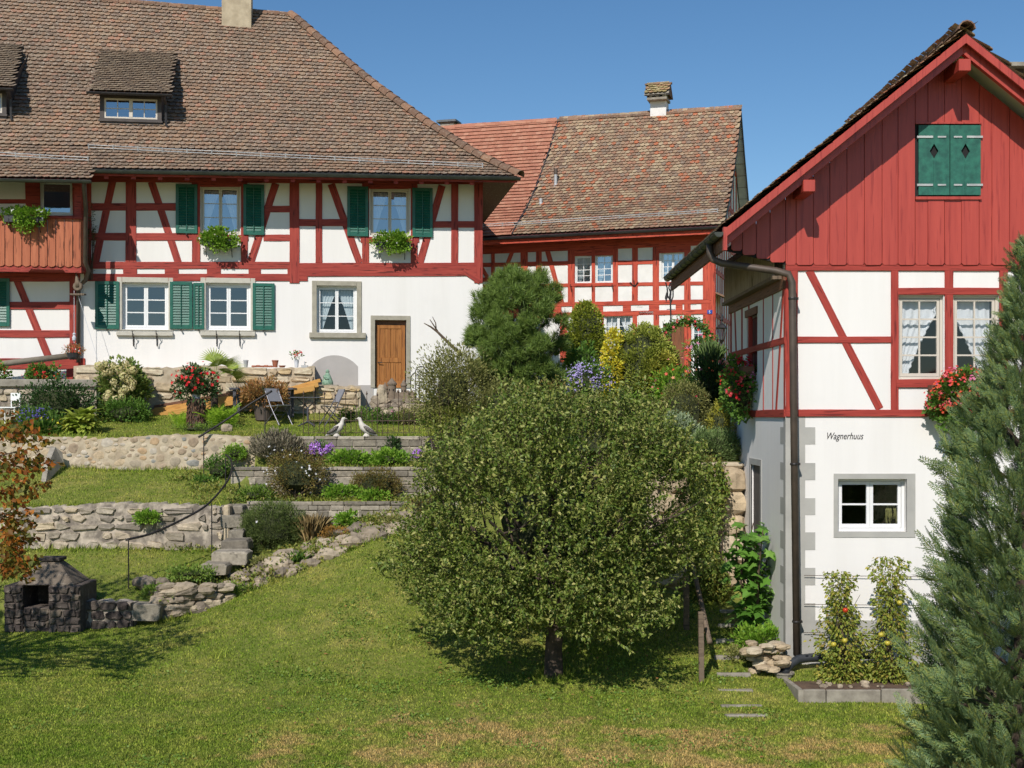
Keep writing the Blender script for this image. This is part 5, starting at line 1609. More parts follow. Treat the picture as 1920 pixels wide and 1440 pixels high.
obj('eaves_board', MB().box(XE+.01, XE+.05, VY+.03, YB, zE-.34, zE-.03), M['raw_brown'], RH)
pp = [(XE-.07, 21.9, zg-.06), (XE-.07, 21.9, zg-.22), (XE-.02, 21.85, zg-.34), (XE+.12, 21.8, zg-.41), (4.45, 21.6, CZ+(780-508)*21.6/F), (4.66, 21.58, CZ+(780-514)*21.6/F), (4.72, 21.57, CZ+(780-530)*21.6/F), (4.73, 21.57, CZ+(780-600)*21.6/F), (4.80, 21.57, CZ+(780-1228)*21.6/F)]
obj('downpipe', MB().tube(pp, 0.062, 12), M['pipe'], RH, smooth=True)
for py in (560, 870, 1165):
    z = CZ+(780-py)*21.6/F; x = 4.725 + max(0, (py-600))/630*.075
    obj('pipe_clamp', MB().lathe([(.07,-.02),(.075,0),(.07,.02)], (x, 21.57, z), 12).box(x+.05, x+.1, 21.55, 21.76, z-.02, z+.02), M['iron'], RH)
zd = CZ+(780-1240)*21.5/F
drain = [(4.55, 21.35, zd-.2), (4.57, 21.35, zd-.1), (4.66, 21.38, zd-.02), (4.80, 21.47, zd+.04), (5.0, 21.5, zd+.06), (6.3, 21.52, zd+.12)]
obj('drain_pipe', MB().tube(drain, 0.075, 12), M['drain'], RH, smooth=True)
# brick chimney, only its edge is in view
ch = obj('chimney', MB().box(8.75, 9.45, 23.3, 24.0, CZ+3.5, CZ+6.1), M['terracotta'], RH)
for z in (6.1, 6.35): obj('chimney_slab', MB().box(8.65, 9.55, 23.2, 24.1, CZ+z, CZ+z+.07), M['concrete'], ch)
obj('chimney_void', MB().box(8.85, 9.35, 23.4, 23.9, CZ+6.17, CZ+6.35), M['dark_slat'], ch)
# taut wires for the tomatoes
for py in (1078, 1132, 1185):
    z = RG.uv(1520, py)[1]
    obj('wire', MB(RG.W).tube([(0.3, -.06, z), (2.2, -.07, z-.02), (4.2, -.06, z)], 0.006, 4), M['rust_iron'], RH)
# ================================================================== garden walls, steps and furniture
def PG(px, py, Y): return P(px, py, Y)
def onground(px, Y, dz=0.0):
    x = (px - 960) * Y / F
    return Vector((x, Y, gz(x, Y) + dz))

def mortar_wall(name, label, W, u0, u1, top, bot, thick, mat, n=40, seed=2, cat='wall'):
    """rough mortared body of a garden wall with an uneven crown"""
    g = random.Random(seed)
    vs = []; fs = []; rows = 7
    us = [u0 + (u1-u0)*i/n for i in range(n+1)]
    for i, u in enumerate(us):
        zt = top(u) + g.uniform(-.025, .025); zb = bot(u)
        for j in range(rows):
            t = j/(rows-1)
            vs.append((u, g.uniform(-.012,.012), zb + (zt-zb)*t))
        vs.append((u, thick, zt + g.uniform(-.02,.02))); vs.append((u, thick, zb))
    m = rows + 2
    for i in range(n):
        for j in range(m-1):
            fs.append((i*m+j, (i+1)*m+j, (i+1)*m+j+1, i*m+j+1))
    fs.append(list(range(m))[::-1]); fs.append([n*m+j for j in range(m)])
    o = obj(name, MB(W.W).add(vs, fs), mat)
    if label: tag(o, label, cat)
    return o

# upper cobble wall below the bistro lawn
W3 = Wall(-9, 31.45, -0.6)
a, b = W3.uv(-60, 850)[0], W3.uv(478, 850)[0]
tz = lambda u: W3.uv(0, 825 - 8*(u-a)/(b-a))[1] if False else CZ - 0.53 + 0.03
w = mortar_wall('cobble_wall', 'low wall of rounded field stones in pale mortar below the upper lawn', W3, a, b, lambda u: CZ-.50+.05*math.sin(u*1.3), lambda u: CZ-1.42, .35, M['mortar'], 60, 3)
cobble_wall(W3, w, lambda u: CZ-.50, a, b, CZ-1.34, M['cobble'], 260, .13, .42, seed=5, proud=.022, aspect=(.5,.85))
tz_ = None
# grey lower wall
W2 = Wall(-9, 28.38, -1.0)
a, b = W2.uv(-60, 990)[0], W2.uv(421, 990)[0]
w = mortar_wall('rubble_wall', 'lichen grey rubble wall on the middle terrace behind the barbecue', W2, a, b, lambda u: CZ-2.0+.06*math.sin(u*.9+1), lambda u: CZ-3.1, .4, M['mortar_grey'], 60, 4)
block_wall(W2, w, a+.05, b, CZ-2.02, CZ-2.98, M['grey_stone'], 5, .16, .66, proud=.012, seed=6, gap=.045, rough=.035, round_=.3, name='stone', drop=.2)
obj('coping', MB(W2.W).box(b-.02, b+.12, -.06, .4, CZ-3.0, CZ-1.97), M['grey_stone'], w, bevel=.03)
# concrete-block terrace walls right of the steps
WA = Wall(-4, 31.28, 0.0); WB = Wall(-4, 30.22, 0.0); WC = Wall(-4, 29.22, 0.0)
def terrace(W, name, label, p0, p1, zt, zb, rows, seed, wm=(.3,.62)):
    a, b = W.uv(p0, 900)[0], W.uv(p1, 900)[0]
    core = obj(name, MB(W.W).box(a, b, .02, .16, zb, zt-.02), M['mortar_grey'])
    tag(core, label, 'wall')
    block_wall(W, core, a, b, zt, zb, M['block'], rows, wm[0], wm[1], proud=.02, d=.03, seed=seed, gap=.012, rough=.007, round_=.06)
    ca = random.Random(seed+50); u = a
    while u < b - .1:
        wd = min(ca.uniform(.4,.75), b-u)
        v, f = block_mesh(wd-.012, .085, .05, ca, .15, .006)
        me = bpy.data.meshes.new('capstone'); me.from_pydata(v, [], f); me.materials.append(M['block'])
        o_ = inst('capstone', me, core, W.W @ Matrix.Translation((u+wd/2, .06, zt+.045)))
        u += wd
    return core
terrace(WA, 'block_wall', 'topmost grey block terrace wall with the two white birds on it', 505, 905, CZ-.585, CZ-1.3, 4, 11)
terrace(WB, 'block_wall', 'middle grey block terrace wall behind the white-flowered shrub', 432, 905, CZ-1.29, CZ-2.0, 4, 12)
terrace(WC, 'block_wall', 'lowest grey block terrace wall behind the dome bush', 462, 905, CZ-2.04, CZ-2.75, 5, 13, (.2,.5))
# split end of the block walls along the steps
# old house plinth
WP = Wall(*L.pt(0, -1.0, 0).xy, 8.0)
a, b = WP.uv(138, 720)[0], WP.uv(590, 720)[0]
ztp = WP.uv(400, 688)[1]
w = mortar_wall('limestone_wall', 'pale ochre limestone wall along the foot of the farmhouse', WP, a, b, lambda u: ztp + .03*math.sin(2*u), lambda u: CZ-.2, .98, M['mortar'], 50, 7)
block_wall(WP, w, a+.03, b-.02, ztp-.02, CZ-.05, M['limestone'], 6, .22, .85, proud=.018, seed=8, gap=.05, rough=.035, round_=.3, name='stone', drop=.2)
a2, b2 = WP.uv(592, 740)[0], WP.uv(676, 740)[0]; z2 = WP.uv(630, 723)[1]
w = mortar_wall('limestone_wall', 'short low limestone wall below the grey blind arch', WP, a2, b2, lambda u: z2, lambda u: CZ-.2, .98, M['mortar'], 16, 8)
block_wall(WP, w, a2+.02, b2-.02, z2-.02, CZ-.05, M['limestone'], 5, .22, .7, proud=.018, seed=9, gap=.05, rough=.035, round_=.3, name='stone', drop=.2)
# planter ledge below the balcony
WL = Wall(*L.pt(0, -1.9, 0).xy, 8.0)
a, b = WL.uv(-80, 730)[0], WL.uv(190, 730)[0]; zt = WL.uv(60, 711)[1]; z1 = WL.uv(60, 725)[1]
w = obj('ledge_wall', MB(WL.W).box(a, b-.15, .12, .9, CZ-.2, z1), M['mortar_grey']); tag(w, 'stone wall under the concrete ledge below the balcony', 'wall')
obj('ledge_slab', MB(WL.W).box(a, b, 0, .95, z1, zt), M['concrete'], w, bevel=.015)
block_wall(WL, w, a, b-.2, z1-.05, CZ, M['grey_stone'], 4, .2, .5, d=.12, proud=.03, seed=10, gap=.04, rough=.02, round_=.2, name='stone')

# low rubble wall beside the barbecue and curved end
WLo = Wall(-8, 24.95, 0.0)
a, b = WLo.uv(130, 1150)[0], WLo.uv(250, 1150)[0]
w = mortar_wall('low_wall', 'low dark wall running right from the stone barbecue', WLo, a, b, lambda u: CZ-3.62, lambda u: CZ-4.4, .35, M['mortar_grey'], 14, 9)
block_wall(WLo, w, a, b, CZ-3.6, CZ-4.3, M['shade_stone'], 4, .15, .4, proud=.04, seed=14, gap=.03, rough=.02, round_=.25, name='stone')

def lumpmesh(name, mat, seed, q=2):
    """an irregular boulder, unit size, origin at the middle"""
    g = np.random.default_rng(seed)
    n, m = 9, 6; vs = [(0,0,-.5)]; fs = []
    bx = g.uniform(.8, 1.2, 3)
    for j in range(1, m):
        ph = math.pi * j / m
        for i in range(n):
            t = 2*math.pi*i/n
            x, y, z = math.sin(ph)*math.cos(t), math.sin(ph)*math.sin(t), -math.cos(ph)
            r = g.uniform(.84, 1.1)
            k = .5 * r / max(abs(x)**2.6 + abs(y)**2.6 + abs(z)**2.6, .3) ** (1/2.6)
            vs.append((x*k, y*k, z*k))
    vs.append((0,0,.5))
    for i in range(n): fs.append((0, 1+(i+1)%n, 1+i))
    for j in range(m-2):
        for i in range(n):
            a, b = 1+j*n+i, 1+j*n+(i+1)%n
            fs.append((a, b, b+n, a+n))
    e = len(vs)-1; s0 = 1+(m-2)*n
    for i in range(n): fs.append((s0+i, s0+(i+1)%n, e))
    me = bpy.data.meshes.new(name); me.from_pydata(vs, [], fs); me.materials.append(mat)
    return me
def place(me, name, parent, p, sx, sy, sz, rz=0, rx=0):
    return inst(name, me, parent, Matrix.Translation(p) @ Matrix.Rotation(rz, 4, 'Z') @ Matrix.Rotation(rx, 4, 'X') @ Matrix.Diagonal((sx, sy, sz, 1)))

# rockery bank that holds the beds above the lawn
rocks = [lumpmesh('stone', M['rock'], 60+k) for k in range(6)]
rk = thing('rockery', 'bank of tumbled pale stones between the lawn and the terrace beds', 'rockery', (-4.4, 27.2, CZ-3.2))
g = random.Random(31)
edge = [(300,1163,25.3),(360,1150,25.45),(420,1130,25.8),(490,1098,26.2),(560,1070,26.6),(630,1040,27.0),(700,1012,27.4),(745,1000,27.65),(790,992,27.9)]
for k in range(230):
    t = g.random() * (len(edge)-1); i = min(int(t), len(edge)-2); f = t - i
    px = edge[i][0] + (edge[i+1][0]-edge[i][0])*f; Y = edge[i][2] + (edge[i+1][2]-edge[i][2])*f
    up = g.random() ** 1.3 * (0.55 if px < 430 else 1.15)
    p = onground(px + g.uniform(-8,8), Y + up, 0)
    s = g.uniform(.09, .34) * (1 if k % 6 else 1.5)
    place(g.choice(rocks), 'stone', rk, p + Vector((0,0,s*.05)), s*g.uniform(1,1.6), s, s*g.uniform(.5,.85), g.uniform(0,6), g.uniform(-.3,.3))
# curved low wall at the foot of the steps
cw = thing('curved_stone_wall', 'curved low dry stone wall at the foot of the garden steps', 'wall', (-6.3, 25.4, CZ-4.0))
for k in range(46):
    t = g.random(); px = 300 + 128*t; row = g.random()
    Y = 25.35 + .45*t*t
    zt = 1092 + 6*math.sin(t*3) ; zb_ = 1160 - 30*t
    p = P(px, zt + (zb_-zt)*row, Y - .12*(1-row))
    s = g.uniform(.16,.32)
    place(g.choice(rocks), 'stone', cw, p, s*1.6, s, s*.62, g.uniform(-.4,.4), g.uniform(-.2,.2))
for px, py, s in ((277,1094,.42),(262,1092,.3),(292,1098,.3),(305,1093,.3)):
    place(rocks[k % 6], 'stone', cw, P(px, py, 25.9), s*1.2, s*.8, s*.75, .4*k); k += 1
# garden steps: rough concrete blocks climbing left of the beds
st = thing('garden_steps', 'rough grey concrete steps climbing between the terraces under the handrail', 'steps', P(410, 1078, 26.2))
for k, (x0, x1, y0, y1, Y) in enumerate(((240,300,1133,1165,25.0),(378,425,1057,1080,26.3),(396,464,1034,1060,26.75),(414,466,1013,1033,27.3),(428,458,993,1012,27.8),(413,456,966,990,28.3),(411,455,949,965,28.6),(368,434,925,935,29.6),(384,424,911,918,30.2))):
    p0 = P(x0, y1, Y); p1 = P(x1, y0, Y)
    v, f = block_mesh(p1.x-p0.x, p1.z-p0.z, .02, g, .14, .018)
    mb = MB(Matrix.Translation(((p0.x+p1.x)/2, Y, (p0.z+p1.z)/2)))
    v2 = [(x, y if y < 0 else .42, z) for x, y, z in v]
    mb.add(v2, f); n8 = [16+i for i in range(8)]
    mb.f.append(n8)
    obj('step', mb, M['block'], st, bevel=.02)
# boulder retaining wall beside the right house
bw_ = thing('boulder_wall', 'wall of big pale rounded boulders beside the right house', 'wall', (4.3, 25.9, CZ-3.5))
bl = [lumpmesh('boulder', M['boulder'], 80+k) for k in range(5)]
obj('wall_core', MB().box(2.7, RX0-.02, 25.75, 26.3, CZ-3.8, CZ-1.0), M['mortar'], bw_)
gb = random.Random(12)
zrow = CZ-3.45; k = 0
while zrow < CZ-1.25:
    x = 2.75 + gb.uniform(0,.3); h = gb.uniform(.42,.58)
    while x < RX0 - .1:
        wdt = gb.uniform(.5,.85)
        place(gb.choice(bl), 'boulder', bw_, (min(x+wdt/2, RX0-.28), 25.68+gb.uniform(-.04,.04), zrow+h/2), wdt*1.08, .5, h*1.12, 0, gb.uniform(-.1,.1))
        x += wdt
    zrow += h*.93
obj('wall_top', MB().box(3.2, RX0-.02, 25.6, 26.2, CZ-1.04, CZ-.93), M['mortar'], bw_, bevel=.04)

# handrails
def rail(name, label, pts, posts, r=.022):
    P3 = [P(*p) for p in pts]
    t = thing(name, label, 'handrail', P(posts[0][0], posts[0][2], posts[0][3]))
    sm = []
    for i in range(len(P3)-1):
        a0 = P3[max(i-1,0)]; a1 = P3[i]; a2 = P3[i+1]; a3 = P3[min(i+2,len(P3)-1)]
        for k in range(6):
            s = k/6
            sm.append(.5*((2*a1)+(a2-a0)*s+(2*a0-5*a1+4*a2-a3)*s*s+(3*a1-a0-3*a2+a3)*s**3))
    sm.append(P3[-1])
    obj('rail', MB().tube(sm, r, 8), M['iron'], t, smooth=True)
    for px, y0, y1, Y in posts:
        obj('post', MB().tube([P(px, y1+6, Y), P(px, y0, Y)], .014, 6), M['iron'], t)
rail('handrail', 'curved black iron handrail swinging down over the garden steps',
     [(236,1012,26.0),(285,1000,26.4),(340,975,27.0),(385,949,27.6),(415,918,28.6),(431,893,29.5),(435,872,30.2),(430,858,30.8),(423,853,31.0)],
     [(241,1010,1106,26.0),(397,943,1028,27.7),(423,858,938,29.9)], .024)
rail('handrail', 'straight black iron handrail sloping past the grey chair', [(372,820,31.2),(420,790,31.5),(470,757,31.8),(510,733,32.0)], [(382,815,903,30.9),(497,742,812,31.7)], .026)

# ---------------------------------------------------------------- iron fence and birds
fe = thing('garden_fence', 'low rusty wrought iron picket fence in front of the bistro set', 'fence', onground(680, 31.7))
Yf = 31.75
zf = gz(-3.8, Yf)
tall = [0,2,4,6,8,10,12,14,16,18,20]
for k in range(23):
    px = 569 + k * 9.9; x = (px-960)*Yf/F
    h = 1.02 if k % 2 == 0 else .52
    h += .04*math.sin(k*.8)
    mb = MB().tube([(x,Yf,zf-.06),(x,Yf,zf+h)], .0085, 5)
    mb.lathe([(.008,0),(.02,.02),(.024,.04),(.01,.07),(.002,.11)], (x,Yf,zf+h-.01), 6)
    obj('picket', mb, M['rust_iron'], fe)
x0, x1 = (569-960)*Yf/F, (569+22*9.9-960)*Yf/F
for z in (.06, .36): obj('fence_rail', MB().box(x0, x1, Yf-.006, Yf+.006, zf+z, zf+z+.018), M['rust_iron'], fe)
for k in range(0, 22, 4):
    x = x0 + (x1-x0)*(k+2)/22; pts = []
    for s in range(13):
        t = math.pi*s/12; pts.append((x-.2*math.cos(t), Yf, zf+.74+.1*math.sin(2*t)))
    obj('scroll', MB().tube(pts, .007, 4), M['rust_iron'], fe)

def bird(px, face, label):
    base = P(px, 816, 31.33); base.z = CZ-.50
    t = thing('bird_figure', label, 'bird figure', base, 'white bird figures on the terrace wall')
    q = lambda x, y, z: base + Vector((face*x, y, z))
    body = MB().tube([q(-.27,0,.02), q(-.2,0,.05), q(-.1,0,.11), q(0,0,.17), (q(.09,0,.24)), q(.135,0,.32), q(.15,0,.39), q(.165,0,.43), q(.20,0,.44), q(.225,0,.435)],
                    [.012,.035,.075,.098,.088,.06,.044,.046,.036,.012], 12)
    obj('body', body, M['bird_white'], t, smooth=True)
    for s in (-1, 1):
        w = MB().tube([q(.06,s*.075,.25), q(-.01,s*.092,.2), q(-.10,s*.08,.14), q(-.19,s*.05,.09), q(-.24,s*.03,.06)], [.02,.05,.048,.03,.008], 8)
        obj('wing', w, M['bird_dark'], t, smooth=True)
        obj('eye', MB().lathe([(.002,-.008),(.008,0),(.002,.008)], q(.19,s*.034,.445), 6), M['black'], t)
    obj('beak', MB().tube([q(.215,0,.437), q(.255,0,.43), q(.285,0,.418)], [.014,.010,.003], 6), M['stone_trim'], t, smooth=True)
    obj('foot_base', MB().lathe([(.085,0),(.085,.02),(.06,.05),(.03,.09)], base + Vector((face*.0,0,0)), 10), M['bird_white'], t)
bird(631, 1, 'white and grey gull figure facing right, left one of the pair')
bird(687, -1, 'white and grey gull figure facing left, right one of the pair')

# ---------------------------------------------------------------- bistro set
def make_chair(label):
    t = thing('folding_chair', label, 'chair', (0,0,0), 'grey folding bistro chairs')
    for y in (-.2, .2):
        obj('back_leg', MB().tube([(.27,y,0), (-.02,y,.44), (-.2,y,.80), (-.21,y,.86)], .013, 6), M['chair_metal'], t)
        obj('front_leg', MB().tube([(-.25,y*.9,0), (.02,y*.9,.26), (.22,y*.9,.45)], .013, 6), M['chair_metal'], t)
    obj('seat', MB().add([(-.17,-.2,.43),(.23,-.2,.46),(.23,.2,.46),(-.17,.2,.43),(-.17,-.2,.45),(.03,-.2,.44),(.23,-.2,.475),(.23,.2,.475),(.03,.2,.44),(-.17,.2,.45)], [(0,3,2,1),(4,5,8,9),(5,6,7,8),(0,1,6,5,4),(3,9,8,7,2),(1,2,7,6),(0,4,9,3)]), M['chair_mesh'], t)
    obj('backrest', MB().add([(-.085,-.19,.56),(-.085,.19,.56),(-.215,.19,.86),(-.215,-.19,.86),(-.1,-.19,.553),(-.1,.19,.553),(-.23,.19,.853),(-.23,-.19,.853)], [(0,1,2,3),(7,6,5,4),(0,4,5,1),(3,2,6,7),(0,3,7,4),(1,5,6,2)]), M['chair_mesh'], t)
    for z, x in ((.24,-.005),): obj('cross_bar', MB().tube([(x,-.2,z),(x,.2,z)], .01, 5), M['chair_metal'], t)
    return t
c1 = make_chair('grey folding chair on the lawn, facing right, nearer the straight handrail')
c2 = copy_tree(c1); c2['label'] = 'grey folding chair on the lawn, facing left, behind the iron fence'
c1.location = onground(521, 33.6); c1.rotation_euler.z = R(-38)
c2.location = onground(624, 33.6); c2.rotation_euler.z = R(180+28)
for c_ in (c1, c2): c_.scale = (1.15, 1.15, 1.12)
tb = thing('bistro_table', 'small grey bistro table on a forked leg between the folding chairs', 'table', onground(577, 33.5))
o_ = onground(577, 33.5)
obj('table_top', MB().box(o_.x-.4, o_.x+.4, 33.2, 33.8, o_.z+.73, o_.z+.755), M['chair_metal'], tb, bevel=.006)
for s in (-1,1):
    obj('arm', MB().tube([o_+Vector((0,0,.45)), o_+Vector((s*.04,0,.52)), o_+Vector((s*.29,0,.73))], .02, 6), M['chair_metal'], tb)
    for y in (-.2,.2): obj('foot', MB().tube([o_+Vector((0,0,.12)), o_+Vector((s*.22,y,0))], .018, 6), M['chair_metal'], tb)
obj('column', MB().tube([o_+Vector((0,0,.1)), o_+Vector((0,0,.47))], .026, 8), M['chair_metal'], tb)
# long grey table behind
o_ = onground(494, 35.0); xl, xr = (434-960)*35/F, (553-960)*35/F
tt = thing('garden_table', 'long dark grey garden table against the limestone wall', 'table', o_)
zt_ = P(494, 727, 35).z
obj('table_top', MB().box(xl, xr, 34.7, 35.4, zt_-.06, zt_), M['chair_metal'], tt, bevel=.006)
for x in (xl+.13, xr-.12):
    for y in (34.8, 35.3): obj('leg', MB().box(x-.04, x+.04, y-.04, y+.04, o_.z-.05, zt_-.06), M['chair_metal'], tt)
# stacked lumber leaning up the wall
lm = ['lowest yellow plank of the leaning pile', 'second yellow plank of the leaning pile', 'third yellow plank of the leaning pile', 'brown topmost plank of the leaning pile', 'short yellow beam at the upper end of the pile']
for k, (p0, p1, h, mt, dy) in enumerate((((272,783),(590,728),9,'lumber',0),((276,774),(597,721),8,'lumber',.09),((290,769),(450,742),7,'lumber',.16),((290,763),(450,735),5,'raw_brown',.22),((500,742),(601,713),6,'lumber',.2))):
    dd = -.30 + dy
    A, B = WP.uv(*p0, dd), WP.uv(*p1, dd)
    o1 = timber_uv('plank', WP, (A[0], A[1]), (B[0], B[1]), h*A[2]/F*1.15, M[mt], None, proud=.1, depth=.05, d=dd)
    tag(o1, lm[k] + ' beside the palm stump', 'plank', 'lumber leaning on the limestone wall')

# ---------------------------------------------------------------- small things by the house
def pot(name, label, p, r, h, mat, cat='pot', rim=.1):
    mb = MB().lathe([(r*.7,0),(r*.98,h*.85),(r*1.08,h*.86),(r*1.08,h),(r*.92,h),(r*.86,h*.8)], p, 14)
    return tag(obj(name, mb, mat, smooth=False), label, cat)
sp = lambda px, dd=.3: (lambda q: Vector((q.x, q.y, ztp+.01)))(WP.pt(WP.uv(px, 690, dd)[0], dd, ztp))
pot('metal_cup', 'small grey metal cup on the limestone wall', sp(461), .07, .2, M['zinc'], 'cup')
pot('clay_pot', 'small brown clay pot on the limestone wall', sp(516), .09, .2, M['terracotta'])
pot('saucer', 'shallow red clay saucer on the limestone wall', sp(529), .1, .05, M['terracotta'], 'saucer')
for k, px in enumerate((476, 484, 491, 499, 507)):
    p = sp(px); o1 = obj('brick_shard', MB().box(p.x-.06, p.x+.06, p.y-.05, p.y+.05, p.z, p.z+.05+.01*(k%2)), M['terracotta'], bevel=.012)
    tag(o1, ('leftmost','second from the left','middle','second from the right','rightmost')[k] + ' of the small red brick shards on the limestone wall', 'brick', 'brick shards on the limestone wall')
v = pot('flower_vase', 'white vase with red flowers on the limestone wall', sp(556), .07, .22, M['white_pot'], 'vase')
VASE = sp(556) + Vector((0,0,.22))
o1 = obj('water_tap', MB().tube([sp(571)+Vector((0,.25,.15)), sp(571)+Vector((0,0,.15)), sp(571)+Vector((.02,-.06,.08))], .018, 6).box(sp(571).x-.08, sp(571).x+.1, sp(571).y-.1, sp(571).y+.05, ztp, ztp+.07), M['zinc'])
tag(o1, 'little grey water tap at the end of the limestone wall', 'tap')
# verdigris cloaked figurine
p = WP.pt(WP.uv(614, 722, .3)[0], .3, z2+.0)
t = thing('figurine', 'verdigris green cloaked figurine in front of the blind arch', 'figurine', p)
obj('cloak', MB().lathe([(.17,0),(.16,.12),(.11,.24),(.065,.34),(.05,.37)], p, 10), M['verdigris'], t, smooth=True)
obj('head', MB().lathe([(.03,.36),(.055,.39),(.055,.43),(.03,.46),(.008,.47)], p, 10), M['verdigris'], t, smooth=True)
obj('arm', MB().tube([p+Vector((-.08,-.08,.28)), p+Vector((-.02,-.15,.2)), p+Vector((.05,-.12,.18))], [.04,.03,.02], 6), M['verdigris'], t, smooth=True)
obj('base', MB().box(p.x-.24, p.x+.3, p.y-.14, p.y+.12, p.z-.01, p.z+.03), M['concrete'], t)
# model castle and rough stones by the door
cp_ = onground(742, 34.2); cp_.z = P(742, 752, 34.2).z
t = thing('castle_bed_wall', 'rough stone bank carrying the little clay castle by the door', 'wall', onground(742, 34.0))
for k in range(42):
    px = 700 + 95*g.random(); py = 752 + 24*g.random(); s = g.uniform(.12,.28)
    place(g.choice(rocks), 'stone', t, P(px, py, 34.2 + .2*g.random() - .01*(py-752)), s*1.4, s, s*.8, g.uniform(0,6))
obj('bank_soil', MB().box((700-960)*34.3/F, (800-960)*34.3/F, 34.25, 36.3, CZ-.1, cp_.z-.02), M['soil'], t)
t = thing('clay_castle', 'small clay model castle with two pointed towers near the wooden door', 'garden ornament', cp_)
obj('castle_wall', MB().box(cp_.x-.36, cp_.x+.5, 34.3, 34.55, cp_.z, cp_.z+.24), M['castle'], t, bevel=.01)
for k in range(7): obj('merlon', MB().box(cp_.x-.36+k*.125, cp_.x-.29+k*.125, 34.3, 34.36, cp_.z+.24, cp_.z+.29), M['castle'], t)
for dx, r, h in ((-.12,.115,.44),(.2,.075,.40),(-.3,.07,.32)):
    tw_ = obj('tower', MB().lathe([(r,0),(r,h),(r*1.2,h),(r*1.2,h+.03)], (cp_.x+dx,34.36,cp_.z), 12), M['castle'], t)
    obj('spire', MB().lathe([(r*1.25,h+.03),(r*.6,h+.11),(.004,h+.19)], (cp_.x+dx,34.36,cp_.z), 12), M['castle'], tw_)
    for k in (-1,1): obj('loophole', MB().box(cp_.x+dx+k*r*.45-.014, cp_.x+dx+k*r*.45+.014, 34.36-r*.95, 34.36-r*.8, cp_.z+h*.62, cp_.z+h*.62+.05), M['black'], tw_)
for px, py, sx, sz, lb in ((716,735,.3,.62,'upright rough grey stone beside the clay castle'),(706,748,.32,.42,'squat rough grey stone left of the clay castle')):
    q = P(px, py+8, 34.3); o1 = place(rocks[int(px) % 6], 'boulder', None, q, sx, sx, sz, .3); tag(o1, lb, 'stone')
# wire hoops by the shrub
for k, (px, y0, y1, wd) in enumerate(((789,687,735,10),(778,700,735,8))):
    pts = []
    for s in range(17):
        tt_ = math.pi*s/16; pts.append(P(px - wd*math.cos(tt_), y0+12-12*math.sin(tt_), 34.5))
    pts = [P(px-wd+1, y1+20, 34.5)] + pts + [P(px+wd, y1+20, 34.5)]
    o1 = obj('wire_hoop', MB().tube(pts, .014, 6), M['iron'], smooth=True); tag(o1, ('taller' if k == 0 else 'shorter') + ' dark wire hoop standing right of the wooden door', 'plant hoop')

# stone barbecue
Yb = 24.55
bx0, bx1 = (8-960)*Yb/F, (150-960)*Yb/F; bz0 = CZ-4.45; bz1 = P(80, 1098, Yb).z
t = thing('stone_barbecue', 'stone garden barbecue with a pyramid hood, tree shade in its dark colour', 'barbecue', ((bx0+bx1)/2, Yb, CZ-4.3))
ox0, ox1 = (42-960)*Yb/F, (91-960)*Yb/F; oz0, oz1 = P(0,1140,Yb).z, P(0,1095,Yb).z
fr = MB().box(bx0, ox0, Yb, Yb+1.0, bz0, bz1).box(ox1, bx1, Yb, Yb+1.0, bz0, bz1).box(ox0, ox1, Yb+.05, Yb+1.0, bz0, oz0).box(ox0, ox1, Yb+.75, Yb+1.0, oz0, bz1).box(ox0, ox1, Yb, Yb+.75, oz1, bz1)
obj('firebox', fr, M['shade_stone'], t, bevel=.02)
WBq = Wall(bx0, Yb, 0)
gq = random.Random(3)
fb_ = bpy.data.objects[t.name]
block_wall(WBq, t, 0, ox0-bx0, bz1, bz0, M['shade_stone'], 8, .12, .3, proud=.012, seed=15, gap=.016, rough=.02, round_=.2, name='stone')
block_wall(WBq, t, ox1-bx0, bx1-bx0, bz1, bz0, M['shade_stone'], 8, .12, .3, proud=.012, seed=16, gap=.016, rough=.02, round_=.2, name='stone')
block_wall(WBq, t, ox0-bx0, ox1-bx0, oz0, bz0, M['shade_stone'], 6, .12, .3, d=.05, proud=.012, seed=17, gap=.016, rough=.02, round_=.2, name='stone')
hx0, hx1 = (26-960)*Yb/F, (138-960)*Yb/F; hz = P(0,1056,Yb).z; cx0, cx1 = (64-960)*Yb/F, (97-960)*Yb/F
hd = MB().add([(hx0,Yb+.02,bz1),(hx1,Yb+.02,bz1),(hx1,Yb+.98,bz1),(hx0,Yb+.98,bz1),(cx0,Yb+.35,hz),(cx1,Yb+.35,hz),(cx1,Yb+.65,hz),(cx0,Yb+.65,hz)], [(0,1,5,4),(1,2,6,5),(2,3,7,6),(3,0,4,7),(4,5,6,7),(3,2,1,0)])
hood = obj('hood', hd, M['shade_stone'], t, bevel=.02)
obj('hood_cap', MB().box(cx0-.05, cx1+.05, Yb+.3, Yb+.7, hz, hz+.07), M['shade_stone'], hood, bevel=.015)
# leaning concrete slab and green hose bundle by the upper wall
q0 = P(86, 905, 30.6); mb = MB()
pol = [P(85,908,30.3), P(120,870,31.2), P(117,848,31.2), P(104,838,31.1), P(92,868,30.6)]
off = Vector((-.12, .02, .02))
mb.add(pol + [p + off for p in pol], [(0,1,2,3,4),(9,8,7,6,5),(0,5,6,1),(1,6,7,2),(2,7,8,3),(3,8,9,4),(4,9,5,0)])
tag(obj('concrete_slab', mb, M['concrete']), 'upright concrete slab leaning on the cobble wall behind the autumn leaves', 'slab')

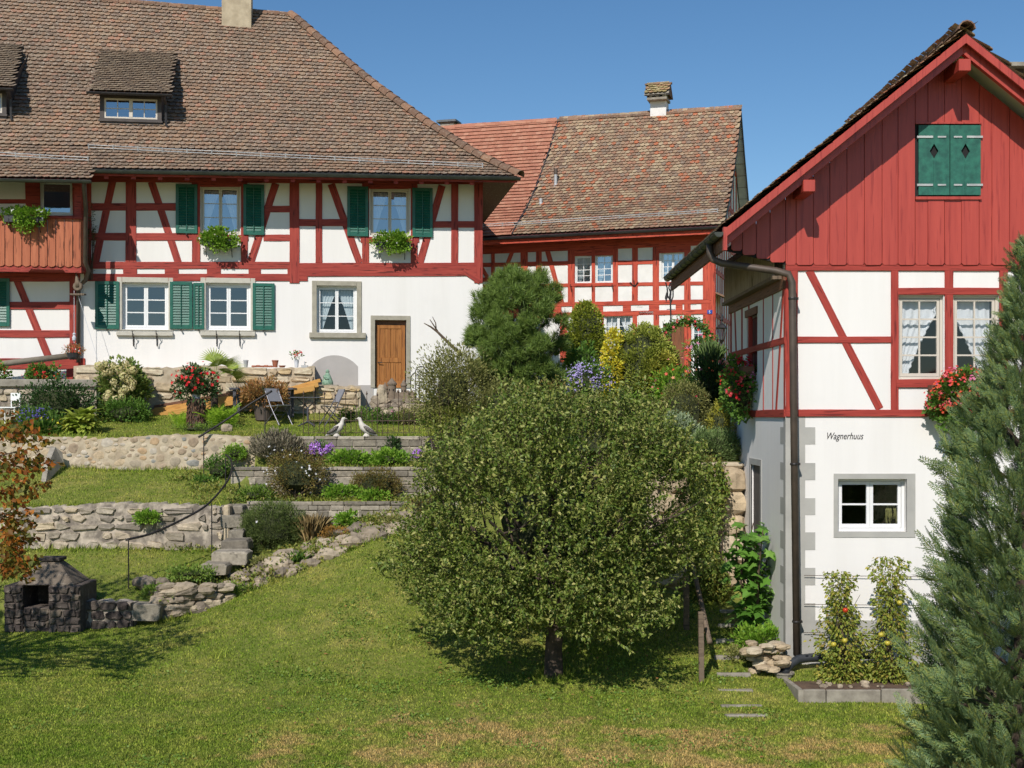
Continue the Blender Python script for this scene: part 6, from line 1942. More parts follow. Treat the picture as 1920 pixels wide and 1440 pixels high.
# right side: plank steps, posts, planter
for k, (x0, x1, y, Y, mt, adj) in enumerate(((1366,1434,1343,19.35,'concrete','nearest and lowest'),(1358,1424,1314,19.95,'concrete','second lowest'),(1352,1406,1284,20.6,'concrete','third lowest'),(1350,1402,1256,21.3,'post_wood','fourth lowest'),(1345,1388,1222,22.1,'post_wood','fifth lowest'),(1348,1385,1190,22.9,'post_wood','sixth lowest'),(1352,1390,1160,23.7,'post_wood','second highest'),(1355,1395,1130,24.5,'post_wood','highest'))):
    a_, b_ = P(x0, y, Y), P(x1, y, Y)
    zt2 = P(x0, y-4, Y).z
    zg_ = gz((a_.x+b_.x)/2, Y)
    zt2 = zg_+.045
    o1 = obj('step', MB().box(a_.x-.05, b_.x+.05, Y-.04, Y+.07, zg_-.15, zt2), M['concrete' if k < 5 else 'stone_trim'], bevel=.012); o1.name = 'path_step'
    tag(o1, adj + ' of the narrow steps climbing beside the right house', 'step', 'steps beside the right house')
p = onground(1316, 20.9); 
o1 = timber_uv('wooden_post', Wall(p.x, 20.9, 0), (0, p.z-.3), (-.02, P(0,1147,20.9).z), .085, M['post_wood'], None, proud=.04, depth=.04); tag(o1, 'square wooden post standing right of the apple tree', 'post')
p = onground(1287, 23.6)
o1 = timber_uv('wooden_post', Wall(p.x, 23.6, 0), (0, p.z-.3), (0, P(0,1080,23.6).z), .1, M['post_wood'], None, proud=.05, depth=.05); tag(o1, 'further wooden post half hidden by the vines', 'post')
o1 = obj('leaning_pole', MB().tube([P(1331,1205,20.95), P(1310,1110,22.4), P(1286,1000,24.0)], .045, 7), M['post_wood'], smooth=True); tag(o1, 'round wooden pole leaning against the upper post', 'pole')
pl = thing('vegetable_bed', 'raised bed edged with pale concrete slabs below the right house', 'planter', (5.6, 20.7, CZ-4.5))
zp0, zp1 = CZ-4.75, P(1550,1294,20.2).z
for a_, b_ in (((1507-960)*20.2/F, (1549-960)*20.2/F), ((1550-960)*20.2/F, (1652-960)*20.2/F), ((1653-960)*20.2/F, (1760-960)*20.2/F)):
    obj('edging_slab', MB().box(a_+.004, b_-.004, 20.2, 20.28, zp0, zp1 + rnd.uniform(-.01,.01)), M['concrete'], pl, bevel=.01)
xa = (1507-960)*20.2/F
obj('edging_slab', MB().add([(xa,20.2,zp0),(xa-.08,20.22,zp0),(xa-.15,21.3,zp0),(xa-.07,21.3,zp0),(xa,20.2,zp1),(xa-.08,20.22,zp1),(xa-.15,21.3,zp1),(xa-.07,21.3,zp1)], [(0,1,2,3),(7,6,5,4),(0,4,5,1),(1,5,6,2),(2,6,7,3),(3,7,4,0)]), M['concrete'], pl)
obj('bed_soil', MB().box(xa-.08, 7.6, 20.26, 21.78, zp0, zp1-.03), M['soil'], pl)
for k in range(26):
    q = Vector((xa + .1 + 2.2*g.random(), 20.4 + 1.2*g.random(), zp1-.01)); s = g.uniform(.04,.11)
    place(g.choice(rocks), 'stone', pl, q, s*1.3, s, s*.7, g.uniform(0,6))
# rubble and drain pot at the corner
rb = thing('rubble_heap', 'heap of pale rubble stones at the corner of the right house', 'rubble', (4.3, 21.4, CZ-4.4))
for k in range(26):
    q = P(1408 + 62*g.random(), 1204 + 58*g.random(), 21.6 - .4*g.random()); s = g.uniform(.12,.3)
    place(g.choice(bl), 'stone', rb, q, s*1.5, s*1.2, s*.5, g.uniform(0,6))
pot('drain_bowl', 'round concrete drain bowl under the black drainpipe', P(1470, 1280, 21.25), .16, .18, M['concrete'], 'drain')

# ---------------------------------------------------------------- hanging and standing things by the houses
# pulley ornament with hanging basket
Wh = Wall(*L.pt(0, -0.9, 0).xy, 8.0)
hp = lambda px, py: (lambda q: Wh.pt(q[0], 0, q[1]))(Wh.uv(px, py))
t = thing('hanging_basket', 'dark hanging basket on a string below the carved wooden pulley', 'hanging basket', hp(139, 674))
bp = hp(139, 674)
obj('basket', MB().lathe([(.12,0),(.17,.05),(.2,.16),(.21,.18),(.18,.18)], bp, 14), M['black_pot'], t)
for s in (-1,1): obj('hanger', MB().tube([bp+Vector((s*.2,0,.17)), bp+Vector((s*.19,0,.3)), bp+Vector((s*.08,0,.42)), bp+Vector((0,0,.45))], .008, 5), M['iron'], t)
obj('string', MB().tube([bp+Vector((0,0,.45)), hp(139, 545)], .007, 4), M['white_pot'], t)
obj('float', MB().lathe([(.01,0),(.05,.05),(.055,.12),(.03,.18),(.05,.22),(.01,.26)], hp(139, 641), 8), M['white_pot'], t)
HB = bp + Vector((0,0,.17))
t = thing('carved_pulley', 'weathered wooden pulley ornament hanging above the basket', 'ornament', hp(146, 553))
q = hp(146, 552)
obj('platform', MB().box(q.x-.2, q.x+.2, q.y-.1, q.y+.1, q.z-.02, q.z+.02), M['post_wood'], t)
obj('wheel', MB(Matrix.Translation(q + Vector((0,0,.22))) @ Matrix.Rotation(R(90),4,'X')).lathe([(.11,-.05),(.13,-.03),(.12,0),(.13,.03),(.11,.05)], (0,0,0), 14), M['post_wood'], t)
obj('figure', MB().tube([q+Vector((0,0,.2)), q+Vector((-.01,0,.35)), q+Vector((-.03,0,.48)), q+Vector((-.05,0,.6))], [.08,.07,.04,.01], 7), M['post_wood'], t, smooth=True)
obj('cord', MB().tube([q, hp(188, 690)], .006, 4), M['white_pot'], t)
# white chair at far left
t = thing('white_chair', 'white garden chair at the left edge among the flowers', 'chair', onground(18, 33.4))
o_ = onground(18, 33.4)
zc_ = P(18, 740, 33.4).z - .35
for x in (-.2,.2):
    for y in (-.2,.2): obj('leg', MB().tube([(o_.x+x,33.4+y,o_.z),(o_.x+x,33.4+y,zc_)], .014, 5), M['sash'], t)
obj('seat', MB().box(o_.x-.24, o_.x+.24, 33.17, 33.63, zc_, zc_+.03), M['sash'], t)
obj('backrest', MB().box(o_.x-.05, o_.x+.2, 33.6, 33.63, zc_+.2, zc_+.4), M['sash'], t)
for x in (-.05,.17): obj('back_post', MB().box(o_.x+x, o_.x+x+.025, 33.605, 33.625, zc_+.03, zc_+.2), M['sash'], t)
# wall lantern between the houses
q = P(1353, 640, 40.5)
t = thing('wall_lantern', 'black hexagonal lantern hanging from the cottage corner', 'lantern', q)
obj('lantern_roof', MB().lathe([(.17,.40),(.19,.42),(.1,.52),(.03,.58),(.02,.66)], q, 6), M['iron'], t)
obj('lantern_base', MB().lathe([(.005,-.1),(.05,-.02),(.07,.02),(.09,.05)], q, 6), M['iron'], t)
for k in range(6):
    a_ = 2*math.pi*k/6
    obj('lantern_bar', MB().tube([q+Vector((.085*math.cos(a_),.085*math.sin(a_),.04)), q+Vector((.165*math.cos(a_),.165*math.sin(a_),.41))], .012, 4), M['iron'], t)
obj('lantern_glass', MB().lathe([(.075,.05),(.15,.40)], q, 6), M['glass'], t)
obj('lantern_arm', MB().tube([q+Vector((0,0,.66)), q+Vector((0.02,.1,.8)), q+Vector((.12,.8,.9)), q+Vector((.33,2.3,.95))], .05, 6), M['iron'], t)
# wrought iron trade sign on a pole by the rose arch
q = P(1258, 640, 36.5)
t = thing('iron_sign', 'black wrought iron ornament sign on a thin pole above the rose arch', 'sign', q)
W_ = Wall(q.x, 36.5, 0)
sg_ = lambda px, py: W_.pt(W_.uv(px, py)[0], 0, W_.uv(px, py)[1])
obj('pole', MB().tube([sg_(1258,760), sg_(1258,600), sg_(1257,560), sg_(1259,530)], .022, 6), M['iron'], t)
for pts in ([(1258,566),(1252,555),(1251,540),(1248,529)], [(1257,570),(1262,556),(1262,545),(1259,536)], [(1255,560),(1257,548),(1254,540),(1257,530)]):
    obj('scroll', MB().tube([sg_(*p_) for p_ in pts], .02, 5), M['iron'], t)
obj('cross_bar', MB().tube([sg_(1250,580), sg_(1266,580)], .012, 4), M['iron'], t)
obj('leaf_plate', MB().prism([(sg_(1247,550).x-q.x, sg_(1247,550).z), (sg_(1250,566).x-q.x, sg_(1250,566).z), (sg_(1252,556).x-q.x, sg_(1252,556).z), (sg_(1251,548).x-q.x, sg_(1251,548).z)], -.01, .01), M['iron'], t) if False else None
o1 = obj('fish_plate', MB(W_.W).prism([(W_.uv(1249,567)[0], W_.uv(0,567)[1]), (W_.uv(1252,558)[0], W_.uv(0,558)[1]), (W_.uv(1249.5,547)[0], W_.uv(0,547)[1]), (W_.uv(1246.5,558)[0], W_.uv(0,558)[1])], -.012, .012), M['iron'], t)
# ================================================================== plants
def unit(a): return a / np.maximum(np.linalg.norm(a, axis=-1, keepdims=True), 1e-9)

def leaves(name, pos, dirs, size, mat, parent, g, aspect=.5, fold=.18, up=.6, kind='stuff', droop=0.0, three=False):
    """one mesh of small folded leaves; pos = leaf base, dirs = leaf axis"""
    n = len(pos); d = unit(dirs)
    ref = unit(g.normal(0, 1, (n,3)) + np.array((0,-.35,up*2.2)))
    s = unit(np.cross(d, ref)); nn = np.cross(s, d)
    L_ = size[:,None] if np.ndim(size) else np.full((n,1), size)
    w = L_ * aspect * .5
    b = pos; tip = pos + d*L_ - np.array((0,0,1))*droop*L_
    l = pos + d*L_*.48 - s*w + nn*L_*fold; r = pos + d*L_*.48 + s*w + nn*L_*fold
    V = np.stack([b, r, tip, l], 1).reshape(-1,3)
    i = np.arange(n)[:,None]*4
    T = np.concatenate([i + np.array([[0,1,2]]), i + np.array([[0,2,3]])], 1).reshape(-1,3)
    return np_mesh(name, V, T, mat, parent, kind)

def cloud(g, c, r, n, clumps, sd, shell=.3, zmin=-1.0, flat=0.0):
    """n points gathered in clumps inside an ellipsoid; returns points and outward directions"""
    q = unit(g.normal(0,1,(clumps*3,3))); q = q[q[:,2] > zmin][:clumps]
    k = len(q)
    rad = (shell + (1-shell) * g.uniform(0,1,k) ** .45)[:,None]
    cc = q*rad
    w = g.uniform(.4,1.6,k); w /= w.sum()
    pick = g.choice(k, n, p=w)
    off = g.normal(0,1,(n,3)); off = off / np.maximum(1, np.linalg.norm(off,axis=1,keepdims=True)/1.7)
    p = cc[pick]*np.array(r) + off*sd
    out = unit(p/np.array(r)**1.2) *.7 + unit(off)*.6
    return p + np.array(c), unit(out), cc*np.array(r)+np.array(c)

def stems(cc, base, mat, parent, g, r0=.02, k=14, name='stems'):
    mb = MB(); base = Vector(base)
    sel = g.permutation(len(cc))[:k]
    for i in sel:
        e = Vector(cc[i]); b = base + Vector((g.normal(0,.05), g.normal(0,.05), 0))
        m = b.lerp(e, .5) + Vector((g.normal(0,.06), g.normal(0,.06), abs(g.normal(0,.08))))
        mb.tube([b, m, e], [r0, r0*.7, r0*.3], 4, caps=False)
    return obj(name, mb, mat, parent)

def blossoms(name, pos, dirs, size, mat, parent, g, petals=5, cup=.25):
    n = len(pos); d = unit(dirs); a = unit(np.cross(d, g.normal(0,1,(n,3)))); b = np.cross(d, a)
    V = [pos - d*size*cup*.5]
    for k in range(petals*2):
        t = math.pi*k/petals; rr = 1.0 if k % 2 == 0 else .55
        V.append(pos + (a*math.cos(t) + b*math.sin(t))*size*rr*.5 + d*size*cup*(.4 if k % 2 == 0 else 0))
    m = petals*2 + 1
    V = np.stack(V, 1).reshape(-1,3); i = np.arange(n)[:,None]*m
    T = np.concatenate([i + np.array([[0, 1+k, 1+(k+1) % (petals*2)]]) for k in range(petals*2)], 1).reshape(-1,3)
    return np_mesh(name, V, T, mat, parent, 'stuff')

SEED = [100]
def shrub(name, label, cat, c, r, n, size, mat, clumps=60, sd=.08, shell=.3, zmin=-.7, aspect=.5, up=.6, upd=.3, flowers=None, stem=10, base=None, group=None, fold=.18, twig=None, droop=0.0, rsize=.3, r0=.015, core=.6):
    SEED[0] += 1; g = np.random.default_rng(SEED[0])
    c = Vector(c); b = Vector(base) if base is not None else Vector((c.x, c.y, gz(c.x, c.y)))
    t = thing(name, label, cat, b, group)
    p, d, cc = cloud(g, c, r, n, clumps, sd, shell, zmin)
    d = unit(d + np.array((0,0,upd)))
    leaves('foliage', p, d, size*g.uniform(1-rsize,1+rsize,n), mat, t, g, aspect, fold, up, droop=droop)
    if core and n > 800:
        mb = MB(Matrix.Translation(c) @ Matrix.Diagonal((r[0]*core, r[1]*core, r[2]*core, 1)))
        me_ = lumpmesh('dark_core', M['inner'], SEED[0]); mb.add([v.co*2 for v in me_.vertices], [list(f.vertices) for f in me_.polygons]); bpy.data.meshes.remove(me_)
        obj('dark_core', mb, M['inner'], t)  # added dark core, stops see-through and stands for inner shade
    if stem: stems(cc, b, twig or M['twig'], t, g, r0, stem)
    for fl in (flowers or []):
        fm, fn, fs, *rest = fl
        q, dq, _ = cloud(g, c, np.array(r)*1.04, fn*3, max(8, fn//(rest[1] if len(rest) > 1 else 3)), (rest[0] if rest else .06), .85, -.25)
        front = (dq[:,1] < .35) | (dq[:,2] > .35); q, dq = q[front][:fn], dq[front][:fn]
        dq = unit(dq + np.array((-.1,-.5,.3)))
        blossoms('blossoms', q, dq, fs*g.uniform(.7,1.3,(len(q),1)), fm, t, g)
    return t

lm_ = leafmat
M['inner'] = plain('dark_core_shade', C(74,80,42), C(40,46,26), 16, .95, .9, 30)  # dense growth as solid lumps, interior shade put into the dark colour
G = {}
G['apple'] = lm_('apple_leaf', [C(66,88,30),C(92,112,42),C(120,134,56),C(152,156,84),C(80,100,34),C(104,122,48),C(174,168,100)], .48, .22, .33, gain=1.38)
G['pine'] = lm_('pine_needle', [C(82,104,46),C(104,126,56),C(122,142,66),C(92,112,50),C(70,92,42)], .5, .15, gain=1.6)
G['cypress'] = lm_('blue_green_cypress', [C(66,90,56),C(104,128,86),C(58,80,40),C(132,152,108),C(92,116,54),C(146,152,80),C(76,100,60)], .55, .1, .25, gain=1.32)
G['olive'] = lm_('olive_shrub_leaf', [C(110,116,60),C(136,138,78),C(156,152,92),C(94,100,50),C(126,122,70)], .5, .25)
G['bright'] = lm_('bright_green_leaf', [C(108,150,44),C(138,172,60),C(90,132,38),C(160,186,76)], .5, .35)
G['mid'] = lm_('mid_green_leaf', [C(82,118,44),C(104,138,56),C(66,100,38),C(122,150,64)], .5, .3)
G['dark'] = lm_('dark_green_leaf', [C(44,70,34),C(58,86,42),C(72,98,50),C(36,58,30)], .45, .2)
G['hedge'] = lm_('clipped_hedge_leaf', [C(116,128,50),C(138,146,62),C(156,160,74),C(100,112,44)], .5, .25, gain=1.8)
G['yellow'] = lm_('golden_variegated_leaf', [C(232,208,60),C(240,220,84),C(214,190,50),C(196,184,70)], .5, .35)
G['yellowgreen'] = lm_('yellow_green_leaf', [C(176,170,66),C(160,158,60),C(190,182,84),C(140,142,54)], .5, .3)
G['column'] = lm_('golden_column_leaf', [C(146,154,52),C(126,140,46),C(164,166,66),C(108,126,42)], .5, .25)
G['sage'] = lm_('grey_sage_leaf', [C(150,164,128),C(132,150,114),C(168,180,146),C(120,138,100)], .6, .2)
G['rosemary'] = lm_('rosemary_leaf', [C(112,138,78),C(130,154,92),C(96,120,68),C(146,164,108)], .55, .15)
G['lavender'] = lm_('dry_lavender', [C(150,140,118),C(134,128,104),C(166,154,132),C(120,118,92)], .7, .15)
G['rockrose'] = lm_('brown_green_shrub', [C(112,104,52),C(132,118,60),C(92,92,46),C(124,96,54),C(104,112,52)], .5, .2)
G['dome'] = lm_('fine_dome_leaf', [C(82,100,50),C(102,118,62),C(118,130,72),C(70,88,44)], .55, .2)
G['straw'] = lm_('dry_grass', [C(186,160,110),C(168,142,96),C(150,130,84),C(200,176,126)], .7, .3)
G['hosta'] = lm_('hosta_leaf', [C(152,168,66),C(176,186,84),C(128,150,54),C(190,190,96)], .45, .35)
G['autumn'] = lm_('autumn_leaf', [C(170,96,36),C(190,122,44),C(140,76,34),C(120,104,40),C(170,140,54),C(92,96,38),C(150,84,40),C(110,112,44),C(84,92,36)], .5, .4, gain=1.2)
G['hydrangea_leaf'] = lm_('hydrangea_leaf', [C(92,118,52),C(110,132,60),C(140,146,76),C(78,102,44)], .5, .3)
G['hydrangea'] = lm_('faded_hydrangea_bloom', [C(206,200,140),C(190,182,124),C(214,204,158),C(200,178,132)], .7, .3)
G['palm'] = lm_('palm_leaf', [C(128,146,60),C(146,162,72),C(110,130,52),C(158,168,86)], .4, .25)
G['fern'] = lm_('fern_frond', [C(150,182,52),C(132,168,44),C(168,194,72)], .5, .4)
G['fig'] = lm_('fig_leaf', [C(86,128,44),C(104,146,58),C(70,110,38),C(122,160,72)], .4, .3)
G['tomato'] = lm_('tomato_leaf', [C(120,140,54),C(148,154,66),C(96,120,44),C(176,164,74),C(110,130,50),C(146,122,62)], .55, .3)
G['vine'] = lm_('vine_leaf', [C(92,118,46),C(116,136,56),C(140,146,66),C(76,102,40),C(150,138,62)], .5, .3)
G['ground'] = lm_('ground_cover_leaf', [C(104,132,50),C(126,152,62),C(86,114,42),C(142,160,76)], .5, .3)
G['moss'] = lm_('rusty_moss', [C(150,110,50),C(128,92,42),C(164,128,62)], .8, .1)
G['brownbush'] = lm_('copper_leaf', [C(172,124,76),C(150,104,62),C(186,144,92),C(130,112,60),C(160,116,70)], .5, .3)
def fl_(name, *c): return lm_(name, [C(*q) for q in c], .5, .3)
B = {'red': fl_('red_petal', (214,38,44),(196,28,40),(226,60,58)), 'coral': fl_('coral_petal', (226,74,78),(232,104,104),(208,52,66),(224,90,70)), 'orange': fl_('orange_petal', (226,70,44),(236,96,60),(214,56,40)),
     'white': fl_('white_petal', (238,236,226),(246,244,238)), 'mauve': fl_('mauve_petal', (168,154,206),(184,170,216),(150,138,192)), 'purple': fl_('purple_petal', (176,122,206),(160,104,192),(196,148,220)),
     'blue': fl_('violet_blue_petal', (84,76,150),(100,90,168)), 'yellow': fl_('yellow_petal', (240,206,48),(232,190,40)), 'pink': fl_('pink_petal', (220,110,150),(232,140,170)), 'mix': fl_('mixed_petal', (214,60,50),(232,190,50),(220,100,140),(226,110,50),(210,70,110))}

# ---------------------------------------------------------------- apple tree in the middle of the lawn
def apple():
    g = np.random.default_rng(5)
    b = onground(1038, 21.3)
    t = thing('apple_tree', 'broad leafy apple tree with a short thick trunk on the lawn', 'tree', b)
    top = P(1046, 1120, 21.3)
    mb = MB(); n = 10
    pts = [b + Vector((0,0,-.1)), b + Vector((0,0,.05)), b + Vector((.0,0,.5)), b + Vector((.03,.02,1.0)), top, top + Vector((0,.05,.5))]
    mb.tube(pts, [.19,.165,.145,.14,.135,.12], 12)
    C0 = P(1035, 972, 21.4)
    tips = []
    for k in range(11):
        a = 2*math.pi*k/11 + g.uniform(-.2,.2); el = g.uniform(.15,1.1)
        d = Vector((math.cos(a)*math.cos(el), math.sin(a)*math.cos(el), math.sin(el)))
        L_ = g.uniform(1.5,2.3)
        s = top + Vector((0,0,g.uniform(-.1,.5)))
        m = s + d*L_*.5 + Vector((0,0,.1)); e = s + d*L_ + Vector((0,0,.35))
        mb.tube([s, m, e], [.07,.045,.02], 6, caps=False)
        for j in range(5):
            q = s.lerp(e, g.uniform(.35,1)); dd = (d + Vector(g.normal(0,.6,3)) + Vector((0,0,.4))).normalized()
            mb.tube([q, q + dd*.45, q + dd*.9 + Vector((0,0,.15))], [.022,.014,.006], 4, caps=False)
    obj('trunk', mb, M['bark'], t, smooth=True)
    # leafy shoots filling an uneven crown
    rows = np.array([790, 815, 845, 880, 925, 980, 1040, 1090, 1135, 1168])
    lef = np.array([985, 900, 850, 815, 800, 790, 778, 785, 815, 860]); rig = np.array([1150, 1215, 1255, 1285, 1302, 1312, 1312, 1296, 1235, 1150])
    K0 = 165; cen = []; bigc = []
    while len(cen) < K0:
        py = g.uniform(792, 1166); l, r_ = np.interp(py, rows, lef), np.interp(py, rows, rig)
        c_ = (l + r_) / 2; w_ = (r_ - l) / 2; f = g.uniform(-1, 1)
        dep = math.sqrt(max(0, 1 - f*f)) * min(2.0, w_*21.4/F*.95)
        yy_ = dep * g.uniform(.45, 1.0) * (1 if g.random() < .42 else -1)
        px_ = c_ + f*w_*.93
        if yy_ < 0 and (abs(px_-985)/50)**2 + (abs(py-1010)/26)**2 < 1: continue       # a dark hollow on the near side
        cen.append(np.array(P(px_, py, 21.4)) + np.array((0, yy_, 0)) - np.array(C0)); bigc.append(g.uniform(.15,.33))
    for px_, py in ((900,1140),(950,1150),(1000,1148),(1040,1138),(1085,1145),(1130,1135),(1060,1095),(1010,1090),(1100,1080),(960,1085),(1040,1045),(1085,1030),(1180,1120),(860,1120),(1150,1060)):
        cen.append(np.array(P(px_, py, 21.4)) + np.array((0, -1.1-.5*g.random(), 0)) - np.array(C0)); bigc.append(g.uniform(.22,.34))
    cen = np.array(cen); bigc = np.array(bigc); K0 = len(cen)
    R_ = np.array((2.3, 2.1, 1.75))
    wts = bigc**1.6 * g.uniform(.6,1.4,K0); wts /= wts.sum()
    N_ = 6000
    pk = g.choice(K0, N_, p=wts)
    off = g.normal(0,1,(N_,3)); off /= np.maximum(1, np.linalg.norm(off,axis=1,keepdims=True)/1.6)
    s = cen[pk] + off*bigc[pk][:,None]*np.array((1,1,.8))
    q = unit(s/R_ + off*.3)
    s += np.array(C0)
    keep = s[:,2] > P(0,1166,21.3).z + .14*np.sin(3*s[:,0])
    s = s[keep]; q = q[keep]
    d = unit(q*.7 + np.array((0,0,.75)) + g.normal(0,.35,(len(s),3)))
    upper = q[:,2] > .45
    d[upper] = unit(d[upper] + np.array((0,0,1.0)))
    ln = g.uniform(.22,.5,len(s)); ln[upper] *= g.uniform(.9,1.5,upper.sum())
    # a few sprays reaching out low on the left
    ex = []
    for px, py, dx in ((770,1060,-1),(745,1080,-1),(800,1130,-1),(820,1160,-.5),(1010,1165,0),(1120,1150,.3),(1150,1140,.4),(860,1165,-.4),(930,1172,-.2),(790,1000,-1),(815,930,-1),(830,860,-1),(1290,1000,1),(1300,1060,1),(740,1075,-1)):
        for k in range(9):
            p = np.array(P(px + g.uniform(-28,28), py + g.uniform(-22,16), 21.2 + g.uniform(-.7,.7)))
            s = np.vstack([s, p]); d = np.vstack([d, unit(np.array((dx*.6 + g.normal(0,.3), g.normal(0,.4), .35 + g.normal(0,.3))))]); ln = np.append(ln, g.uniform(.22,.42))
    for _ in range(70):
        py = g.uniform(760,1150); side = g.choice([-1,1]); px = np.interp(py, rows, lef if side < 0 else rig) + side*g.uniform(-8,14)
        s = np.vstack([s, np.array(P(px, py, 21.4 + g.uniform(-1,1)))]); d = np.vstack([d, unit(np.array((side*g.uniform(.2,.9), g.normal(0,.3), g.uniform(.0,.9))))]); ln = np.append(ln, g.uniform(.25,.6))
    for px, py in ((1180,640),(1060,670),(930,690),(1150,700),(1010,690),(880,720),(1100,690),(1240,720),(960,660),(840,740)):
        for k in range(3):
            p = np.array(P(px + g.uniform(-14,14), py + 90 + g.uniform(0,30), 21.4 + g.uniform(-.5,.5)))
            s = np.vstack([s, p]); d = np.vstack([d, unit(np.array((g.normal(0,.15), g.normal(0,.15), 1)))]); ln = np.append(ln, g.uniform(.4,.6))
    mb2 = MB(Matrix.Translation(C0 + Vector((0,.25,-.1))) @ Matrix.Diagonal((.85,.75,.55,1))); me_ = lumpmesh('dark_core', M['inner'], 77); mb2.add([v.co*2 for v in me_.vertices], [list(f.vertices) for f in me_.polygons]); bpy.data.meshes.remove(me_)
    obj('dark_core', mb2, M['inner'], t)  # added lump that gives the crown a dark interior
    n_ = len(s); K = 15
    tt = np.linspace(.08,1,K)
    pos = (s[:,None,:] + d[:,None,:]*(ln[:,None]*tt[None])[:,:,None]).reshape(-1,3)
    side = g.normal(0,1,(n_*K,3))
    ld = unit(np.repeat(d,K,0)*.55 + unit(side)*.8)
    sz = g.uniform(.05,.092,n_*K)
    leaves('crown', pos, ld, sz, G['apple'], t, g, .52, .16, .5, droop=.1)
    V = np.stack([s, s + np.array((.005,0,.004)), s + d*ln[:,None]], 1).reshape(-1,3)
    np_mesh('twigs', V, np.arange(len(V)).reshape(-1,3), M['twig'], t, 'stuff')
apple()

# ---------------------------------------------------------------- rounded mountain pine
def needle_tuft(g, n=34, ln=.2):
    d = unit(g.normal(0,1,(n,3)) + np.array((0,0,1.1))); b = np.zeros((n,3)); s = unit(np.cross(d, g.normal(0,1,(n,3))))*.0065
    base = np.stack([np.zeros(n), np.zeros(n), g.uniform(0,.1,n)],1)
    V = np.stack([base-s, base+s, base+d*ln*g.uniform(.7,1.1,(n,1))],1).reshape(-1,3)
    return V
def pine():
    g = np.random.default_rng(8)
    c = P(975, 640, 31.0); b = Vector((c.x, 31.0, gz(c.x,31.0)))
    t = thing('pine_tree', 'dense rounded dark green mountain pine in front of the cottage', 'tree', b)
    p, d, cc = cloud(g, c, (1.22,1.15,1.62), 3000, 105, .115, .6, -.85)
    d = unit(d*.6 + np.array((0,0,.9)))
    Vs = []
    tfs = [needle_tuft(g) for _ in range(6)]
    k = g.integers(0,6,len(p))
    for j in range(6):
        m = k == j; pp, dd = p[m], d[m]
        a = unit(np.cross(dd, g.normal(0,1,dd.shape))); bb = np.cross(dd, a)
        tv = tfs[j]
        V = pp[:,None,:] + tv[None,:,0:1]*a[:,None,:] + tv[None,:,1:2]*bb[:,None,:] + tv[None,:,2:3]*dd[:,None,:]
        Vs.append(V.reshape(-1,3))
    V = np.concatenate(Vs)
    np_mesh('crown', V, np.arange(len(V)).reshape(-1,3), G['pine'], t, 'stuff')
    mb = MB(); mb.tube([b, b+Vector((.05,0,.8)), Vector(c)+Vector((0,0,.9))], [.12,.1,.03], 8)
    for i in range(40): 
        e = Vector(cc[i]); s = Vector((c.x, 31, b.z + .3 + .5*(e.z-b.z)*.8)); mb.tube([s, s.lerp(e,.5)+Vector((0,0,-.05)), e], [.035,.02,.008], 5, caps=False)
    obj('trunk', mb, M['bark'], t)
pine()

# ---------------------------------------------------------------- big cypress at the right edge
def spray(g):
    """flat feathery frond along +x with little side sprigs"""
    vs = []; fs = []
    def sprig(p, d, ln, w):
        i = len(vs); s = np.array((-d[1], d[0], 0)); n = np.array((0,0,1))
        vs.extend([p - s*w*.4, p + d*ln*.5 + s*w, p + d*ln, p + d*ln*.5 - s*w]); fs.append((i,i+1,i+2)); fs.append((i,i+2,i+3))
    sprig(np.array((0,0,0.)), np.array((1.,0,0)), 1.0, .018)
    for k in range(11):
        x = .08 + .085*k; l = .44*(1-x*.8)*g.uniform(.8,1.1)
        for s in (1,-1):
            a = g.uniform(.55,.85)*s; d = np.array((math.cos(a), math.sin(a), g.uniform(-.12,.05)))
            p = np.array((x,0,0)); sprig(p, d, l, .016)
            for j in range(4):
                q = p + d*l*(.2+.2*j); a2 = a + (.6 if j % 2 else -.6); d2 = np.array((math.cos(a2), math.sin(a2), -.05)); sprig(q, d2, l*.42*(1-.12*j), .013)
    return np.array(vs), np.array(fs)
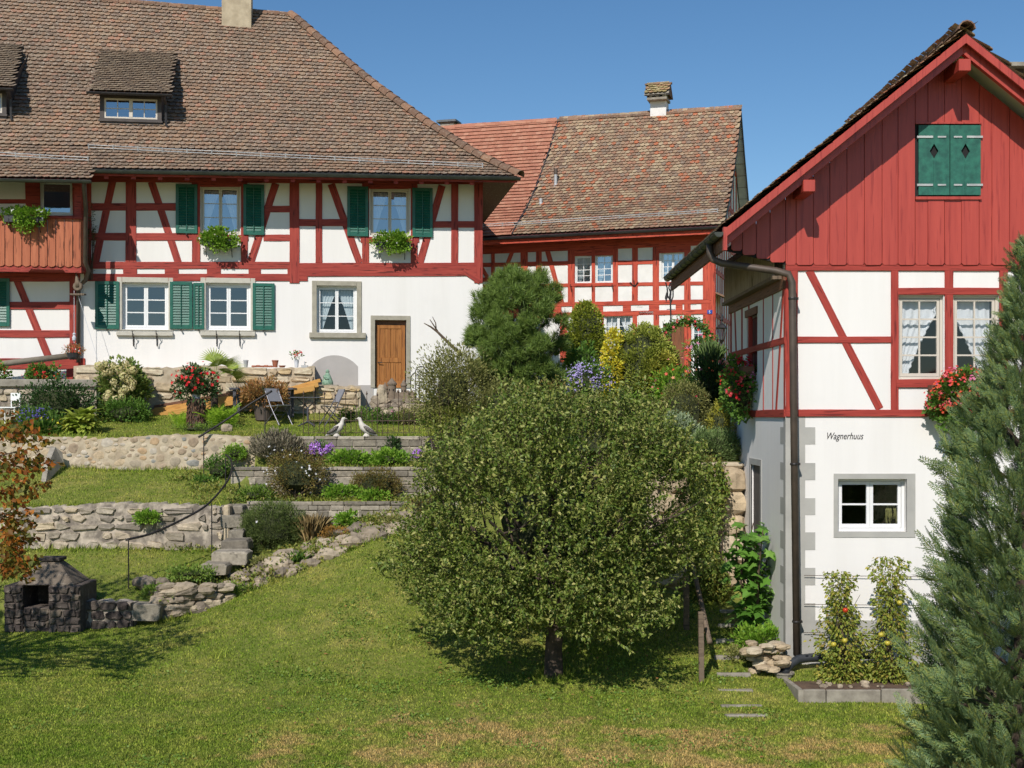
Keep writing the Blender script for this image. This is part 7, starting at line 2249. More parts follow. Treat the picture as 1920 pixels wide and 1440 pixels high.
def cypress():
    g = np.random.default_rng(9)
    Yc = 16.2; xc = (1925-960)*Yc/F
    b = Vector((xc, Yc, gz(xc,Yc)))
    t = thing('cypress_tree', 'large blue green feathery cypress filling the right edge', 'tree', b)
    prof_y = np.array([430,470,540,600,700,800,900,1000,1100,1200,1300,1400,1500,1560]); prof_r = np.array([2,12,24,38,78,124,158,168,176,192,210,224,236,238])*Yc/F
    n = 4700
    zz_ = CZ + (HY - prof_y)*Yc/F
    py = 445 + 1100*g.uniform(0,1,n)**.8
    rr = np.interp(py, prof_y, prof_r); a = g.uniform(0,2*np.pi,n)
    lob = .92 + .16*np.sin(5*a + py*.016) + .14*np.sin(8*a - py*.035) + .06*g.normal(0,1,n)
    rad = rr*lob*(.45+.55*g.uniform(0,1,n)**.5)
    z = CZ + (HY-py)*Yc/F
    out = np.stack([np.cos(a), np.sin(a), np.zeros(n)],1)
    pos = np.stack([xc+np.cos(a)*rad*.86, Yc+np.sin(a)*rad*.86, z],1)
    d = unit(out*.9 + np.array((0,0,.75)) + g.normal(0,.22,(n,3)))
    nrm = unit(np.cross(d, g.normal(0,1,(n,3)) + np.array((0,0,.1)))) 
    nrm = unit(nrm*.8 + np.cross(d, np.cross(out, d))*.9 + out*.3); nrm = unit(nrm - d*np.sum(nrm*d,1,keepdims=True))
    s = np.cross(nrm, d)
    ln = g.uniform(.18,.46,n)*np.clip(.55+rr/2.2,.5,1.1)
    sp_ = [spray(g) for _ in range(4)]; k = g.integers(0,4,n)
    Vs, Ts = [], []; off = 0
    for j in range(4):
        m = k == j; tv, tf = sp_[j]; sc = ln[m][:,None,None]
        bend = np.stack([tv[:,0], tv[:,1], tv[:,2] - .18*tv[:,0]**2],1)
        V = pos[m][:,None,:] + sc*(bend[None,:,0:1]*d[m][:,None,:] + bend[None,:,1:2]*s[m][:,None,:] + bend[None,:,2:3]*nrm[m][:,None,:])
        nv = len(tv); c_ = m.sum()
        Vs.append(V.reshape(-1,3)); Ts.append((tf[None]+ (np.arange(c_)*nv)[:,None,None]).reshape(-1,3)+off); off += c_*nv
    np_mesh('crown', np.concatenate(Vs), np.concatenate(Ts), G['cypress'], t, 'stuff')
    mb = MB(); mb.tube([b, Vector((xc,Yc,CZ-1)), Vector((xc,Yc,CZ+1.9))], [.2,.12,.02], 8)
    for i in range(70):
        p = Vector(pos[i]); mb.tube([Vector((xc,Yc,p.z-.5)), p], [.03,.008], 4, caps=False)
    obj('trunk', mb, M['bark'], t)
cypress()

# ---------------------------------------------------------------- autumn tree reaching in from the left
def autumn():
    g = np.random.default_rng(10)
    Yc = 19.6; b = onground(-330, Yc)
    t = thing('autumn_tree', 'tree with rusty orange leaves reaching in at the left edge', 'tree', b)
    C0 = np.array((b.x, Yc, CZ-.3))
    N_ = 560
    q = unit(g.normal(0,1,(N_,3))); s = q*np.array((2.5,2.3,2.6))*(.45+.55*g.uniform(0,1,(N_,1))**.5) + C0
    px = 960 + s[:,0]/s[:,1]*F; py = HY - (s[:,2]-CZ)/s[:,1]*F
    lim = np.interp(py, [560,700,760,800,900,980,1040,1080,1120,1300], [-120,-30,20,60,72,40,34,30,-60,-160])
    ok = px < lim - 25
    s, q = s[ok], q[ok]
    for _ in range(150):
        yy = g.choice([g.uniform(790,950), g.uniform(960,1075)]); xx = np.interp(yy, [780,860,950,990,1075], [20,75,55,22,26])*g.uniform(-.6,1)
        s = np.vstack([s, np.array(P(xx, yy, Yc + g.uniform(-.9,.9)))]); q = np.vstack([q, np.array((1,0,.2))])
    d = unit(q + g.normal(0,.5,s.shape) + np.array((.2,0,-.15))); K = 9
    ln = g.uniform(.25,.5,len(s)); tt = np.linspace(.1,1,K)
    pos = (s[:,None]+d[:,None]*(ln[:,None]*tt[None])[:,:,None]).reshape(-1,3)
    ld = unit(np.repeat(d,K,0)*.5 + unit(g.normal(0,1,(len(s)*K,3)))*.8 + np.array((0,0,-.3)))
    leaves('crown', pos, ld, g.uniform(.07,.125,len(pos)), G['autumn'], t, g, .75, .12, .3)
    mb = MB(); mb.tube([b, b+Vector((0,0,1.5)), b+Vector((.1,0,3.4))], [.16,.13,.08], 8)
    for k in range(0, len(s), 9):
        e = Vector(s[k]); st_ = b + Vector((0,0,1.2+2.2*g.random())); mb.tube([st_, st_.lerp(e,.5)+Vector((0,0,.12)), e], [.045,.025,.007], 5, caps=False)
    obj('trunk', mb, M['bark'], t)
autumn()

# ---------------------------------------------------------------- clipped and loose shrubs up the slope
def SP(px, py, Y): return P(px, py, Y)
shrub('column_topiary', 'tall clipped golden green column beside the pine', 'shrub', SP(1099,640,33.5), (.46,.44,1.02), 9000, .065, G['column'], 420, .05, .78, -1, .6, stem=0, core=.86)
shrub('laurel_bush', 'glossy green laurel at the foot of the clipped column', 'shrub', SP(1095,690,32.6), (.5,.42,.62), 1500, .10, G['mid'], 70, .08, .5, -.8, .5)
def arch():
    g = np.random.default_rng(15); Ya = 30.6
    c = SP(1205,745,Ya); t = thing('arched_hedge', 'round clipped olive green hedge with a golden left flank', 'hedge', Vector((c.x,Ya,gz(c.x,Ya))))
    p, d, cc = cloud(g, c, (.94,.6,1.72), 19000, 620, .055, .8, -.5)
    leaves('foliage', p, d, g.uniform(.045,.08,len(p)), G['hedge'], t, g, .6)
    mb = MB(Matrix.Translation(c) @ Matrix.Diagonal((.76,.46,1.5,1))); me_ = lumpmesh('dark_core', M['inner'], 3); mb.add([v.co*2 for v in me_.vertices], [list(f.vertices) for f in me_.polygons]); bpy.data.meshes.remove(me_)
    obj('dark_core', mb, M['inner'], t)  # dark lump added inside the hedge, shade in its colour
    p, d, _ = cloud(g, SP(1150,690,Ya-.1), (.20,.40,.95), 2400, 130, .05, .75, -.9)
    leaves('golden_foliage', p, d, g.uniform(.06,.09,len(p)), G['yellow'], t, g, .65)
    p, d, _ = cloud(g, SP(1238,705,Ya-.32), (.38,.3,.62), 2800, 120, .05, .7, -.9)
    leaves('pale_foliage', p, d, g.uniform(.045,.075,len(p)), G['yellowgreen'], t, g, .6)
arch()
shrub('rambling_shrub', 'loose olive brown shrub with thin arching twigs left of the pine', 'shrub', SP(850,735,29.9), (.95,.8,1.05), 11000, .07, G['olive'], 230, .15, .25, -.8, .4, stem=50, r0=.014, core=.42)
shrub('lower_shrub', 'yellow green shrub below the rambling shrub, beside the iron fence', 'shrub', SP(818,775,30.6), (.35,.4,.42), 1300, .07, G['bright'], 60, .08, .3, -.7)
shrub('garden_shrub', 'olive shrub mass right of the apple crown below the oleander', 'shrub', SP(1285,770,27.6), (.55,.5,.62), 4200, .045, G['olive'], 140, .07, .5, -.7)
shrub('oleander', 'dark narrow-leaved oleander beside the geraniums', 'shrub', SP(1334,738,28.2), (.5,.5,.8), 3600, .13, G['dark'], 130, .12, .4, -.8, .2, upd=.6, flowers=[(B['mix'],14,.09)])
shrub('pampas_tuft', 'tuft of pale spiky leaves below the lantern', 'shrub', SP(1336,672,31), (.28,.2,.25), 420, .26, G['rosemary'], 30, .05, .1, -.2, .06, upd=1.4, stem=0)
shrub('aster', 'clump of pale mauve asters beside the clipped column', 'flowers', SP(1103,715,29.2), (.48,.35,.42), 1200, .09, G['mid'], 60, .1, .3, -.7, .3, flowers=[(B['mauve'],420,.045,.08,9)])
shrub('zinnia_bed', 'bed of red, yellow and pink zinnias in front of the arched hedge', 'flowers', SP(1268,728,29), (.5,.4,.38), 1500, .1, G['bright'], 70, .09, .3, -.7, .4, flowers=[(B['mix'],42,.085,.2,1)])
shrub('sage_bush', 'grey green sage bush above the boulder wall', 'shrub', SP(1262,812,26.6), (.52,.4,.36), 2300, .085, G['sage'], 100, .07, .4, -.6, .38)
shrub('rosemary_bush', 'soft green rosemary spilling over the boulder wall', 'shrub', SP(1335,838,26.2), (.52,.35,.34), 4200, .085, G['rosemary'], 110, .06, .4, -.8, .12, upd=.8)
shrub('garden_shrub', 'small yellow green shrub between rosemary and right house', 'shrub', SP(1352,800,26.7), (.28,.3,.5), 1700, .05, G['yellowgreen'], 70, .06, .4, -.8)
shrub('low_shrub', 'brown green heather mat on top of the boulder wall', 'shrub', SP(1305,872,25.9), (.5,.3,.16), 1600, .05, G['rockrose'], 60, .05, .3, -.8)
# bed plants seen through the apple crown's top and edges
for k, (px, py, Y, r, m, lb) in enumerate(((1000,800,28.6,(.8,.6,.5),'olive','olive bush behind the apple crown, left of the asters'),(1120,830,28.2,(.8,.6,.5),'mid','green bush behind the apple crown below the asters'),(1200,840,27.6,(.6,.5,.45),'mid','green bush behind the apple crown left of the sage'),(900,850,29.2,(.6,.5,.5),'olive','olive bush behind the apple crown below the pine'),(1190,770,29,(.35,.3,.3),'bright','light green plant in front of the arched hedge'),(935,765,29.6,(.75,.6,.6),'olive','olive brown bush at the left foot of the pine'),(1035,760,29.4,(.65,.5,.55),'rockrose','brown green bush at the right foot of the pine'),(1150,790,28.8,(.6,.5,.45),'hydrangea_leaf','loose green bush at the foot of the golden hedge flank'),(1230,790,27.9,(.55,.5,.4),'olive','olive bush between the terracotta pot and sage'),(860,800,29.7,(.6,.5,.5),'hedge','pale olive bush below the rambling shrub'))):
    shrub('bed_shrub', lb, 'shrub', SP(px,py,Y), r, 2200, .075, G[m], 90, .1, .3, -.8, .4)
# vine curtain over the boulder wall
g = np.random.default_rng(22)
t = thing('hanging_vine', 'curtain of trailing vines over the left half of the boulder wall', 'vine', (3.6, 25.3, CZ-3.5))
n = 7500; u_ = g.uniform(0,1,n); v_ = g.uniform(0,1,n)
edge_ = 1290 + (1352 + 14*np.sin(v_*9) - 1290)*u_
pos_ = np.stack([(edge_-960)*25.25/F, 25.25 + g.normal(0,.1,n) - .25*np.sin(v_*3.1), CZ + (HY - (868 + 262*v_ + 10*g.normal(0,1,n)))*25.25/F],1)
keep_ = np.sin(u_*23 + 2*np.sin(v_*7)) + g.normal(0,.5,n) > -.9
leaves('foliage', pos_[keep_], unit(g.normal(0,1,(keep_.sum(),3))*.6 + np.array((0,-.5,-.6))), g.uniform(.05,.09,keep_.sum()), G['vine'], t, g, .6)
mb = MB()
for k in range(34):
    x = (1290+70*g.random()-960)*25.2/F; z = CZ-.95
    mb.tube([(x,25.4,z), (x+g.normal(0,.05),25.15,z-.7), (x+g.normal(0,.08),25.15,z-1.4-1.1*g.random())], .007, 3, caps=False)
obj('stems', mb, M['twig'], t)

# geraniums on the right house
def geranium(label, c, r, n, nf, cols, base, box=None, cat='flowers'):
    t = shrub('geranium', label, cat, c, r, n, .075, G['mid'], 60, .07, .3, -.9, .85, upd=.1, flowers=[(m, k, .06, .05, 6) for m, k in zip(cols, nf)], base=base, stem=8)
    return t
q = P(1392,735,24.3); geranium('cascade of red and pink geraniums under the side window of the right house', (RX0-.22, 25.0, P(0,730,24.6).z), (.30,.75,.62), 1700, (150,130,60), (B['red'],B['coral'],B['pink']), (RX0-.2,25,P(0,780,24.6).z))
o1 = obj('flower_box', MB().box(RX0-.26, RX0-.04, 24.4, 25.7, P(0,705,24.6).z, P(0,705,24.6).z+.18), M['raw_brown']); tag(o1, 'wooden flower box on the shaded side wall of the right house', 'flower box')
geranium('big cascade of coral red geraniums below the right house windows', P(1808,752,21.45), (.58,.26,.52), 2600, (330,330,120), (B['coral'],B['orange'],B['pink']), P(1808,790,21.45))
o1 = obj('flower_box', MB().box(P(1745,0,21.5).x, P(1890,0,21.5).x, 21.42, 21.66, P(0,742,21.5).z, P(0,722,21.5).z), M['raw_brown']); tag(o1, 'flower box under the right house windows behind the geraniums', 'flower box')

# window boxes on the farmhouse
def winbox(px, py, wpx, label, white, Yd=-.28):
    W = Wall(*L.pt(0, Yd, 0).xy, 8.0); u, z, _ = W.uv(px, py); c = W.pt(u, 0, z); hw = wpx*37/F/2
    t = thing('window_box', label, 'window box', c + Vector((0,0,-.25)))
    obj('planter', MB(W.W).box(u-hw*.8, u+hw*.8, -.1, .1, z-.2, z-.02), M['black_pot'], t, bevel=.01)
    for s in (-1,1): obj('box_bracket', MB(W.W).tube([(u+s*hw*.6,.1,z-.22),(u+s*hw*.6,-.1,z-.22),(u+s*hw*.6,-.1,z-.1)], .012, 5).tube([(u+s*hw*.6,.22,z-.5),(u+s*hw*.6,-.05,z-.24)], .012, 5), M['iron'], t)
    g = np.random.default_rng(int(px)); p, d, _ = cloud(g, c + Vector((0,-.06,-.02)), (hw*1.02,.2,.24), 1300, 60, .06, .3, -.9)
    leaves('foliage', p, d, g.uniform(.06,.1,len(p)), G['bright'] if white else G['mid'], t, g, .8)
    p, d, _ = cloud(g, c + Vector((.05,-.12,-.25)), (hw*.35,.1,.22), 260, 14, .05, .3, -.9)
    leaves('trailing_foliage', p, d, g.uniform(.05,.08,len(p)), G['bright'], t, g, .8)
    p, d, _ = cloud(g, c + Vector((0,-.08,-.02)), (hw,.22,.26), 60, 20, .04, .9, -.3)
    d = unit(d + np.array((0,-.6,.2))); blossoms('blossoms', p[:22], d[:22], .065*np.ones((22,1)), B['white'], t, g)
winbox(410, 447, 78, 'window box of white flowers under the left upper window', True)
winbox(736, 452, 78, 'window box of white flowers under the right upper window', True)
winbox(46, 404, 84, 'window box with bushy green leaves on the balcony rail', True, -1.2)
shrub('red_flowers', 'small bunch of red flowers in the white vase', 'flowers', VASE+Vector((0,0,.12)), (.13,.1,.1), 60, .07, G['mid'], 12, .04, .3, -.5, flowers=[(B['red'],26,.06,.04,4)], base=VASE-Vector((0,0,.05)), stem=6, r0=.004)
shrub('basket_flowers', 'dark red and cream trailing flowers in the hanging basket', 'flowers', HB+Vector((0,0,.08)), (.28,.2,.13), 420, .05, G['brownbush'], 40, .04, .3, -.9, flowers=[(B['red'],30,.04),(B['white'],16,.04)], base=HB, stem=0)
shrub('wall_creeper', 'thin creeper climbing beside the farmhouse downpipe', 'vine', L.pt(L.uv(169,440,-.2)[0], -.2, L.uv(169,440,-.2)[1]), (.1,.12,1.3), 420, .05, G['dark'], 40, .05, .3, -1, stem=6, base=L.pt(L.uv(169,525,-.2)[0], -.2, L.uv(169,525,-.2)[1]))

# ---------------------------------------------------------------- beds in front of the farmhouse
shrub('hydrangea', 'tall hydrangea with faded cream flower heads by the limestone wall', 'shrub', SP(228,735,34.6), (.66,.5,.82), 2600, .12, G['hydrangea_leaf'], 90, .1, .3, -.8, .6)
hy = bpy.data.objects['hydrangea']
g = np.random.default_rng(33)
hv = unit(g.normal(0,1,(70,3)))*g.uniform(.85,1.05,(70,1)); hd = hv
a_ = unit(np.cross(hd, g.normal(0,1,hd.shape))); b_ = np.cross(hd, a_)
Vh = np.stack([hv*.5 - a_*.13, hv*.5 + b_*.13, hv*.5 + a_*.13, hv*.5 - b_*.13],1).reshape(-1,3)
meh = bpy.data.meshes.new('flower_head'); meh.from_pydata([tuple(v) for v in Vh], [], [(4*i,4*i+1,4*i+2,4*i+3) for i in range(70)]); meh.materials.append(G['hydrangea'])
for px, py in ((185,686),(197,682),(212,686),(236,682),(244,692),(206,697),(223,692),(196,700),(232,706),(250,694),(213,716),(241,712),(249,718),(218,727),(234,729),(228,736),(205,737),(229,744),(247,727),(200,745),(217,748),(190,690)):
    p = P(px, py, 33.9 + .2*g.random()); s = g.uniform(.17,.26)
    inst('flower_head', meh, hy, Matrix.Translation(p) @ Matrix.Rotation(g.uniform(0,6),4,'Z') @ Matrix.Scale(s,4))
shrub('rose_bush', 'dark loose rose bushes below the concrete ledge', 'shrub', SP(105,760,33.6), (1.1,.5,.62), 3800, .075, G['dark'], 130, .12, .3, -.8, .55)
shrub('green_shrub', 'rounded green shrub in front of the hydrangea', 'shrub', SP(235,775,33.9), (.62,.4,.32), 2400, .07, G['mid'], 80, .08, .3, -.8, .5)
geranium('red geranium on the concrete ledge below the balcony', P(82,704,34.6), (.5,.3,.28), 1300, (60,60), (B['orange'],B['red']), P(82,715,34.6))
geranium('geranium at the far left end of the concrete ledge', P(-6,702,34.6), (.3,.3,.25), 600, (18,12), (B['orange'],B['red']), P(-6,715,34.6))
shrub('salvia', 'violet blue salvia spikes at the left of the flower bed', 'flowers', SP(68,788,32.6), (.5,.35,.32), 1300, .1, G['mid'], 60, .08, .3, -.8, .25, upd=1, flowers=[(B['blue'],300,.045,.07,8)])
shrub('yellow_daisies', 'small yellow flowers between salvia and hosta', 'flowers', SP(108,797,32.4), (.3,.25,.25), 600, .08, G['mid'], 40, .08, .3, -.8, .35, flowers=[(B['yellow'],26,.07,.1,2)])
shrub('iris_leaves', 'green strap leaves hanging over the cobble wall', 'shrub', SP(70,812,32.0), (.45,.2,.14), 500, .26, G['mid'], 40, .05, .2, -.5, .12, upd=.9, stem=0)
def hosta(label, c, r, n, ln, mat, name='hosta', wd=.42, cat='plant'):
    g = np.random.default_rng(int(abs(c.x)*100)); b = Vector((c.x, c.y, gz(c.x,c.y)))
    t = thing(name, label, cat, b)
    vs = []; fs = []; K = 6
    for i in range(K+1):
        s = i/K; w = wd*math.sin(math.pi*min(1,s*.93+.05))**.8*.5; z = .55*s - .62*s*s
        vs += [(s,-w,z+.06*w), (s,0,z-.03), (s,w,z+.06*w)]
    for i in range(K):
        for j in range(2): fs.append((3*i+j, 3*i+3+j, 3*i+4+j, 3*i+1+j))
    me = bpy.data.meshes.new('leaf'); me.from_pydata(vs, [], fs); me.materials.append(mat)
    for k in range(n):
        a = g.uniform(0,2*math.pi); el = g.uniform(-.3,.9)
        p = b + Vector((math.cos(a)*r*.35*g.random(), math.sin(a)*r*.35*g.random(), g.uniform(.0,.35)*r*2))
        inst('leaf', me, t, Matrix.Translation(p) @ Matrix.Rotation(a,4,'Z') @ Matrix.Rotation(-el,4,'Y') @ Matrix.Scale(ln*g.uniform(.7,1.2),4))
    return t
hosta('big yellow green hosta at the edge of the upper cobble wall', P(153,815,32.2), .62, 260, .36, G['hosta'], wd=.5)
hosta('yellow edged hosta in a pot right of the apple crown', P(1200,775,28.4), .3, 40, .42, G['hosta'])
pot('terracotta_pot', 'terracotta pot below the yellow edged hosta', P(1228,800,27.8), .16, .36, M['terracotta'])

# palm stump with red mandevilla, fan palm, ferns
p = onground(368, 32.9)
t = thing('palm_stump', 'shaggy brown palm stump carrying the red flower pot', 'stump', p)
hs_ = P(0,748,32.9).z - p.z
obj('stump_body', MB().lathe([(.24,-.05),(.22,.1),(.205,hs_*.6),(.2,hs_),(.17,hs_+.01)], p, 14), M['bark'], t)
g = np.random.default_rng(41); n = 500
aa = g.uniform(0,2*np.pi,n); zz_ = g.uniform(0,hs_,n)
leaves('fibres', np.stack([p.x+.2*np.cos(aa), p.y+.2*np.sin(aa), p.z+zz_],1), np.stack([np.cos(aa)*.35,np.sin(aa)*.35,-np.ones(n)],1), g.uniform(.08,.16,n), plain('palm_fibre', C(136,104,80), C(96,72,56), 20, .95), t, g, .2)
pot('white_pot', 'white pot on top of the palm stump', p+Vector((0,0,hs_)), .13, .2, M['white_pot'])
shrub('mandevilla', 'bushy mandevilla with red trumpet flowers on the palm stump', 'flowers', P(368,722,32.85), (.52,.4,.42), 1500, .085, G['dark'], 70, .09, .3, -.9, .5, flowers=[(B['red'],85,.09,.12,1)], base=p+Vector((0,0,hs_+.2)))
def fanpalm():
    g = np.random.default_rng(43); b = onground(402, 34.2); top = P(402,712,34.2)
    t = thing('fan_palm', 'small fan palm with spiky leaves behind the palm stump', 'palm', b)
    obj('trunk', MB().tube([b, b.lerp(top,.5), top], [.09,.1,.08], 9), M['bark'], t)
    vs = []; fs = []
    vs.extend([(0,-.006,0),(.5,-.006,.04),(.5,.006,.04),(0,.006,0)]); fs.append((0,1,2,3))
    for k in range(17):
        a = -1.35 + 2.7*k/16; i = len(vs); d = Vector((math.cos(a), math.sin(a), 0)); s = Vector((-d.y,d.x,0)); o = Vector((.5,0,.04)); ln = .52*(1-.12*abs(a))
        vs.extend([tuple(o), tuple(o+d*ln*.5+s*.02+Vector((0,0,.02))), tuple(o+d*ln+Vector((0,0,-.06))), tuple(o+d*ln*.5-s*.02+Vector((0,0,.02)))]); fs.append((i,i+1,i+2,i+3))
    me = bpy.data.meshes.new('frond'); me.from_pydata(vs, [], fs); me.materials.append(G['palm'])
    for k in range(17):
        a = 2*math.pi*k/17*1.0 + g.uniform(-.2,.2); el = g.uniform(.05,1.1)
        inst('frond', me, t, Matrix.Translation(top+Vector((0,0,.02))) @ Matrix.Rotation(a,4,'Z') @ Matrix.Rotation(-el,4,'Y') @ Matrix.Rotation(g.uniform(-.5,.5),4,'X') @ Matrix.Scale(g.uniform(.75,1.05),4))
fanpalm()
def fern(label, b, n, ln):
    g = np.random.default_rng(int(abs(b.x)*1000)); t = thing('fern', label, 'fern', b, 'ferns by the palm stump')
    vs = []; fs = []; K = 14
    for i in range(K):
        s = (i+.3)/K; z = .85*s - .6*s*s; x = s*.75; w = .2*math.sin(math.pi*min(1,s+.12))+.015
        for sg in (1,-1):
            q = len(vs); vs.extend([(x,0,z),(x+.05,sg*w*.55,z+.02),(x+.07,sg*w,z-.02),(x+.025,sg*w*.5,z)]); fs.append((q,q+1,q+2,q+3))
    me = bpy.data.meshes.new('frond'); me.from_pydata(vs, [], fs); me.materials.append(G['fern'])
    for k in range(n):
        a = 2*math.pi*g.random(); inst('frond', me, t, Matrix.Translation(b+Vector((g.normal(0,.05),g.normal(0,.05),0))) @ Matrix.Rotation(a,4,'Z') @ Matrix.Rotation(-g.uniform(.25,.95),4,'Y') @ Matrix.Scale(ln*g.uniform(.7,1.15),4))
fern('bright yellow green fern left of the palm stump', onground(338,32.9), 26, .6)
fern('bright yellow green fern just right of the palm stump', onground(402,32.9), 26, .75)
fern('bright yellow green fern beside the grey pot', onground(432,33.0), 24, .8)
shrub('ground_cover', 'low green ground cover around the palm stump', 'plant', onground(385,32.6,.03), (.9,.3,.08), 900, .05, G['ground'], 50, .06, .3, -.5, stem=0)
o1 = place(rocks[2], 'boulder', None, onground(425,32.4,.08), .3,.25,.24,.3); tag(o1, 'pale round stone on the lawn edge below the ferns', 'stone')
pot('grey_planter', 'large tapered grey planter behind the left folding chair', onground(493,34.3), .28, .52, M['grey_pot'], 'planter')
shrub('copper_bush', 'copper brown bush growing in the large grey planter', 'shrub', P(495,738,34.3), (.62,.5,.36), 2600, .08, G['brownbush'], 100, .09, .3, -.8, .55, base=onground(493,34.3)+Vector((0,0,.5)))
for k, (px, Y, r, m) in enumerate(((668,34.3,(.5,.35,.22),'ground'),(720,34.0,(.5,.3,.2),'mid'),(770,33.9,(.45,.3,.25),'olive'))):
    shrub('low_shrub', ('low green shrub beside the grey plinth','low plants below the upright stone and clay castle','low olive plants at the right foot of the castle bank')[k], 'shrub', onground(px,Y,.16), r, 1300, .055, G[m], 60, .06, .3, -.6, .5, flowers=[(B['pink'],6,.04)] if k == 1 else None)
# ---------------------------------------------------------------- terrace beds
shrub('lavender', 'grey dry lavender at the left end of the top block wall', 'shrub', P(520,842,30.9), (.62,.35,.34), 3600, .13, G['lavender'], 110, .07, .3, -.6, .06, upd=1.1)
shrub('rock_rose', 'brown green shrub dotted with white flowers in front of the middle wall', 'shrub', P(556,892,29.7), (.72,.5,.58), 5200, .05, G['rockrose'], 150, .08, .35, -.8, .45, flowers=[(B['white'],62,.06,.2,1)])
shrub('purple_aster', 'bright purple aster clump at the left of the top bed', 'flowers', P(600,844,31.0), (.30,.2,.17), 300, .06, G['mid'], 30, .06, .3, -.7, flowers=[(B['purple'],330,.055,.05,14)], base=P(600,875,31.0))
shrub('purple_aster', 'small purple aster at the right of the top bed', 'flowers', P(786,853,30.9), (.18,.14,.11), 140, .06, G['mid'], 20, .05, .3, -.7, flowers=[(B['purple'],110,.055,.04,10)], base=P(786,875,31.0))
shrub('strawberry_patch', 'light green leafy patch in the top bed, left half', 'plant', P(655,862,30.8), (.52,.25,.16), 1100, .08, G['bright'], 60, .07, .3, -.7, .75, stem=0)
shrub('strawberry_patch', 'light green leafy patch in the top bed, right half', 'plant', P(728,862,30.8), (.48,.25,.17), 1100, .08, G['bright'], 60, .07, .3, -.7, .75, stem=0)
shrub('wall_plant', 'small grey green plant growing from the top block wall', 'plant', P(735,832,31.2), (.16,.1,.16), 420, .06, G['dark'], 30, .05, .3, -.8, stem=0, base=P(735,850,31.2))
shrub('spirea', 'rounded yellow brown shrub in the middle bed', 'shrub', P(707,908,29.9), (.62,.4,.36), 4200, .042, G['rockrose'], 130, .06, .4, -.7, .5)
shrub('lady_mantle', 'bright green leaf clump under the yellow brown shrub', 'plant', P(640,923,29.7), (.42,.25,.14), 900, .07, G['bright'], 50, .06, .3, -.6, .85, stem=0)
shrub('lady_mantle', 'bright green leaf clump right of the first, in the middle bed', 'plant', P(700,930,29.55), (.35,.2,.1), 600, .07, G['bright'], 40, .06, .3, -.6, .85, stem=0)
shrub('green_tuft', 'green tuft beside the steps above the lowest wall', 'plant', P(480,928,29.6), (.42,.3,.13), 1000, .08, G['ground'], 50, .06, .3, -.6, .4, stem=0)
shrub('dome_bush', 'large fine-leaved dark green dome bush below the steps', 'shrub', P(515,992,28.2), (.74,.6,.60), 12000, .055, G['dome'], 330, .06, .55, -.8, .22, upd=.6, flowers=[(B['white'],2,.1)])
def tuft(label, b, n, ln, mat, spread=.5, name='grass_tuft', wd=.014):
    g = np.random.default_rng(int(abs(b.x)*977)); t = thing(name, label, 'grass', b)
    d = unit(np.stack([g.normal(0,spread,n), g.normal(0,spread,n), np.ones(n)],1)); p = np.array(b) + g.normal(0,.07,(n,3))*np.array((1,1,.2))
    leaves('blades', p, d, ln*g.uniform(.6,1.2,n), mat, t, g, wd, .01, .2, droop=.3)
tuft('dry straw coloured grass clump in front of the lowest block wall', P(583,1030,28.1), 700, 1.0, G['straw'], .2)
tuft('green arching grass clump on the rockery', P(556,1062,27.0), 320, .45, G['mid'], .5, wd=.03)
shrub('rock_plant', 'round bright green plant on the rockery', 'plant', P(651,977,28.2), (.22,.2,.2), 520, .08, G['bright'], 40, .05, .3, -.8, .8)
shrub('moss_mat', 'rusty brown moss mat on the rockery stones', 'plant', P(627,1003,27.7), (.3,.25,.14), 1300, .035, G['moss'], 50, .05, .3, -.5, .6, stem=0)
for k, (px, py, Y, r, m, lb) in enumerate(((672,1020,27.5,(.42,.25,.14),'ground','green ground cover spilling over the middle rockery stones'),(440,1110,26.0,(.5,.25,.14),'ground','ivy patch on the rockery next to the curved wall'),(500,1060,26.9,(.4,.25,.14),'olive','olive ground cover below the dome bush'),(745,985,27.9,(.35,.25,.16),'olive','olive plants at the upper end of the rockery'),(700,1005,27.6,(.35,.2,.12),'ground','green mat low on the right rockery'),(360,1075,26.0,(.5,.3,.1),'ground','green weeds between curved wall and steps'),(800,950,28.4,(.5,.4,.32),'rockrose','brown green shrub at the right end of the lowest wall'),(410,880,30.6,(.35,.25,.3),'mid','green plants at the end of the upper cobble wall'),(440,850,31.2,(.3,.2,.16),'bright','yellow green plants above the steps'),(385,905,30.4,(.3,.2,.12),'mid','green weeds at the foot of the upper handrail post'),(275,970,28.2,(.25,.1,.08),'bright','small yellow green plants growing from the grey rubble wall'),(290,1112,25.6,(.22,.2,.12),'ground','weeds beside the loose wall end stones'))):
    shrub('ground_cover', lb, 'plant', P(px,py,Y), r, 900, .055, G[m], 50, .06, .3, -.6, .6, stem=0, base=P(px,py+8,Y))

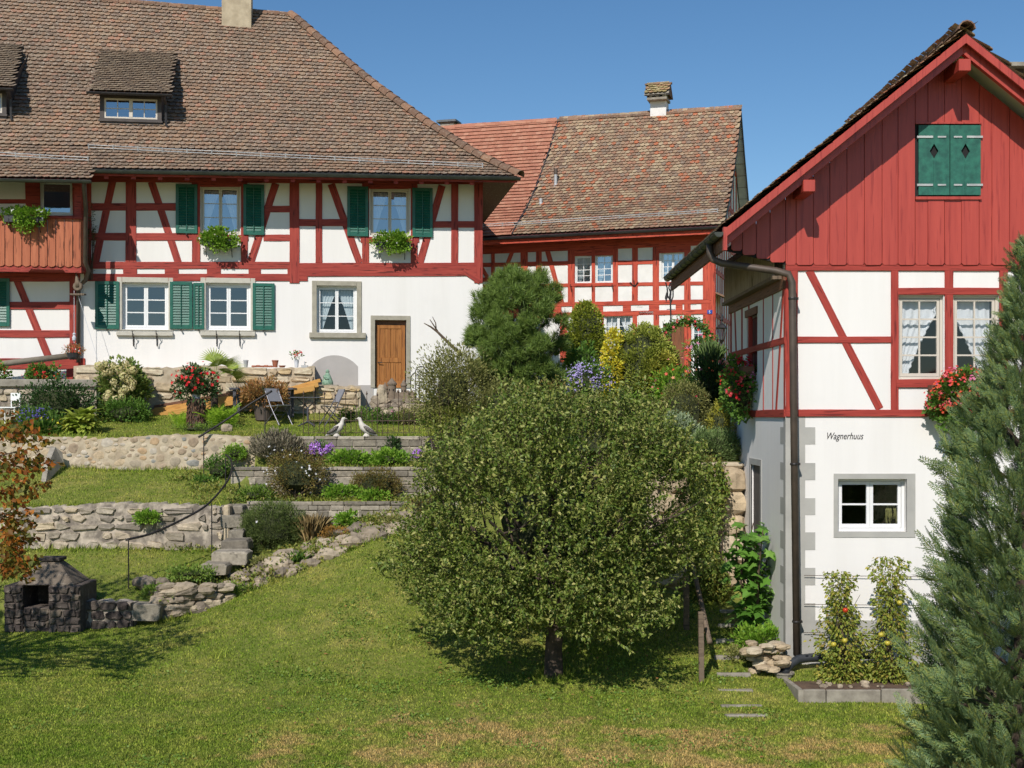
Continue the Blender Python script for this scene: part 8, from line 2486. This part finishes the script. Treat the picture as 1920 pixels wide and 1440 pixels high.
# ---------------------------------------------------------------- fig, tomatoes, weeds by the right house
def fig():
    g = np.random.default_rng(51); b = onground(1420, 23.2)
    t = thing('fig_tree', 'young fig with big lobed leaves against the right house corner', 'shrub', b)
    out = []
    for a, r in ((-2.6,.25),(-2.0,.55),(-1.5,.38),(-1.1,.8),(-.6,.5),(-.35,.62),(0,1.0),(.35,.62),(.6,.5),(1.1,.8),(1.5,.38),(2.0,.55),(2.6,.25)):
        out.append((.45+r*.55*math.cos(a), r*.62*math.sin(a), -.12*r*r - .05*abs(math.sin(a))))
    vs = [(.28,0,.03)] + out + [(0,0,0)]; n = len(out)
    fs = [(0,i,i+1) for i in range(1,n)] + [(0,n,n+1),(0,n+1,1)]
    me = bpy.data.meshes.new('leaf'); me.from_pydata(vs, [], fs); me.materials.append(G['fig'])
    mb = MB()
    for k in range(10):
        a = g.uniform(0,6.28); top = P(1378+80*g.random(), 980+90*g.random(), 23.1+g.uniform(-.35,.35))
        m = b.lerp(top,.5)+Vector((g.normal(0,.1),g.normal(0,.1),.1)); mb.tube([b,m,top],[.03,.022,.01],5,caps=False)
        for j in range(26):
            s = .12+.88*j/25; p = (b.lerp(m,s*2) if s < .5 else m.lerp(top,s*2-1))
            az = g.uniform(0,6.28) if g.random() < .4 else g.uniform(-2.6,-.5)
            inst('leaf', me, t, Matrix.Translation(p+Vector((g.normal(0,.15),g.normal(0,.1),g.normal(0,.05)))) @ Matrix.Rotation(az,4,'Z') @ Matrix.Rotation(g.uniform(-.2,.7),4,'Y') @ Matrix.Rotation(g.uniform(-.5,.5),4,'X') @ Matrix.Scale(g.uniform(.22,.38),4))
    obj('stems', mb, M['twig'], t)
fig()
shrub('weeds', 'bright green weeds at the foot of the fig', 'plant', onground(1425,22.6,.12), (.45,.35,.22), 1300, .08, G['bright'], 60, .07, .3, -.6, .55, stem=0)
shrub('weeds', 'creeping olive weeds above the rubble heap', 'plant', onground(1415,22.0,.08), (.5,.35,.12), 900, .05, G['olive'], 50, .06, .3, -.6, .6, stem=0)
tm_mats = [plain('ripe_tomato', C(214,70,36), None, rough=.25), plain('yellow_tomato', C(206,190,70), None, rough=.25)]
def tomato(px, y0, y1, label, seed, spots):
    b = P(px, 1283, 21.0); t = thing('tomato_plant', label, 'plant', b, 'tomato plants in the raised bed')
    g = np.random.default_rng(seed); h = P(0,y0,21.0).z - b.z
    obj('stake', MB().box(b.x-.025, b.x+.025, 21.03, 21.08, b.z-.2, b.z+h*.74), M['post_wood'], t)
    n = 4600; s = g.uniform(0,1,n)**1.15; wd = .40*(1-.5*s)*(1+.25*np.sin(s*9+seed)) ; a = g.uniform(0,2*np.pi,n); r = g.uniform(.1,1,n)**.6*wd
    cl = .35*np.sin(s*23+a*2) + .2*g.normal(0,1,n)
    pos = np.stack([b.x+np.cos(a)*r*(1+cl)+.04*np.sin(6*s), 21.0+np.sin(a)*r*.7, b.z+.05+s*h],1)
    keep = g.uniform(0,1,n) > .45*s
    pos = pos[keep]; a = a[keep]
    d = unit(np.stack([np.cos(a),np.sin(a),-.5+0*a],1)+g.normal(0,.4,(len(a),3)))
    leaves('foliage', pos, d, g.uniform(.035,.085,len(pos)), G['tomato'], t, g, .6, .15, .4, droop=.1)
    mb = MB()
    for k in range(6): mb.tube([b+Vector((g.normal(0,.05),0,0)), b+Vector((g.normal(0,.1),g.normal(0,.05),h*.5)), b+Vector((g.normal(0,.13),g.normal(0,.05),h*g.uniform(.8,1)))], [.014,.01,.004], 4, caps=False)
    obj('stems', mb, M['twig'], t)
    for q, (sx, sy, m) in enumerate(spots):
        p = P(sx, sy, 20.72); obj('tomato', MB().lathe([(.005,-.042),(.03,-.035),(.046,-.01),(.046,.012),(.03,.034),(.006,.038)], p, 10), tm_mats[m], t, smooth=True)
tomato(1578, 1078, 1283, 'left tomato plant on a stake with one red fruit', 61, ((1585,1144,0),(1563,1208,1),(1584,1201,1)))
tomato(1672, 1050, 1283, 'right tomato plant on a stake with yellow fruits', 62, ((1687,1130,1),(1664,1206,1),(1652,1190,1)))
# rose arch over the cottage path and far trees
def rosearch():
    g = np.random.default_rng(71); Ya = 36.5; pts = []
    W_ = Wall(0, Ya, 0)
    for k in range(25):
        a = math.pi*k/24; px = 1287 - 46*math.cos(a); py = 648 - 46*math.sin(a); pts.append(P(px, py, Ya))
    pts = [P(1241,730,Ya)] + pts + [P(1333,730,Ya)]
    t = thing('rose_arch', 'rose-covered arch in front of the cottage door', 'garden arch', P(1287,730,Ya))
    obj('hoop', MB().tube(pts, .02, 6), M['iron'], t)
    q = []
    for i in range(1500):
        j = g.integers(3, len(pts)-2); p = pts[j].lerp(pts[j+1], g.random()); q.append(np.array(p)+g.normal(0,.075,3))
    q = np.array(q); leaves('foliage', q, unit(g.normal(0,1,q.shape)), g.uniform(.06,.1,len(q)), G['mid'], t, g, .55)
    blossoms('blossoms', q[:16]+np.array((0,-.1,0)), np.tile((0,-1,.2),(16,1)), .1*np.ones((16,1)), B['coral'], t, g)
rosearch()
shrub('pink_rose', 'pink flowering rose beside the cottage door', 'flowers', SP(1310,660,35.5), (.4,.3,.35), 500, .08, G['mid'], 30, .08, .3, -.7, flowers=[(B['pink'],14,.12,.1,2)])
o1 = thing('far_tree', 'blue green tree seen in the gap behind the cottage corner', 'tree', (9.3, 62, CZ+1))
g = np.random.default_rng(81); p, d, cc = cloud(g, (9.6,62,CZ+4.5), (2.6,2.5,3.4), 9000, 160, .35, .4, -.9)
leaves('crown', p, d, g.uniform(.14,.26,len(p)), G['mid'], o1, g, .6); obj('trunk', MB().tube([(9.4,62,CZ+.5),(9.4,62,CZ+4)], [.25,.12], 8), M['bark'], o1)
# bare forked branch leaning on the farmhouse wall
W_ = Wall(0, 35.4, 0); bp_ = lambda x, y: P(x, y, 35.4)
o1 = obj('bare_branch', MB().tube([bp_(868,668),bp_(838,640),bp_(820,622),bp_(808,613),bp_(795,606)], [.05,.045,.035,.025,.012], 6).tube([bp_(824,626),bp_(812,608),bp_(806,599)], [.025,.018,.01], 5).tube([bp_(818,620),bp_(817,606),bp_(811,594)], [.022,.016,.008], 5), M['twig'], smooth=True)
tag(o1, 'bare forked grey branch sticking up from the rambling shrub', 'branch')

# broad-leaved weeds and fallen leaves in the lawn
g = np.random.default_rng(90); q = []
for k in range(150):
    cx, cy = (g.uniform(-3.5,3.8), g.uniform(20.2,24.5)) if k < 80 else (g.uniform(-8.5,4), g.uniform(16,22)); n = 60
    q.append(np.stack([cx+g.normal(0,.16,n), cy+g.normal(0,.16,n)],1))
q = np.concatenate(q); z = gz_many(q[:,0], q[:,1])
o = leaves('lawn_weeds', np.stack([q[:,0],q[:,1],z+.012],1), unit(np.stack([g.normal(0,1,len(q)),g.normal(0,1,len(q)),g.uniform(.15,.8,len(q))],1)), g.uniform(.025,.055,len(q)), G['ground'], None, g, .8, .1, 1.2)
tag(o, 'patches of clover and broad-leaved weeds in the front lawn', 'weeds')
n = 130; xx, yy = g.uniform(-4,4,n), g.uniform(17,24,n); z = gz_many(xx,yy)
o = leaves('fallen_leaves', np.stack([xx,yy,z+.04],1), unit(np.stack([g.normal(0,1,n),g.normal(0,1,n),g.normal(0,.15,n)],1)), g.uniform(.05,.09,n), G['brownbush'], None, g, .6, .1, 2)
tag(o, 'scattered fallen brown leaves on the front lawn', 'leaves')

# tangle of small creeping plants over rockery, beds and step edges
g = np.random.default_rng(95); q = []
for k in range(210):
    t_ = g.random()*(len(edge)-1); i_ = min(int(t_), len(edge)-2); f_ = t_-i_
    px = edge[i_][0]+(edge[i_+1][0]-edge[i_][0])*f_; Y = edge[i_][2]+(edge[i_+1][2]-edge[i_][2])*f_
    if k < 120: p = onground(px, Y+g.uniform(0,1.3), .05)
    elif k < 165: p = onground(g.uniform(470,880), g.choice([29.6,30.0,30.6,31.0])+g.uniform(-.2,.2), .04)
    else: p = onground(g.uniform(330,470), g.uniform(25.8,31.2), .04)
    n = 60; q.append(np.array(p)+g.normal(0,1,(n,3))*np.array((.13,.13,.045)))
q = np.concatenate(q)
o = leaves('creeping_plants', q, unit(g.normal(0,1,q.shape)+np.array((0,-.3,.7))), g.uniform(.05,.09,len(q)), lm_('mixed_creeper_leaf', [C(96,120,46),C(126,140,60),C(146,138,66),C(84,104,40),C(160,150,84)], .55, .25), None, g, .6)
tag(o, 'tangle of creeping plants over rockery stones, beds and steps', 'ground cover')
